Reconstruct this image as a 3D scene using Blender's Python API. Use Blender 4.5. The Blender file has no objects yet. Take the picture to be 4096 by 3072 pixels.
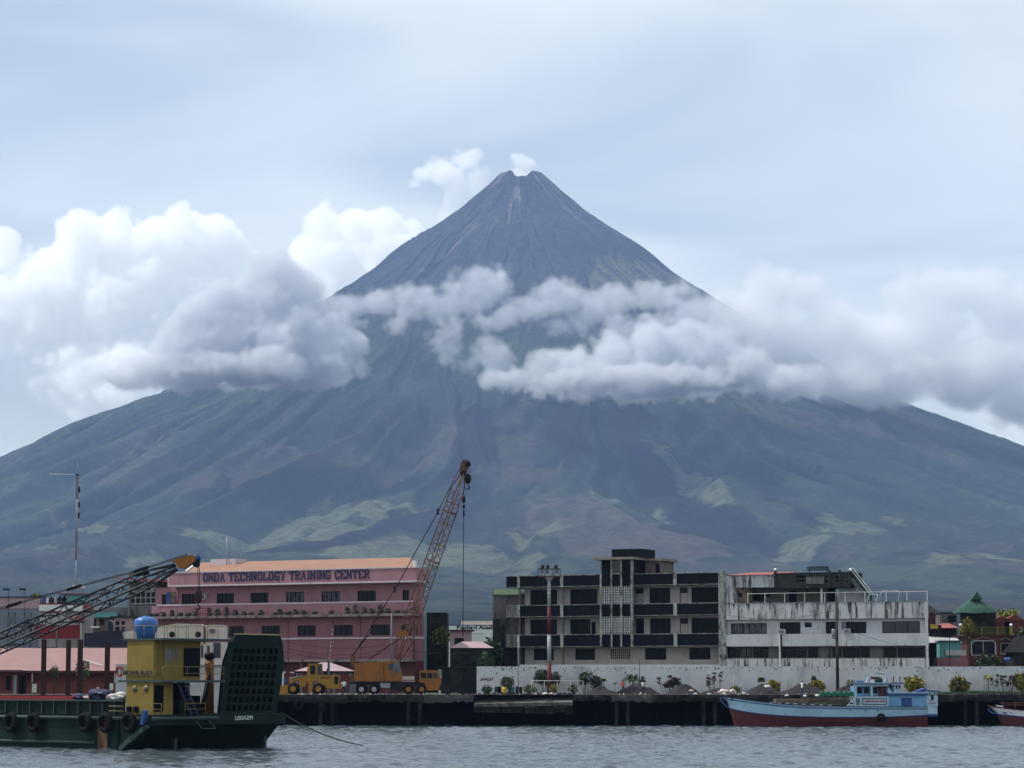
import bpy, bmesh, math, random
import numpy as np
from mathutils import Vector, Matrix, Euler

random.seed(7)
RNG = np.random.default_rng(11)
scene = bpy.context.scene
COL = scene.collection

# ------------------------------------------------------------------ camera
F = 10400.0                      # focal length in photo pixels (photo 4096 x 3072)
HOR = 2723.0                     # row of the true horizon in the photo
PITCH = math.atan((HOR - 1536.0) / F)
CAM_Z = 5.5
cam_data = bpy.data.cameras.new('camera')
cam_data.sensor_fit = 'HORIZONTAL'
cam_data.sensor_width = 36.0
cam_data.lens = 36.0 * F / 4096.0
cam_data.clip_start = 1.0
cam_data.clip_end = 90000.0
camera = bpy.data.objects.new('camera', cam_data)
COL.objects.link(camera)
camera.location = (0, 0, CAM_Z)
camera.rotation_euler = (math.pi / 2 + PITCH, 0, 0)
scene.camera = camera

# ------------------------------------------------------------------ sun and sky
SUN_EL, SUN_AZ = 56.0, -78.0      # degrees; azimuth measured from +Y towards +X
sun_dir = Vector((math.sin(math.radians(SUN_AZ)) * math.cos(math.radians(SUN_EL)),
                  math.cos(math.radians(SUN_AZ)) * math.cos(math.radians(SUN_EL)),
                  math.sin(math.radians(SUN_EL))))
sd = bpy.data.lights.new('sun', 'SUN')
sd.energy = 4.5
sd.angle = math.radians(2.0)
sd.color = (1.0, 0.95, 0.88)
sun = bpy.data.objects.new('sun', sd)
COL.objects.link(sun)
sun.rotation_euler = (-sun_dir).to_track_quat('-Z', 'Y').to_euler()
sun.location = (-40, 100, 200)

world = bpy.data.worlds.new('World')
scene.world = world
world.use_nodes = True
wn, wl = world.node_tree.nodes, world.node_tree.links
wn.clear()
w_out = wn.new('ShaderNodeOutputWorld')
w_bg = wn.new('ShaderNodeBackground')
w_bg.inputs['Strength'].default_value = 0.12
w_sky = wn.new('ShaderNodeTexSky')
w_sky.sky_type = 'NISHITA'
w_sky.sun_disc = False
w_sky.sun_elevation = math.radians(SUN_EL)
w_sky.sun_rotation = math.radians(SUN_AZ)
w_sky.altitude = 10
w_sky.air_density = 1.0
w_sky.dust_density = 1.6
w_sky.ozone_density = 1.0
# a thin high cloud deck: noise on the plane that the view ray meets far overhead
w_tc = wn.new('ShaderNodeTexCoord')
w_sep = wn.new('ShaderNodeSeparateXYZ'); wl.new(w_tc.outputs['Generated'], w_sep.inputs[0])
def wmath(op, a, b=None, c=None):
    n = wn.new('ShaderNodeMath'); n.operation = op
    for i, v in enumerate((a, b, c)):
        if v is None: continue
        if isinstance(v, (int, float)): n.inputs[i].default_value = v
        else: wl.new(v, n.inputs[i])
    return n.outputs[0]
w_z = wmath('ADD', wmath('MAXIMUM', w_sep.outputs['Z'], 0.0), 0.10)
w_comb = wn.new('ShaderNodeCombineXYZ')
wl.new(wmath('DIVIDE', w_sep.outputs['X'], w_z), w_comb.inputs['X'])
wl.new(wmath('DIVIDE', w_sep.outputs['Y'], w_z), w_comb.inputs['Y'])
w_map = wn.new('ShaderNodeMapping'); wl.new(w_comb.outputs[0], w_map.inputs['Vector'])
w_map.inputs['Rotation'].default_value = (0, 0, 0.25)
w_map.inputs['Scale'].default_value = (0.9, 1.15, 1.0)
w_map.inputs['Location'].default_value = (3.3, 7.1, 0)
w_n1 = wn.new('ShaderNodeTexNoise'); wl.new(w_map.outputs[0], w_n1.inputs['Vector'])
w_n1.inputs['Scale'].default_value = 1.0
w_n1.inputs['Detail'].default_value = 4.0
w_n1.inputs['Roughness'].default_value = 0.42
w_n1.inputs['Distortion'].default_value = 0.5
w_ramp = wn.new('ShaderNodeMapRange')
w_ramp.inputs['From Min'].default_value = 0.33
w_ramp.inputs['From Max'].default_value = 0.56
w_ramp.inputs['To Min'].default_value = 0.38
w_ramp.inputs['To Max'].default_value = 0.97
w_ramp.interpolation_type = 'SMOOTHSTEP'
wl.new(w_n1.outputs['Fac'], w_ramp.inputs['Value'])
w_mix = wn.new('ShaderNodeMix'); w_mix.data_type = 'RGBA'
wl.new(w_ramp.outputs[0], w_mix.inputs['Factor'])
wl.new(w_sky.outputs['Color'], w_mix.inputs['A'])
w_mix.inputs['B'].default_value = (7.85, 8.55, 8.6, 1)
wl.new(w_mix.outputs['Result'], w_bg.inputs['Color'])
wl.new(w_bg.outputs[0], w_out.inputs['Surface'])

vs = scene.view_settings
vs.view_transform = 'Standard'
vs.look = 'None'
vs.exposure = 0.0
vs.gamma = 1.0
vs.use_curve_mapping = False
cy = scene.cycles
cy.use_denoising = True
cy.denoiser = 'OPENIMAGEDENOISE'
cy.max_bounces = 40
cy.diffuse_bounces = 3
cy.glossy_bounces = 3
cy.transmission_bounces = 4
cy.transparent_max_bounces = 16
cy.volume_bounces = 36
cy.volume_step_rate = 5.0
cy.volume_max_steps = 256
cy.use_adaptive_sampling = True
cy.adaptive_threshold = 0.006
cy.sample_clamp_indirect = 4.0

# ------------------------------------------------------------------ helpers
_cp, _sp = math.cos(PITCH), math.sin(PITCH)
def ray(px, py):
    u, v = (px - 2048.0) / F, (1536.0 - py) / F
    return Vector((u, _cp - v * _sp, _sp + v * _cp))
def P(px, py, Y):
    """photo pixel -> world point on the upright plane at distance Y"""
    d = ray(px, py); t = Y / d.y
    return Vector((d.x * t, Y, CAM_Z + d.z * t))
def PX(px, Y): return P(px, HOR, Y).x
def PZ(py, Y, px=2048): return P(px, py, Y).z

def tag(o, label=None, cat=None, group=None, kind=None):
    if label: o['label'] = label
    if cat: o['category'] = cat
    if group: o['group'] = group
    if kind: o['kind'] = kind
    return o

def empty(name, loc=(0, 0, 0), rz=0.0):
    o = bpy.data.objects.new(name, None)
    COL.objects.link(o); o.location = loc; o.rotation_euler = (0, 0, rz)
    o.empty_display_size = 0.5
    return o

def mesh_obj(name, mesh, parent=None, loc=None, rot=None):
    o = bpy.data.objects.new(name, mesh)
    COL.objects.link(o)
    if parent is not None: o.parent = parent
    if loc is not None: o.location = loc
    if rot is not None: o.rotation_euler = rot
    return o

class MB:
    """collects shapes into one mesh"""
    def __init__(s): s.v = []; s.f = []; s.sm = []
    def add(s, verts, faces, smooth=False):
        n = len(s.v); s.v.extend([tuple(p) for p in verts])
        s.f.extend([tuple(i + n for i in f) for f in faces])
        s.sm.extend([smooth] * len(faces)); return s
    def box(s, x0, x1, y0, y1, z0, z1, M=None):
        p = [(x0,y0,z0),(x1,y0,z0),(x1,y1,z0),(x0,y1,z0),(x0,y0,z1),(x1,y0,z1),(x1,y1,z1),(x0,y1,z1)]
        if M is not None: p = [tuple(M @ Vector(q)) for q in p]
        return s.add(p, [(0,3,2,1),(4,5,6,7),(0,1,5,4),(1,2,6,5),(2,3,7,6),(3,0,4,7)])
    def cbox(s, cx, cy_, cz, sx, sy, sz, M=None):
        return s.box(cx-sx/2, cx+sx/2, cy_-sy/2, cy_+sy/2, cz-sz/2, cz+sz/2, M)
    def bar(s, a, b, w, h=None, up=(0,0,1)):
        """rectangular bar from a to b"""
        a, b = Vector(a), Vector(b); h = w if h is None else h
        d = (b - a); L = d.length
        if L < 1e-6: return s
        d /= L; up = Vector(up)
        x = d.cross(up)
        if x.length < 1e-4: x = d.cross(Vector((1, 0, 0)))
        x.normalize(); y = x.cross(d)
        p = []
        for q in (a, b):
            for sx, sy in ((-1,-1),(1,-1),(1,1),(-1,1)): p.append(q + x*sx*w/2 + y*sy*h/2)
        return s.add(p, [(0,1,2,3),(7,6,5,4),(0,4,5,1),(1,5,6,2),(2,6,7,3),(3,7,4,0)])
    def tube(s, pts, r, n=8, caps=True, smooth=True):
        """tube through points; r is a number or a list"""
        pts = [Vector(p) for p in pts]; m = len(pts)
        rs = r if isinstance(r, (list, tuple)) else [r] * m
        base = len(s.v); ref = None
        for i, p in enumerate(pts):
            d = (pts[min(i+1, m-1)] - pts[max(i-1, 0)])
            d = d.normalized() if d.length > 1e-9 else Vector((0,0,1))
            if ref is None:
                ref = Vector((0,0,1)) if abs(d.z) < 0.9 else Vector((1,0,0))
            x = d.cross(ref)
            if x.length < 1e-5: x = d.cross(Vector((0,1,0)))
            x.normalize(); y = d.cross(x); ref = -y if False else ref
            for k in range(n):
                a = 2 * math.pi * k / n
                s.v.append(tuple(p + (x * math.cos(a) + y * math.sin(a)) * rs[i]))
        for i in range(m - 1):
            for k in range(n):
                a, b = base + i*n + k, base + i*n + (k+1) % n
                s.f.append((a, b, b + n, a + n)); s.sm.append(smooth)
        if caps:
            s.f.append(tuple(base + k for k in range(n))[::-1]); s.sm.append(False)
            s.f.append(tuple(base + (m-1)*n + k for k in range(n))); s.sm.append(False)
        return s
    def lathe(s, prof, n=16, M=None, smooth=True):
        """prof: list of (r, z) turned about z"""
        base = len(s.v)
        for r, z in prof:
            for k in range(n):
                a = 2 * math.pi * k / n
                q = Vector((r * math.cos(a), r * math.sin(a), z))
                s.v.append(tuple(M @ q if M is not None else q))
        for i in range(len(prof) - 1):
            for k in range(n):
                a, b = base + i*n + k, base + i*n + (k+1) % n
                s.f.append((a, b, b + n, a + n)); s.sm.append(smooth)
        for i, flip in ((0, True), (len(prof)-1, False)):
            if prof[i][0] > 1e-4:
                t = tuple(base + i*n + k for k in range(n))
                s.f.append(t[::-1] if flip else t); s.sm.append(False)
        return s
    def prism(s, poly, y0, y1, M=None):
        """poly: list of (x, z), extruded along y"""
        n = len(poly)
        p = [Vector((x, y0, z)) for x, z in poly] + [Vector((x, y1, z)) for x, z in poly]
        if M is not None: p = [M @ q for q in p]
        f = [tuple(range(n)), tuple(range(2*n-1, n-1, -1))]
        f += [(i, i + n, (i+1) % n + n, (i+1) % n) for i in range(n)]
        return s.add(p, f)
    def slab(s, poly, z0, z1):
        """poly: list of (x, y), extruded along z"""
        n = len(poly)
        p = [(x, y, z0) for x, y in poly] + [(x, y, z1) for x, y in poly]
        f = [tuple(range(n-1, -1, -1)), tuple(range(n, 2*n))]
        f += [(i, (i+1) % n, (i+1) % n + n, i + n) for i in range(n)]
        return s.add(p, f)
    def mesh(s, name, mat=None, recalc=True):
        me = bpy.data.meshes.new(name)
        me.from_pydata(s.v, [], s.f)
        if recalc:
            bm = bmesh.new(); bm.from_mesh(me)
            bmesh.ops.recalc_face_normals(bm, faces=bm.faces)
            bm.to_mesh(me); bm.free()
        if any(s.sm): me.polygons.foreach_set('use_smooth', s.sm)
        me.update()
        if mat: me.materials.append(MAT[mat] if isinstance(mat, str) else mat)
        return me
    def build(s, name, mat=None, parent=None, loc=None, rot=None):
        return mesh_obj(name, s.mesh(name, mat), parent, loc, rot)

def bevel(o, w=0.02, seg=1):
    m = o.modifiers.new('bevel', 'BEVEL'); m.width = w; m.segments = seg; m.limit_method = 'ANGLE'
    return o

def copy_tree(o, parent=None):
    c = o.copy(); COL.objects.link(c)
    if parent is not None: c.parent = parent
    for ch in o.children: copy_tree(ch, c)
    return c

# value noise for geometry
_TAB = np.random.default_rng(3).random((64, 256, 256)).astype(np.float32)
def noise2(x, y, seed=0):
    x = np.asarray(x, np.float32); y = np.asarray(y, np.float32)
    ix, iy = np.floor(x), np.floor(y); fx, fy = x - ix, y - iy
    ux, uy = fx*fx*(3-2*fx), fy*fy*(3-2*fy)
    t = _TAB[seed % 64]
    i0, j0 = ix.astype(np.int32) & 255, iy.astype(np.int32) & 255
    i1, j1 = (i0 + 1) & 255, (j0 + 1) & 255
    a, b, c, d = t[j0, i0], t[j0, i1], t[j1, i0], t[j1, i1]
    return (a + (b-a)*ux)*(1-uy) + (c + (d-c)*ux)*uy
def fbm2(x, y, oct=5, seed=0, gain=0.5, ridge=False):
    t = 0.0; a = 1.0; s = 0.0
    for o in range(oct):
        n = noise2(x, y, seed + o * 17)
        if ridge: n = 1.0 - np.abs(2*n - 1)
        t = t + a * n; s += a; a *= gain
        x = x * 2.03 + 13.7; y = y * 2.03 + 5.1
    return t / s

# ------------------------------------------------------------------ materials
MAT = {}
def mat(name, col, rough=0.7, metal=0.0, var=0.18, scale=0.6, spec=0.3, streak=None, bump=0.0, bscale=8.0, alpha=None, noise2col=None, n2=(0.5, 0.68), n2scale=0.35, n2stretch=(1,1,1)):
    """painted / weathered surface: base colour with blotches, optional second colour in patches, optional run-down stains"""
    m = bpy.data.materials.new(name); m.use_nodes = True
    nt = m.node_tree; N, L = nt.nodes, nt.links
    b = N['Principled BSDF']
    b.inputs['Roughness'].default_value = rough
    b.inputs['Metallic'].default_value = metal
    b.inputs['Specular IOR Level'].default_value = spec
    tc = N.new('ShaderNodeTexCoord'); geo = N.new('ShaderNodeNewGeometry')
    n1 = N.new('ShaderNodeTexNoise'); n1.inputs['Scale'].default_value = scale
    n1.inputs['Detail'].default_value = 5; n1.inputs['Roughness'].default_value = 0.65
    L.new(geo.outputs['Position'], n1.inputs['Vector'])
    mr = N.new('ShaderNodeMapRange'); mr.inputs['From Min'].default_value = 0.3; mr.inputs['From Max'].default_value = 0.7
    mr.inputs['To Min'].default_value = 1 - var; mr.inputs['To Max'].default_value = 1 + var
    L.new(n1.outputs['Fac'], mr.inputs['Value'])
    mul = N.new('ShaderNodeVectorMath'); mul.operation = 'SCALE'
    mul.inputs[0].default_value = col[:3]
    L.new(mr.outputs[0], mul.inputs['Scale'])
    out = mul.outputs[0]
    def patch(outc, col2, lo, hi, sc, st, seedoff):
        mp = N.new('ShaderNodeMapping'); mp.inputs['Scale'].default_value = st; mp.inputs['Location'].default_value = (seedoff, seedoff*1.7, seedoff*0.3)
        L.new(geo.outputs['Position'], mp.inputs['Vector'])
        nn = N.new('ShaderNodeTexNoise'); nn.inputs['Scale'].default_value = sc; nn.inputs['Detail'].default_value = 7; nn.inputs['Roughness'].default_value = 0.7
        L.new(mp.outputs[0], nn.inputs['Vector'])
        r = N.new('ShaderNodeMapRange'); r.inputs['From Min'].default_value = lo; r.inputs['From Max'].default_value = hi
        L.new(nn.outputs['Fac'], r.inputs['Value'])
        mx = N.new('ShaderNodeMix'); mx.data_type = 'RGBA'
        L.new(r.outputs[0], mx.inputs['Factor']); L.new(outc, mx.inputs['A']); mx.inputs['B'].default_value = (*col2, 1)
        return mx.outputs['Result']
    if noise2col: out = patch(out, noise2col, n2[0], n2[1], n2scale, n2stretch, 3.1)
    if streak: out = patch(out, streak[0], streak[1], streak[2], streak[3], streak[4], 9.7)
    L.new(out, b.inputs['Base Color'])
    if bump:
        nb = N.new('ShaderNodeTexNoise'); nb.inputs['Scale'].default_value = bscale; nb.inputs['Detail'].default_value = 4
        L.new(geo.outputs['Position'], nb.inputs['Vector'])
        bp = N.new('ShaderNodeBump'); bp.inputs['Strength'].default_value = bump; bp.inputs['Distance'].default_value = 0.05
        L.new(nb.outputs['Fac'], bp.inputs['Height']); L.new(bp.outputs[0], b.inputs['Normal'])
    MAT[name] = m
    return m

# ------------------------------------------------------------------ volcano
AX = PX(2087, 12540.0); AY = 12540.0
_pr = np.array([0, 60, 95, 150, 163, 284, 330, 462, 498, 654, 730, 833, 953, 1200, 1500, 1780, 1838, 2070, 2423, 2517, 3000, 3500, 4200, 5000, 6000, 7000, 8000, 9000, 10000, 11000, 11600, 12600], float)
_ph = np.array([2500, 2478, 2460, 2412, 2400, 2300, 2262, 2172, 2153, 2053, 1978, 1912, 1842, 1690, 1525, 1385, 1355, 1270, 1135, 1090, 900, 735, 560, 415, 285, 195, 130, 80, 40, 14, 5, 3], float)
_ph = _ph + np.interp(_pr, [0, 500, 730, 953, 1200, 1500, 1800, 2070, 2520, 3000, 3500, 4200, 5000, 6000, 7000, 8000], [5, 3, -9, -23, -38, -56, -70, -82, -98, -106, -100, -86, -62, -36, -18, 0])
_rr = np.linspace(0, 12600, 4000)
_hh = np.interp(_rr, _pr, _ph)
_k = np.hanning(61); _k /= _k.sum()
_hs = np.convolve(np.pad(_hh, 30, mode='edge'), _k, mode='valid')
_w = np.clip((_rr - 200) / 500, 0, 1); _hh = _hh * (1 - _w) + _hs * _w
def prof(r): return np.interp(r, _rr, _hh)

def hit_cone(px, py):
    """photo pixel -> plan position (x, y) on the smooth cone"""
    d = ray(px, py)
    Y = np.arange(1500.0, 12600.0, 8.0); t = Y / d.y
    X = d.x * t; Z = CAM_Z + d.z * t
    r = np.hypot(X - AX, Y - AY)
    below = np.nonzero(Z < prof(r))[0]
    i = below[0] if len(below) else len(Y) - 1
    return X[i], Y[i]

def poly_world(kind, pts):
    if kind == 'L': pts = [(x * 0.9259, 1500 + y * 0.9259) for x, y in pts]
    else: pts = [(2048 + x * 0.9259, 1500 + y * 0.9259) for x, y in pts]
    return np.array([hit_cone(*p) for p in pts])

def in_poly(x, y, poly):
    ins = np.zeros(x.shape, bool); n = len(poly); j = n - 1
    for i in range(n):
        xi, yi = poly[i]; xj, yj = poly[j]
        c = ((yi > y) != (yj > y)) & (x < (xj - xi) * (y - yi) / (yj - yi + 1e-12) + xi)
        ins ^= c; j = i
    return ins

grassland = [('L', [(770,662),(900,622),(1080,590),(1180,535),(1330,470),(1420,436),(1500,458),(1560,510),(1640,560),(1700,602),(1600,640),(1500,682),(1400,700),(1250,690),(1100,694),(950,682),(850,668)]),
    ('L', [(1560,505),(1700,540),(1840,568),(1800,592),(1680,570)]),
    ('L', [(1370,806),(1600,752),(1800,718),(1900,738),(2050,720),(2212,765),(2212,812),(1900,824),(1500,818)]),
    ('L', [(205,535),(330,560),(440,580),(555,608),(500,618),(330,596)]),
    ('L', [(50,738),(180,705),(290,705),(200,742)]), ('L', [(560,752),(640,740),(660,758),(580,764)]), ('L', [(690,762),(800,750),(860,764),(760,774)]),
    ('L', [(1000,720),(1180,715),(1380,705),(1250,745),(1080,750)]),
    ('R', [(590,250),(740,310),(830,370),(870,460),(1000,560),(980,585),(860,530),(740,430),(680,340)]),
    ('R', [(1290,605),(1450,630),(1610,660),(1560,692),(1380,705),(1365,650)]),
    ('R', [(1790,812),(1900,780),(2010,768),(2212,798),(2212,812),(2000,806),(1820,838)]),
    ('R', [(1120,778),(1300,775),(1450,798),(1350,826),(1150,806)]), ('R', [(350,522),(430,500),(510,530),(400,548)]),
    ('R', [(620,540),(700,500),(690,545),(640,570)]), ('R', [(1560,605),(1650,620),(1730,655),(1640,650)]),
    ('R', [(0,660),(150,650),(230,690),(60,720),(0,740)]), ('R', [(0,800),(80,790),(120,830),(0,850)]), ('R', [(1080,700),(1200,690),(1380,716),(1250,742)])]
lava = [('L', [(1050,806),(1080,772),(1180,750),(1350,708),(1600,640),(1760,612),(1840,590),(1960,565),(2060,520),(2020,640),(1940,690),(1800,700),(1640,735),(1500,762),(1380,800)]),
    ('R', [(370,130),(610,130),(600,250),(680,350),(720,430),(850,540),(990,580),(1090,650),(1180,680),(1060,726),(940,720),(750,692),(650,650),(630,600),(700,540),(610,500),(560,460),(530,390),(480,310),(440,210)]),
    ('R', [(620,190),(700,280),(800,320),(900,380),(980,440),(1100,500),(1250,590),(1375,650),(1350,695),(1280,640),(1100,540),(950,480),(850,400),(800,340),(680,290)]),
    ('R', [(130,110),(330,190),(305,300),(290,390),(240,432),(210,400),(180,300)]),
    ('L', [(2000,120),(2140,110),(2130,250),(2080,400),(2030,520),(1950,540),(1900,420),(1960,250)])]
scree = [('L', [(205,525),(300,535),(340,560),(260,560)]), ('L', [(0,398),(60,345),(190,285),(130,330),(0,420)]), ('R', [(0,610),(300,530),(600,620),(760,690),(1000,740),(760,800),(300,770),(0,700)]),
    ('L', [(1240,70),(1250,95),(1220,110),(1215,95)])]
grassland = [poly_world(*p) for p in grassland]; lava = [poly_world(*p) for p in lava]; scree = [poly_world(*p) for p in scree]
upper_green = np.array([hit_cone(*p) for p in [(2400,1000),(2470,985),(2560,1030),(2660,1080),(2770,1150),(2820,1230),(2600,1300),(2400,1250),(2350,1150)]])

def build_volcano():
    NA, NR = 760, 640
    th = np.linspace(math.radians(-95), math.radians(95), NA)       # 0 = towards the camera
    q = np.linspace(0, 1, NR); r = 2.0 + 11900.0 * q ** 1.6
    T, R_ = np.meshgrid(th, r, indexing='ij')
    # gullies run down the slope and wander a little
    lr = np.log(R_ / 100 + 1)
    wob = (fbm2(T * 5 + 40, lr * 2.2, 3, 5) - 0.5) * 0.30
    wob2 = (fbm2(T * 14 + 3, lr * 5, 3, 25) - 0.5) * 0.08
    tt = T + wob + wob2
    g1 = fbm2(tt * 9 + 9, lr * 0.55 + 3, 2, 31, ridge=True)
    g2 = fbm2(tt * 26 + 9, lr * 0.9, 2, 51, ridge=True)
    g3 = fbm2(tt * 70 + 5, lr * 1.6, 2, 71, ridge=True)
    amp1 = np.interp(R_, [0, 200, 700, 1500, 2600, 4500, 7000, 9600], [0, 2, 8, 34, 66, 46, 16, 2])
    amp2 = np.interp(R_, [0, 200, 700, 1500, 2600, 4500, 7000, 9600], [0, 4, 8, 20, 38, 26, 12, 3])
    amp3 = np.interp(R_, [0, 150, 700, 1500, 2600, 4500, 7000, 9600], [0, 5, 6, 8, 12, 10, 6, 2])
    side = np.clip(1.25 - 0.5 * np.sin(T), 0.75, 1.7)                # the left flank is more deeply cut
    Z = prof(R_) + 1.9 * side * ((g1 - .72) * amp1 + (g2 - .72) * amp2) + (g3 - .72) * amp3
    X = AX - R_ * np.sin(-T); Y = AY - R_ * np.cos(T)
    Z += (fbm2(X / 60, Y / 60, 4, 91) - .5) * np.interp(R_, [0, 100, 600, 3000, 9600], [3, 10, 8, 16, 10])
    # crater: bowl with a breach towards the sea
    rim = 82 + 14 * (fbm2(T * 2.2 + 7, T * 0 + 3, 3, 3) - .5)
    breach = np.exp(-((T + 0.04) / 0.42) ** 4)
    rim_h = 2461 + 18 * (fbm2(T * 6, T * 0 + 8, 3, 13) - .5) - 40 * breach
    rough = 22 * (fbm2(X / 14, Y / 14, 4, 77) - .5)
    bowl = rim_h - 95 * np.clip(1 - (R_ / rim) ** 2, 0, 1) + rough * np.clip(R_ / 60, 0, 1)
    out = np.minimum(Z, rim_h - (R_ - rim) * 0.10)
    blend = np.clip((R_ - rim) / 90, 0, 1)
    Z = np.where(R_ < rim, bowl, out * (1 - blend) + Z * blend)
    Z += 15 * np.exp(-(R_ / 260) ** 2) - np.clip(-np.sin(T), 0, 1) * np.interp(R_, [900, 2500, 6000], [0, 34, 0])
    co = np.stack([X, Y, Z], -1).reshape(-1, 3)
    i, j = np.meshgrid(np.arange(NA - 1), np.arange(NR - 1), indexing='ij')
    a = (i * NR + j).ravel()
    faces = np.stack([a, a + 1, a + NR + 1, a + NR], -1)
    me = bpy.data.meshes.new('volcano')
    me.vertices.add(len(co)); me.vertices.foreach_set('co', co.ravel())
    me.loops.add(faces.size); me.loops.foreach_set('vertex_index', faces.ravel().astype(np.int32))
    me.polygons.add(len(faces)); me.polygons.foreach_set('loop_start', np.arange(0, faces.size, 4, dtype=np.int32))
    me.polygons.foreach_set('use_smooth', np.ones(len(faces), bool))
    me.update(calc_edges=True)
    # what grows or lies where, as base colour
    wx = X + 130 * (fbm2(X / 160, Y / 160, 4, 7) - .5); wy = Y + 260 * (fbm2(X / 160 + 50, Y / 160, 4, 8) - .5)
    c = np.empty(X.shape + (3,))
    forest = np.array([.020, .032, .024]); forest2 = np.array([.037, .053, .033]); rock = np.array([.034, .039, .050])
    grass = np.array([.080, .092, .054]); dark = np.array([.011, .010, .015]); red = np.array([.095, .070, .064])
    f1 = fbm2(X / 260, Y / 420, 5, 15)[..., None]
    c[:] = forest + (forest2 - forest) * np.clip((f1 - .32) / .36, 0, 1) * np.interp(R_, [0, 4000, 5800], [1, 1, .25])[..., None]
    c *= np.interp(R_, [0, 3600, 6000], [1, 1, .62])[..., None]  # cover gets darker towards the foot of the slope
    def mixin(col, m): 
        m = np.clip(m, 0, 1)[..., None]; c[:] = c * (1 - m) + col * m
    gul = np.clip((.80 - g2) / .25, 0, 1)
    mixin(forest * .55, gul * .75 * np.clip((R_ - 1700) / 500, 0, 1))  # darker forest colour in the gullies
    # field and scrub mosaic on the skirt
    mos = fbm2(X / 170, Y / 300, 5, 44)
    lowband = np.clip((R_ - 3600) / 1200, 0, 1) * np.clip((9000 - R_) / 1500, 0, 1)
    mixin(grass * .75, np.clip((mos - .53) / .04, 0, 1) * lowband * .38)
    mixin(red * .8, np.clip((.40 - mos) / .05, 0, 1) * lowband * .35)
    tanm = fbm2(X / 520 + 9, Y / 520, 4, 64)
    mixin(red * .85, np.clip((tanm - .57) / .05, 0, 1) * np.clip((R_ - 1700) / 500, 0, 1) * np.clip((3800 - R_) / 800, 0, 1) * .35)
    for p in scree: mixin(red * .8, in_poly(wx, wy, p) * np.clip((mos - .3) / .3, 0.1, .55))
    for p in grassland: mixin(grass * (0.8 + .4 * f1), in_poly(wx, wy, p) * np.clip((.70 - fbm2(X / 75, Y / 140, 4, 19)) / .05, .12, .92))
    for p in lava: mixin(dark, in_poly(wx, wy, p) * .95)
    # bare upper cone
    edge = 1560 + 620 * (fbm2(T * 8, lr * 2, 4, 6) - .5) + 150 * np.sin(T * 3)
    st = fbm2(tt * 30, lr * 1.2, 4, 60)[..., None]
    rk = rock * (.84 + .32 * st)
    m = np.clip((edge - R_) / 220, 0, 1)[..., None]; c[:] = c * (1 - m) + rk * m
    mixin(np.array([.120, .128, .070]), in_poly(wx, wy, upper_green) * np.clip((fbm2(tt * 40, lr * 3, 4, 61) - .36) / .2, 0, 1) * .6)
    # pale ash and sulphur tracks near the summit
    pale = np.array([.36, .30, .28])
    mixin(pale, np.clip((fbm2(tt * 16 + 2, lr * 1.0, 4, 88) - .62) / .08, 0, 1) * np.clip((600 - R_) / 450, 0, 1) * .5)
    def track(t0, t1, r0, r1, w):
        f = np.clip((R_ - r0) / (r1 - r0), 0, 1); inside = (R_ > r0) & (R_ < r1)
        mixin(pale * .62, inside * np.exp(-(((T - (t0 + (t1 - t0) * f)) * R_) / w) ** 2) * (1 - f * .6))
    track(-.16, -.12, 300, 520, 4.5); track(.50, .55, 95, 300, 5); track(-.85, -.80, 110, 210, 14); track(-.42, -.62, 520, 1100, 4)
    inner = np.clip((rim + 16 - R_) / 10, 0, 1)
    inn = np.array([.42, .33, .30]) + (np.array([.75, .74, .72]) - np.array([.34, .25, .22])) * np.clip((fbm2(X / 16, Y / 16, 4, 5) - .42) / .12, 0, 1)[..., None]
    c[:] = c * (1 - inner[..., None]) + inn * inner[..., None]
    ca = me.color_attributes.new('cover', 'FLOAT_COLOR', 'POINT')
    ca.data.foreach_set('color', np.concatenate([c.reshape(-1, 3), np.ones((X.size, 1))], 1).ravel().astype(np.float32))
    m = bpy.data.materials.new('volcano_cover'); m.use_nodes = True
    N, L = m.node_tree.nodes, m.node_tree.links; b = N['Principled BSDF']
    b.inputs['Roughness'].default_value = 0.95; b.inputs['Specular IOR Level'].default_value = 0.05
    at = N.new('ShaderNodeAttribute'); at.attribute_name = 'cover'
    geo = N.new('ShaderNodeNewGeometry')
    nz = N.new('ShaderNodeTexNoise'); nz.inputs['Scale'].default_value = 0.030; nz.inputs['Detail'].default_value = 8; nz.inputs['Roughness'].default_value = .78
    L.new(geo.outputs['Position'], nz.inputs['Vector'])
    mr = N.new('ShaderNodeMapRange'); mr.inputs['From Min'].default_value = .32; mr.inputs['From Max'].default_value = .68; mr.inputs['To Min'].default_value = .3; mr.inputs['To Max'].default_value = 1.7
    L.new(nz.outputs['Fac'], mr.inputs['Value'])
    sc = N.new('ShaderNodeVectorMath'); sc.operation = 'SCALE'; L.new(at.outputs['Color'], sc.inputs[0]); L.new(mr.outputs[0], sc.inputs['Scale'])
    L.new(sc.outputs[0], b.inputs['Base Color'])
    bp = N.new('ShaderNodeBump'); bp.inputs['Strength'].default_value = 0.8; bp.inputs['Distance'].default_value = 9.0
    L.new(nz.outputs['Fac'], bp.inputs['Height']); L.new(bp.outputs[0], b.inputs['Normal'])
    me.materials.append(m)
    o = mesh_obj('volcano', me)
    tag(o, 'steep bare volcano cone with green lower slopes rising behind the harbour town', 'volcano', kind='structure')
build_volcano()

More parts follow.
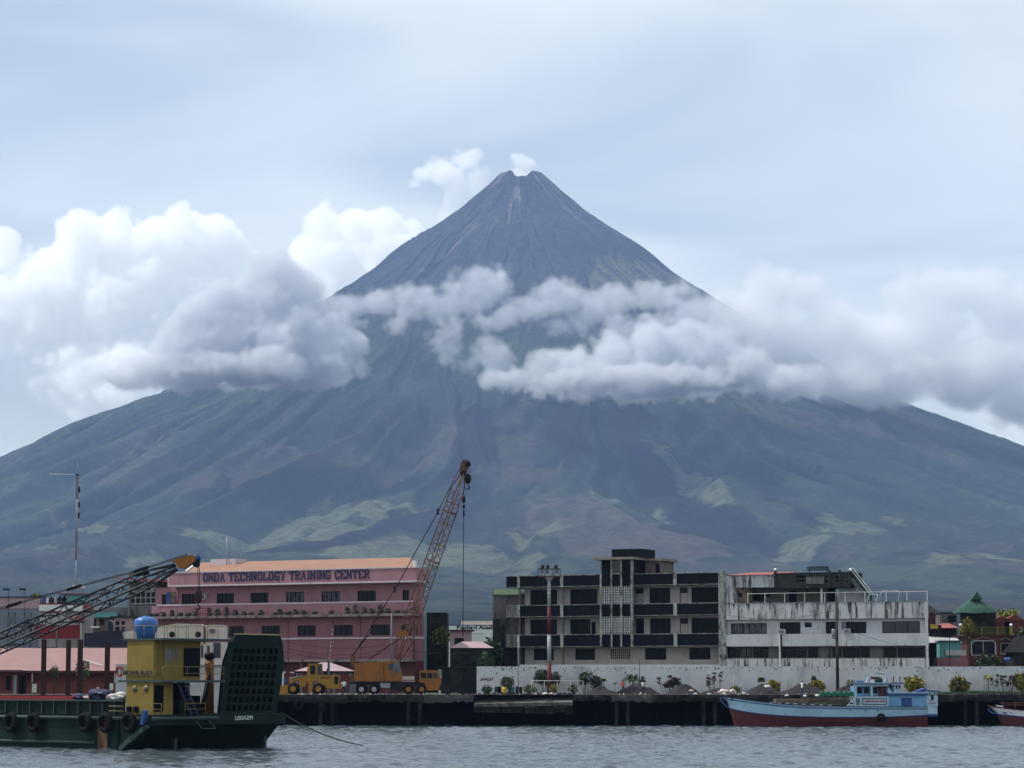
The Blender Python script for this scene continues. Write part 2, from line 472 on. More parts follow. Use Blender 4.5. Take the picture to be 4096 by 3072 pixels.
# ------------------------------------------------------------------ haze
def make_haze():
    o = MB().box(-9500, 9500, -600, 13750, -3.5, 2680).build('haze')
    m = bpy.data.materials.new('haze'); m.use_nodes = True
    N, L = m.node_tree.nodes, m.node_tree.links; N.clear()
    out = N.new('ShaderNodeOutputMaterial'); v = N.new('ShaderNodeVolumePrincipled')
    v.inputs['Color'].default_value = (.40, .59, 1.0, 1)
    v.inputs['Density'].default_value = 3.3e-5
    v.inputs['Anisotropy'].default_value = 0.1
    L.new(v.outputs[0], out.inputs['Volume'])
    o.data.materials.append(m)
    tag(o, 'thin blue haze filling the air over the bay and slopes', 'haze', kind='stuff')
make_haze()

# ------------------------------------------------------------------ water and ground
def build_water():
    x = np.arange(-72, 72.01, 0.22); y = np.arange(150, 322.01, 0.22)
    X, Y = np.meshgrid(x, y, indexing='xy')
    Z = np.zeros_like(X); rg = np.random.default_rng(5)
    for k in range(54):
        lam = 0.62 * (5.5 / 0.62) ** (rg.random() ** 1.25); a = rg.normal(0.3, 0.7)
        kx, ky = math.sin(a) * 2 * math.pi / lam, -math.cos(a) * 2 * math.pi / lam
        amp = 0.0066 * lam ** 0.8
        ph = rg.random() * 6.28
        s = np.sin(kx * X + ky * Y + ph + 0.9 * np.sin(0.13 * X + 0.09 * Y + k))
        Z += amp * (s + 0.25 * (s * s))
    gust = 0.35 + 1.25 * fbm2(X / 22, Y / 12, 3, 9)
    Z *= gust
    co = np.stack([X, Y, Z], -1).reshape(-1, 3); ny, nx = X.shape
    i, j = np.meshgrid(np.arange(ny - 1), np.arange(nx - 1), indexing='ij'); a = (i * nx + j).ravel()
    faces = np.stack([a, a + 1, a + nx + 1, a + nx], -1)
    me = bpy.data.meshes.new('water')
    nv = len(co)
    # calm water continues beyond the rippled patch
    ext = [(-9400, -550), (-72, -550), (72, -550), (9400, -550), (-9400, 150), (9400, 150), (-9400, 322), (9400, 322)]
    co = np.concatenate([co, np.array([(ex, ey, 0.0) for ex, ey in ext])])
    me.vertices.add(len(co)); me.vertices.foreach_set('co', co.ravel())
    tl, tr, bl, br = (ny-1)*nx, ny*nx-1, 0, nx-1
    extra = np.array([(nv+0, nv+1, bl, nv+4), (nv+1, nv+2, br, bl), (nv+2, nv+3, nv+5, br), (nv+4, bl, tl, nv+6), (br, nv+5, nv+7, tr)])
    faces = np.concatenate([faces, extra])
    me.loops.add(faces.size); me.loops.foreach_set('vertex_index', faces.ravel().astype(np.int32))
    me.polygons.add(len(faces)); me.polygons.foreach_set('loop_start', np.arange(0, faces.size, 4, dtype=np.int32))
    me.polygons.foreach_set('use_smooth', np.ones(len(faces), bool)); me.update(calc_edges=True)
    m = bpy.data.materials.new('sea_water'); m.use_nodes = True
    N, L = m.node_tree.nodes, m.node_tree.links; b = N['Principled BSDF']
    b.inputs['Base Color'].default_value = (.050, .066, .080, 1)
    b.inputs['Roughness'].default_value = 0.12; b.inputs['IOR'].default_value = 1.33
    geo = N.new('ShaderNodeNewGeometry')
    mp = N.new('ShaderNodeMapping'); mp.inputs['Scale'].default_value = (1, .7, 1); L.new(geo.outputs['Position'], mp.inputs['Vector'])
    nz = N.new('ShaderNodeTexNoise'); nz.inputs['Scale'].default_value = 4.5; nz.inputs['Detail'].default_value = 4
    L.new(mp.outputs[0], nz.inputs['Vector'])
    bp = N.new('ShaderNodeBump'); bp.inputs['Strength'].default_value = 0.6; bp.inputs['Distance'].default_value = 0.06
    L.new(nz.outputs['Fac'], bp.inputs['Height']); L.new(bp.outputs[0], b.inputs['Normal'])
    me.materials.append(m)
    tag(mesh_obj('water', me), 'grey blue choppy harbour water', 'water', kind='structure')
build_water()

mat('earth', (.085, .088, .06), .95, var=.3, scale=.05, noise2col=(.03, .055, .022), n2=(.45, .6), n2scale=.03)
QZ = 3.83
def build_ground():
    m = MB()
    xs = [-9400, -3000, -600, -80, 80, 600, 3000, 9400]; ys = [330, 700, 1500, 3200, 6000, 13600]
    v = [(x, y, QZ - 0.3 if y < 1000 else QZ - .3) for y in ys for x in xs]
    f = [(j*8+i, j*8+i+1, (j+1)*8+i+1, (j+1)*8+i) for j in range(5) for i in range(7)]
    m.add(v, f); o = m.build('ground', 'earth'); tag(o, 'flat ground under the harbour town', 'ground', kind='structure')
build_ground()

# ------------------------------------------------------------------ surface materials
mat('dark_panel', (.005, .006, .010), .7, var=.35, scale=.9, spec=.06)
mat('pale_trim', (.25, .275, .265), .8, var=.3, scale=1.5, streak=((.035, .042, .038), .46, .62, 1.6, (1, 1, .5)))
mat('cream_wall', (.34, .315, .305), .85, var=.14, scale=.8, noise2col=(.17, .15, .14), n2=(.62, .85), n2scale=.9, n2stretch=(1, 1, .35))
mat('soffit', (.20, .165, .15), .9, var=.25)
mat('dark_glass', (.006, .008, .012), .3, var=.2, spec=.15)
mat('dim_glass', (.020, .022, .030), .3, var=.5, scale=1.3, spec=.5)
mat('curtain', (.10, .105, .12), .85, var=.35, scale=2.0, streak=((.02, .02, .028), .45, .6, 3.0, (1, 1, .15)))
mat('stained_white', (.42, .425, .455), .85, var=.10, scale=.7, noise2col=(.16, .16, .17), n2=(.52, .70), n2scale=.55, n2stretch=(1, 1, .4), streak=((.04, .042, .042), .50, .60, 2.0, (1.2, 1.2, .13)))
mat('worn_white', (.42, .43, .465), .85, var=.09, scale=.5, noise2col=(.30, .30, .32), n2=(.5, .75), n2scale=.4, n2stretch=(1, 1, .45), streak=((.07, .07, .07), .585, .69, 2.0, (1.2, 1.2, .14)))
mat('wall_white', (.55, .56, .585), .88, var=.10, scale=.35, noise2col=(.30, .30, .32), n2=(.50, .72), n2scale=.3, n2stretch=(1, 1, .6), streak=((.05, .045, .042), .655, .70, 1.5, (.8, .8, .7)))
mat('blackened', (.022, .024, .024), .9, var=.4, scale=1.2, streak=((.12, .12, .115), .66, .74, 1.2, (1, 1, .5)))
mat('grey_concrete', (.13, .125, .13), .9, var=.25, scale=.6, streak=((.04, .04, .042), .5, .64, .8, (1, 1, .3)))
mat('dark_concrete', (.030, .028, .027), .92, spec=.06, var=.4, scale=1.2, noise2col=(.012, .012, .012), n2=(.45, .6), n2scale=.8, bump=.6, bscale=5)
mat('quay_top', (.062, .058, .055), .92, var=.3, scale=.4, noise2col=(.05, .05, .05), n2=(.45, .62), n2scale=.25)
mat('underdeck_shade', (.003, .003, .004), .8, var=.4, scale=1.0, spec=.03)  # near-black: the shade under the wharf deck is put into the colour
mat('red_roof', (.26, .075, .065), .7, var=.2)
mat('white_metal', (.62, .63, .63), .5, var=.12, scale=2)
mat('dark_green', (.012, .055, .040), .7, var=.3)
mat('globe', (.85, .86, .88), .25, var=.03)
mat('brown_wall', (.15, .115, .095), .9, var=.25)
mat('olive_wall', (.13, .13, .105), .9, var=.25)
mat('black_steel', (.009, .009, .012), .6, var=.3, spec=.12)
mat('grey_steel', (.10, .11, .125), .55, var=.25)
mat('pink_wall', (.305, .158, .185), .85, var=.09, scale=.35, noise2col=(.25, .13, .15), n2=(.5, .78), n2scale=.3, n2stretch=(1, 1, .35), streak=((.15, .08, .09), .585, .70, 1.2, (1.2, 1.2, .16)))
mat('pink_low', (.215, .096, .113), .85, var=.10, scale=.35, noise2col=(.175, .075, .09), n2=(.5, .78), n2scale=.3, n2stretch=(1, 1, .35), streak=((.10, .045, .055), .58, .70, 1.2, (1.2, 1.2, .16)))  # darker than pink_wall: shade below the slab is put into the colour
mat('pink_trim', (.50, .43, .47), .8, var=.12, scale=1.2, streak=((.09, .08, .08), .60, .74, 1.4, (1, 1, .6)))
mat('orange_roof', (.25, .125, .08), .65, var=.12, scale=.4)
mat('slab_dirty', (.16, .135, .14), .9, var=.3, scale=1, streak=((.03, .03, .03), .5, .64, 1.2, (1, 1, .4)))
mat('navy', (.014, .014, .055), .5, var=.12, scale=2)
mat('planter', (.028, .026, .027), .9, var=.4, scale=3)
mat('leaf', (.034, .062, .018), .6, var=.45, scale=2.2)
mat('leaf_dark', (.018, .040, .016), .6, var=.45, scale=1.8)
mat('leaf_yellow', (.18, .135, .022), .6, var=.35, scale=2.2)
mat('leaf_lime', (.15, .17, .025), .6, var=.35, scale=2.2)
mat('leaf_red', (.050, .012, .016), .6, var=.45, scale=2.2)
mat('bark', (.05, .038, .028), .9, var=.3, scale=3)
mat('ac_white', (.52, .53, .54), .5, var=.1)

# ------------------------------------------------------------------ facade helper
class Facade:
    """an upright wall plane through two photo columns at given distances; local x runs along it, y goes in, z up from the quay"""
    def __init__(s, pxL, YL, pxR, YR, base=QZ):
        a, b = P(pxL, HOR, YL), P(pxR, HOR, YR)
        s.o = Vector((a.x, a.y, base)); d = Vector((b.x - a.x, b.y - a.y, 0)); s.len = d.length
        s.d = d.normalized(); s.n = Vector((-s.d.y, s.d.x, 0)); s.rz = math.atan2(s.d.y, s.d.x)
    def at(s, px, py, off=0.0):
        r = ray(px, py); o = s.o + s.n * off; c = Vector((0, 0, CAM_Z))
        t = (o - c).dot(s.n) / r.dot(s.n); p = c + r * t - s.o
        return p.dot(s.d), p.z
    def s(s_, px, py=2500, off=0.0): return s_.at(px, py, off)[0]
    def z(s_, px, py, off=0.0): return s_.at(px, py, off)[1]
    def rect(s_, px0, px1, pyt, pyb, off=0.0):
        m = (px0 + px1) / 2; v = (pyt + pyb) / 2
        return s_.s(px0, v, off), s_.s(px1, v, off), s_.z(m, pyb, off), s_.z(m, pyt, off)
    def root(s_, name, label, cat, group=None):
        o = empty(name, s_.o, s_.rz); tag(o, label, cat, group); s_.r = o; return o
    def box(s_, name, m, px0, px1, pyt, pyb, y0, y1, parent=None, off=None):
        a, b, c, d = s_.rect(px0, px1, pyt, pyb, y0 if off is None else off)
        return MB().box(a, b, y0, y1, c, d).build(name, m, parent or s_.r)

def wall_holes(mb, s0, s1, z0, z1, holes, y0, y1):
    xs = sorted({s0, s1} | {min(max(h[k], s0), s1) for h in holes for k in (0, 1)})
    zs = sorted({z0, z1} | {min(max(h[k], z0), z1) for h in holes for k in (2, 3)})
    def solid(i, j):
        if i < 0 or j < 0 or i >= len(xs) - 1 or j >= len(zs) - 1: return False
        cx, cz = (xs[i] + xs[i+1]) / 2, (zs[j] + zs[j+1]) / 2
        return not any(h[0] < cx < h[1] and h[2] < cz < h[3] for h in holes)
    for i in range(len(xs) - 1):
        for j in range(len(zs) - 1):
            if not solid(i, j): continue
            a, b, c, d = xs[i], xs[i+1], zs[j], zs[j+1]
            mb.add([(a,y0,c),(b,y0,c),(b,y0,d),(a,y0,d)], [(0,1,2,3)])
            mb.add([(a,y1,c),(b,y1,c),(b,y1,d),(a,y1,d)], [(3,2,1,0)])
            if not solid(i-1, j): mb.add([(a,y0,c),(a,y0,d),(a,y1,d),(a,y1,c)], [(0,1,2,3)])
            if not solid(i+1, j): mb.add([(b,y0,c),(b,y1,c),(b,y1,d),(b,y0,d)], [(0,1,2,3)])
            if not solid(i, j-1): mb.add([(a,y0,c),(a,y1,c),(b,y1,c),(b,y0,c)], [(0,1,2,3)])
            if not solid(i, j+1): mb.add([(a,y0,d),(b,y0,d),(b,y1,d),(a,y1,d)], [(0,1,2,3)])
    return mb

def window(root, a, b, c, d, y, frame='black_steel', glass='dark_glass', cols=2, rows=1, fw=.07, slats=0):
    """window whose opening is a..b by c..d in a wall with its face at y"""
    m = MB()
    m.box(a, a+fw, y, y+.08, c, d).box(b-fw, b, y, y+.08, c, d).box(a+fw, b-fw, y, y+.08, c, c+fw).box(a+fw, b-fw, y, y+.08, d-fw, d)
    for k in range(1, cols): x = a + (b-a)*k/cols; m.box(x-fw*.4, x+fw*.4, y+.005, y+.075, c+fw, d-fw)
    for k in range(1, rows): z = c + (d-c)*k/rows; m.box(a+fw, b-fw, y+.01, y+.07, z-fw*.4, z+fw*.4)
    w = m.build('window', frame, root)
    MB().box(a+fw*.5, b-fw*.5, y+.09, y+.12, c+fw*.5, d-fw*.5).build('pane', glass, w)
    if slats:
        s = MB(); n = max(2, int((d - c - 2*fw) / slats))
        for k in range(n):
            z = c + fw + (d-c-2*fw)*(k+.5)/n
            s.add([(a+fw, y+.085, z-.05), (b-fw, y+.085, z-.05), (b-fw, y+.02, z+.05), (a+fw, y+.02, z+.05)], [(0,1,2,3)])
        s.build('louvre', glass, w)
    return w

def aircon(root, a, z, y, w=.85, h=.6, d=.55):
    o = MB().box(a, a+w, y-d, y, z, z+h).build('air_conditioner', 'ac_white', root)
    MB().box(a+.08, a+w-.08, y-d-.02, y-d+.01, z+.08, z+h-.08).build('grille', 'grey_steel', o)
    return o

# ------------------------------------------------------------------ the unfinished looking block with black balconies
def black_block():
    f = Facade(2078, 356, 2886, 343.5)
    R = f.root('balcony_building', 'four storey block with black balcony parapets and a stair tower, fenced by the white wall', 'building')
    W = 1.7                                          # wall plane behind the parapets
    segs = [(2025, 2070, 'left'), (2080, 2242, 0), (2254, 2404, 0), (2536, 2695, 0), (2709, 2876, 0)]
    lev = [[(2240, 2300, 2346), (2800, 2290, 2339)], [(2240, 2419, 2468), (2800, 2411, 2459)], [(2240, 2539, 2588), (2800, 2532, 2584)]]
    zl = []
    for L in lev:
        zt = sum(f.z(px, t) for px, t, b in L) / 2; zb = sum(f.z(px, b) for px, t, b in L) / 2; zl.append((zb, zt))
    sL, sR = f.s(2025), f.s(2886)
    s_corner = f.s(2079)
    for k, (zb, zt) in enumerate(zl):
        for a, b, t in segs:
            a, b = f.s(a), f.s(b)
            p = MB().box(a, b, 0, .14, zb + .07, zt - .085).build('parapet', 'grey_concrete' if t == 'left' and k else 'dark_panel', R)
            MB().box(a - .02, b + .02, -.04, .2, zt - .085, zt + .01).build('cap', 'pale_trim', p)
            MB().box(a - .02, b + .02, -.03, .22, zb, zb + .07).build('edge', 'pale_trim', p)
        # side parapet on the open left end, running back
        p = MB().box(sL, sL + .14, .25, 6, zb + .1, zt - .1).build('parapet', 'dark_panel', R)
        MB().box(sL - .04, sL + .2, .25, 6, zt - .1, zt + .02).build('cap', 'pale_trim', p)
        MB().box(sL + .01, sR, .23, 9, zb - .04, zb + .09).build('floor_slab', 'soffit', R)
    for a, b in ((2070, 2080), (2242, 2254), (2695, 2709)):
        for k, (zb, zt) in enumerate(zl):
            MB().box(f.s(a), f.s(b), -.10, .26, zb - .08, zt + .06).build('post', 'pale_trim', R)
    zg, ztop = 0.0, zl[0][1]
    for a, b in ((2242, 2250), (2070, 2076)): MB().box(f.s(a)+.05, f.s(b), .3, .6, zg, zl[0][0] - .1).build('column', 'grey_concrete', R)
    MB().box(f.s(2876), f.s(2891), -.15, 1.2, zg, ztop + .15).build('pillar', 'pale_trim', R)
    MB().box(s_corner + .05, sR - .05, 9, 12, zg, ztop - .3).build('rear_block', 'cream_wall', R)
    MB().box(s_corner + .1, sR - .1, .3, 11.8, ztop - .5, ztop - .25).build('roof_slab', 'blackened', R)
    # recessed walls, storey by storey
    wins = [[(2121, 2229), (2281, 2390), (2598, 2681), (2766, 2875)], [(2121, 2228), (2281, 2362), (2600, 2683), (2766, 2875)]]
    doors = [[(2542, 2575), (2719, 2751)], [(2542, 2576), (2720, 2752)]]
    for k in (0, 1):
        zc, zf = zl[k][0] - .06, zl[k+1][0] + .1
        holes = []; pyc = 2380 if k == 0 else 2500
        zt = f.z(2300, 2357 if k == 0 else 2477, W); zb = zf + .45
        for a, b in wins[k]:
            h = (f.s(a, pyc, W), f.s(b, pyc, W), zb, zt); holes.append(h)
            window(R, *h, W + .12, cols=4 if b - a > 100 else 3, slats=.22)
        for i, (a, b) in enumerate(doors[k]):
            h = (f.s(a, pyc, W), f.s(b, pyc, W), zf, zt); holes.append(h)
            d = MB().box(h[0] + .08, h[1] - .08, W + .1, W + .16, zf, zt - .75).build('door', 'cream_wall' if not (i == 0 and k == 1) else 'dark_panel', R)
            MB().box(h[0], h[1], W + .17, W + .2, zf, zt).build('transom', 'dark_glass', d)
        m = MB(); wall_holes(m, s_corner, sR, zf, zc, holes, W, W + .25); m.build('wall', 'cream_wall', R)
        if k == 1:
            MB().box(f.s(2366, pyc, W), f.s(2383, pyc, W), W - .05, W - .01, zb + .3, zt - .35).build('notice_board', 'dark_panel', R)
            MB().box(f.s(2081, pyc, W), f.s(2089, pyc, W), W - .05, W - .01, zb, zt - .5).build('notice_board', 'dark_panel', R)
        # end wall of the storey
        MB().box(s_corner, s_corner + .25, W + .26, 9, zf, zc).build('end_wall', 'cream_wall', R)
    # ground storey
    zc = zl[2][0] - .06; holes = []
    zt, zb = f.z(2300, 2594, W), f.z(2300, 2640, W)
    for a, b in ((2135, 2215), (2301, 2380), (2580, 2665), (2757, 2842)):
        h = (f.s(a, 2620, W), f.s(b, 2620, W), zb, zt); holes.append(h); window(R, *h, W + .12, cols=3, slats=.22)
    g = (f.s(2441, 2620, W), f.s(2522, 2620, W), zb + .1, zt - .1); holes.append(g)
    m = MB(); n = 10
    for i in range(n + 1): x = g[0] + (g[1] - g[0]) * i / n; m.box(x - .035, x + .035, W + .04, W + .2, g[2], g[3])
    for i in range(5): z = g[2] + (g[3] - g[2]) * i / 4; m.box(g[0], g[1], W + .05, W + .19, z - .035, z + .035)
    sc = m.build('grille_screen', 'cream_wall', R); MB().box(g[0], g[1], W + .22, W + .25, g[2], g[3]).build('backing', 'dim_glass', sc)
    m = MB(); wall_holes(m, s_corner, sR, zg, zc, holes, W, W + .25); m.build('wall', 'cream_wall', R)
    # stair tower
    cols = [(2404, 2411), (2447, 2453), (2486, 2492), (2527, 2535)]
    zt = f.z(2470, 2236); zlow = zl[2][0] - .05
    for a, b in cols: MB().box(f.s(a), f.s(b), -.38, .1, zlow, zt - .1).build('tower_post', 'pale_trim', R)
    bands = [(2345, 2416, 1), (2416, 2466, 0), (2466, 2537, 1), (2537, 2587, 0)]
    for i in range(3):
        a, b = f.s(cols[i][1]), f.s(cols[i+1][0])
        if i == 1:
            t = MB().box(a, b, -.2, .05, f.z(2470, 2345), f.z(2470, 2298)).build('tower_panel', 'dark_panel', R)
            window(R, a, b, f.z(2470, 2294), f.z(2470, 2243), -.15, frame='pale_trim', glass='dim_glass', cols=1)
            MB().box(a, b, -.25, .05, f.z(2470, 2298), f.z(2470, 2294)).build('sill', 'pale_trim', t)
        else:
            MB().box(a, b, -.2, .05, f.z(2470, 2345), zt - .1).build('tower_panel', 'dark_panel', R)
        for t, bt, scr in bands:
            c, d = f.z(2470, bt), f.z(2470, t)
            if not scr: MB().box(a, b, -.2, .05, c, d).build('tower_panel', 'dark_panel', R)
            else:
                m = MB(); nx, nz = 4, 7
                for q in range(nx + 1): x = a + (b - a) * q / nx; m.box(x - .03, x + .03, -.16, 0, c, d)
                for q in range(nz + 1): z = c + (d - c) * q / nz; m.box(a, b, -.165, -.005, z - .03, z + .03)
                # round openings inside each block: a diamond of thin bars
                sx, sz = (b - a) / nx, (d - c) / nz
                s_ = m.build('breeze_block_screen', 'white_metal', R)
                MB().box(a, b, .35, .38, c, d).build('backing', 'dark_panel', s_)
    MB().box(f.s(2382), f.s(2545), -.9, 5.2, zt - .1, zt + .22).build('tower_roof', 'soffit', R)
    MB().box(f.s(2404) + .02, f.s(2535) - .02, .4, 4.5, zl[0][1] - .3, zt - .12).build('tower_core', 'dark_panel', R)
    pent = MB(); pent.box(f.s(2537), f.s(2640, 2290, 4.0), 4.0, 9, zl[0][1] - .4, f.z(2590, 2244, 4.0)); pent.build('roof_room', 'brown_wall', R)
    MB().box(f.s(2530), f.s(2648, 2290, 3.6), 3.6, 9.4, f.z(2590, 2244, 3.6) + .01, f.z(2590, 2237, 3.6) + .1).build('roof_room_slab', 'soffit', R)
    MB().box(f.s(2560, 2290, 3.9), f.s(2568, 2290, 3.9), 3.93, 3.98, zl[0][1], f.z(2564, 2252, 3.9)).build('door', 'dark_panel', R)
    MB().box(f.s(2622, 2290, 3.9), f.s(2638, 2290, 3.9), 3.93, 3.98, zl[0][1], f.z(2630, 2254, 3.9)).build('door', 'dark_panel', R)
    ztk = f.z(2500, 2232, 1.5)
    MB().slab([(f.s(2447, 2210, 1.5), 1.5), (f.s(2565, 2210, 1.5), 1.5), (f.s(2583, 2210, 3.0), 3.2), (f.s(2583, 2210, 3.0), 6.4), (f.s(2447, 2210, 1.5), 6.4)], zt + .225, f.z(2500, 2196, 1.5)).build('water_tank', 'dark_panel', R)
    return zl
black_block()

def side_annex():
    f = Facade(1970, 360, 2079, 360)
    R = f.root('annex_building', 'grey concrete annex with a green roof edge beside the balcony building', 'building')
    f.box('wall', 'grey_concrete', 1971, 2100, 2379, 2775, 0, 6)
    a, b, c, d = f.rect(1971, 2100, 2356, 2379)
    MB().add([(a, -.3, c), (b, -.3, c), (b - .5, 3, d + .1), (a + .1, 3, d + .1), (a, 6.2, c), (b, 6.2, c)], [(0,1,2,3), (3,2,5,4), (0,3,4), (1,5,2)]).build('roof', 'leaf', R)
    MB().box(f.s(1970), f.s(1974), -.1, .02, 0, f.z(1972, 2356)).build('corner_trim', 'pale_trim', R)
    f.box('dark_pier', 'dark_concrete', 1972, 1999, 2475, 2775, -1.2, -.02)
    f.box('dark_pier', 'dark_concrete', 2007, 2016, 2500, 2775, -1.0, -.02)
    f.box('lower_wall', 'dark_concrete', 2018, 2078, 2586, 2775, -.8, -.02)
side_annex()

# ------------------------------------------------------------------ stained white building
def white_block():
    f = Facade(2891, 343.0, 3716, 332.0)
    R = f.root('stained_white_building', 'rain stained white building with a roof terrace and outside stair', 'building')
    L = f.len; z = lambda py: f.z(3300, py)
    z0, z1, z2, z3, z4 = z(2633.6), z(2584), z(2535), z(2475.5), z(2410.5)
    MB().box(.0, L, 0, .3, 0, z0).build('plinth_wall', 'stained_white', R)
    MB().box(.0, f.s(3125), -.02, .3, z1, z2).build('spandrel', 'worn_white', R)
    MB().box(f.s(3128), L, -.02, .3, z1, z2).build('spandrel', 'worn_white', R)
    MB().box(.0, L, -.02, .3, z3, z4).build('parapet', 'stained_white', R)
    MB().box(-.05, L + .05, -.06, .38, z4, z4 + .08).build('coping', 'pale_trim', R)
    MB().slab([(f.s(3702), -.06), (L + .02, -.06), (L - .27, .9), (f.s(3702), .9)], 0, z4 - .02).build('end_pillar', 'worn_white', R)
    MB().box(0, f.s(2903), -.05, .6, 0, f.z(2895, 2300)).build('end_pillar', 'pale_trim', R)
    MB().slab([(.05, 1.6), (L - .55, 1.6), (L - 3.6, 12), (.05, 12)], 0, z4 - .35).build('core', 'grey_concrete', R)
    MB().slab([(.0, .31), (L - .12, .31), (L - 3.6, 12), (0, 12)], z4 - .34, z4 - .2).build('terrace_floor', 'grey_concrete', R)
    MB().box(f.s(3116), f.s(3121), -.12, -.03, 0, z2 + .1).build('drain_pipe', 'white_metal', R)
    MB().box(f.s(3121.5), f.s(3125.5), -.1, -.03, z1 - .3, z2).build('drain_pipe', 'blackened', R)
    # upper strip: wall set back a little, with windows
    y = .45; holes = []
    for a, b, t, bt, gl, n in ((2923, 3067, 2493, 2536, 'curtain', 6), (3119, 3202, 2489, 2536, 'dark_glass', 2), (3218, 3247, 2490, 2509, 'dark_glass', 1), (3303, 3352, 2487, 2536, 'dark_glass', 2), (3383, 3465, 2487, 2533, 'dark_glass', 2), (3529, 3680, 2485, 2533, 'dim_glass', 3)):
        h = f.rect(a, b, t, bt, y); h = (h[0], h[1], max(h[2], z2 + .02), h[3]); holes.append(h)
        window(R, *h, y + .12, glass=gl, cols=n)
    m = MB(); wall_holes(m, 0, L - .25, z2 - .1, z3 + .1, holes, y, y + .25); m.build('wall', 'worn_white', R)
    aircon(R, f.s(3114), z2 + .02, .42); aircon(R, f.s(3374), z2 + .02, .42)
    MB().box(f.s(3364), f.s(3382), .3, .40, z2 + .5, z2 + 1.5).build('shutter', 'grey_steel', R)
    # lower strip: deep dark gallery with window panels
    y = .9
    MB().box(0, L - .4, y + .1, y + .3, z0 - .2, z1 + .1).build('gallery_wall', 'grey_concrete', R)
    for a, b, gl in ((2910, 2960, 'dark_glass'), (2965, 3006, 'dim_glass'), (3013, 3072, 'dark_glass'), (3128, 3225, 'dark_glass'), (3232, 3272, 'dark_glass'), (3332, 3365, 'dark_glass'), (3372, 3440, 'dark_glass'), (3446, 3478, 'dark_glass'), (3535, 3585, 'dark_glass'), (3592, 3692, 'dark_glass')):
        h = f.rect(a, b, 2591, 2628, y); window(R, h[0], h[1], h[2], min(h[3], z1 - .05), y - .03, glass=gl, cols=2)
    # roof storey
    zr = z4 + .085; yb = 3.2
    zf0, zf1 = f.z(2980, 2349), f.z(2980, 2302)
    MB().box(f.s(2891), f.s(3098), .1, .45, zf0, zf1).build('upper_fascia', 'stained_white', R)
    MB().box(f.s(2891), f.s(2941), .12, 3.0, zr, zf0).build('upper_wall', 'stained_white', R)
    h = f.rect(2952, 2970, 2372, 2388, 1.0)
    m = MB(); wall_holes(m, f.s(2941) + .01, f.s(2990), zr, zf0, [h], 1.0, 1.25); m.build('upper_wall', 'brown_wall', R); window(R, *h, 1.1, cols=1)
    holes = [f.rect(3010, 3058, 2366, 2404, yb), f.rect(3064, 3085, 2372, 2388, yb), f.rect(3155, 3187, 2364, 2411, yb)]
    m = MB(); wall_holes(m, f.s(2985, 2390, yb), f.s(3340, 2390, yb), zr, zf0 + .05, holes, yb, yb + .25); m.build('upper_wall', 'olive_wall', R)
    for h in holes[:2]: window(R, *h, yb + .1, cols=2)
    MB().box(*holes[2][:2], yb + .1, yb + .16, zr, holes[2][3]).build('door', 'dark_panel', R)
    MB().box(f.s(3278), f.s(3286), .6, .9, zr, zf0 + .2).build('column', 'white_metal', R)
    MB().box(f.s(3312, 2380, 2.2), f.s(3340, 2380, 2.2), 2.2, 2.45, zr, zf0 + .2).build('upper_wall', 'dark_panel', R)
    # red sheet roof over the left part
    a, b = f.s(2925), f.s(3132); zz = f.z(3000, 2296)
    MB().add([(a - .3, -.1, zf1 + .02), (b, -.1, zf1 + .02), (b, 6, zf1 + .55), (a + .8, 6, zf1 + .55), (a - .3, -.1, zf1 + .10), (b, -.1, zf1 + .10), (b, 6, zf1 + .63), (a + .8, 6, zf1 + .63)],
             [(0,3,2,1), (4,5,6,7), (0,1,5,4), (1,2,6,5), (2,3,7,6), (3,0,4,7)]).build('sheet_roof', 'red_roof', R)
    # blackened overhanging gallery with openings
    zt, zb = f.z(3250, 2293), f.z(3250, 2352)
    a, b = f.s(3098), f.s(3405); hs = []
    for px0, px1, t, bt in ((3183, 3222, 2302, 2312), (3183, 3222, 2318, 2327), (3303, 3318, 2303, 2310), (3303, 3320, 2320, 2327), (3342, 3353, 2304, 2312), (3342, 3356, 2319, 2327), (3370, 3376, 2306, 2312), (3380, 3390, 2308, 2313), (3382, 3390, 2322, 2328)):
        hs.append(f.rect(px0, px1, t, bt, -.1))
    m = MB(); wall_holes(m, a, b, zb, zt, hs, -.1, .15); g = m.build('roof_gallery', 'blackened', R)
    MB().box(a, b, .4, 5.5, zb + .03, zt - .05).build('gallery_core', 'dark_concrete', g)
    MB().box(a - .05, b + .1, -.15, 5.6, zt, zt + .1).build('gallery_roof', 'blackened', g)
    h = f.rect(3225, 3295, 2308, 2335, -.12); MB().box(h[0], h[1], -.16, -.11, h[2], h[3]).build('patched_panel', 'grey_concrete', g)
    for px in (3100, 3316, 3358): MB().box(f.s(px), f.s(px + 8), -.18, .2, zb, zt + .35).build('gallery_post', 'blackened', g)
    # outside stair down to the terrace
    x0, x1 = f.s(3400), f.s(3478); zh = zt - .35
    n = 11
    st = MB()
    for k in range(n):
        fx = k / n; xa = x0 + (x1 - x0) * fx; xb = x0 + (x1 - x0) * (k + 1) / n
        zs = zh - (zh - zr - .1) * (k + 1) / n; st.box(xa, xb, .3, 1.5, zs - .45, zs)
    stair = st.build('stair', 'grey_concrete', R)
    MB().add([(x0, 1.52, zh), (x1, 1.52, zr), (x1, 1.52, zr + 1.0), (x0, 1.52, zh + 1.0), (x0, 1.58, zh), (x1, 1.58, zr), (x1, 1.58, zr + 1.0), (x0, 1.58, zh + 1.0)],
             [(0,1,2,3), (7,6,5,4), (0,4,5,1), (3,2,6,7), (1,5,6,2), (0,3,7,4)]).build('stair_guard', 'dark_green', stair)
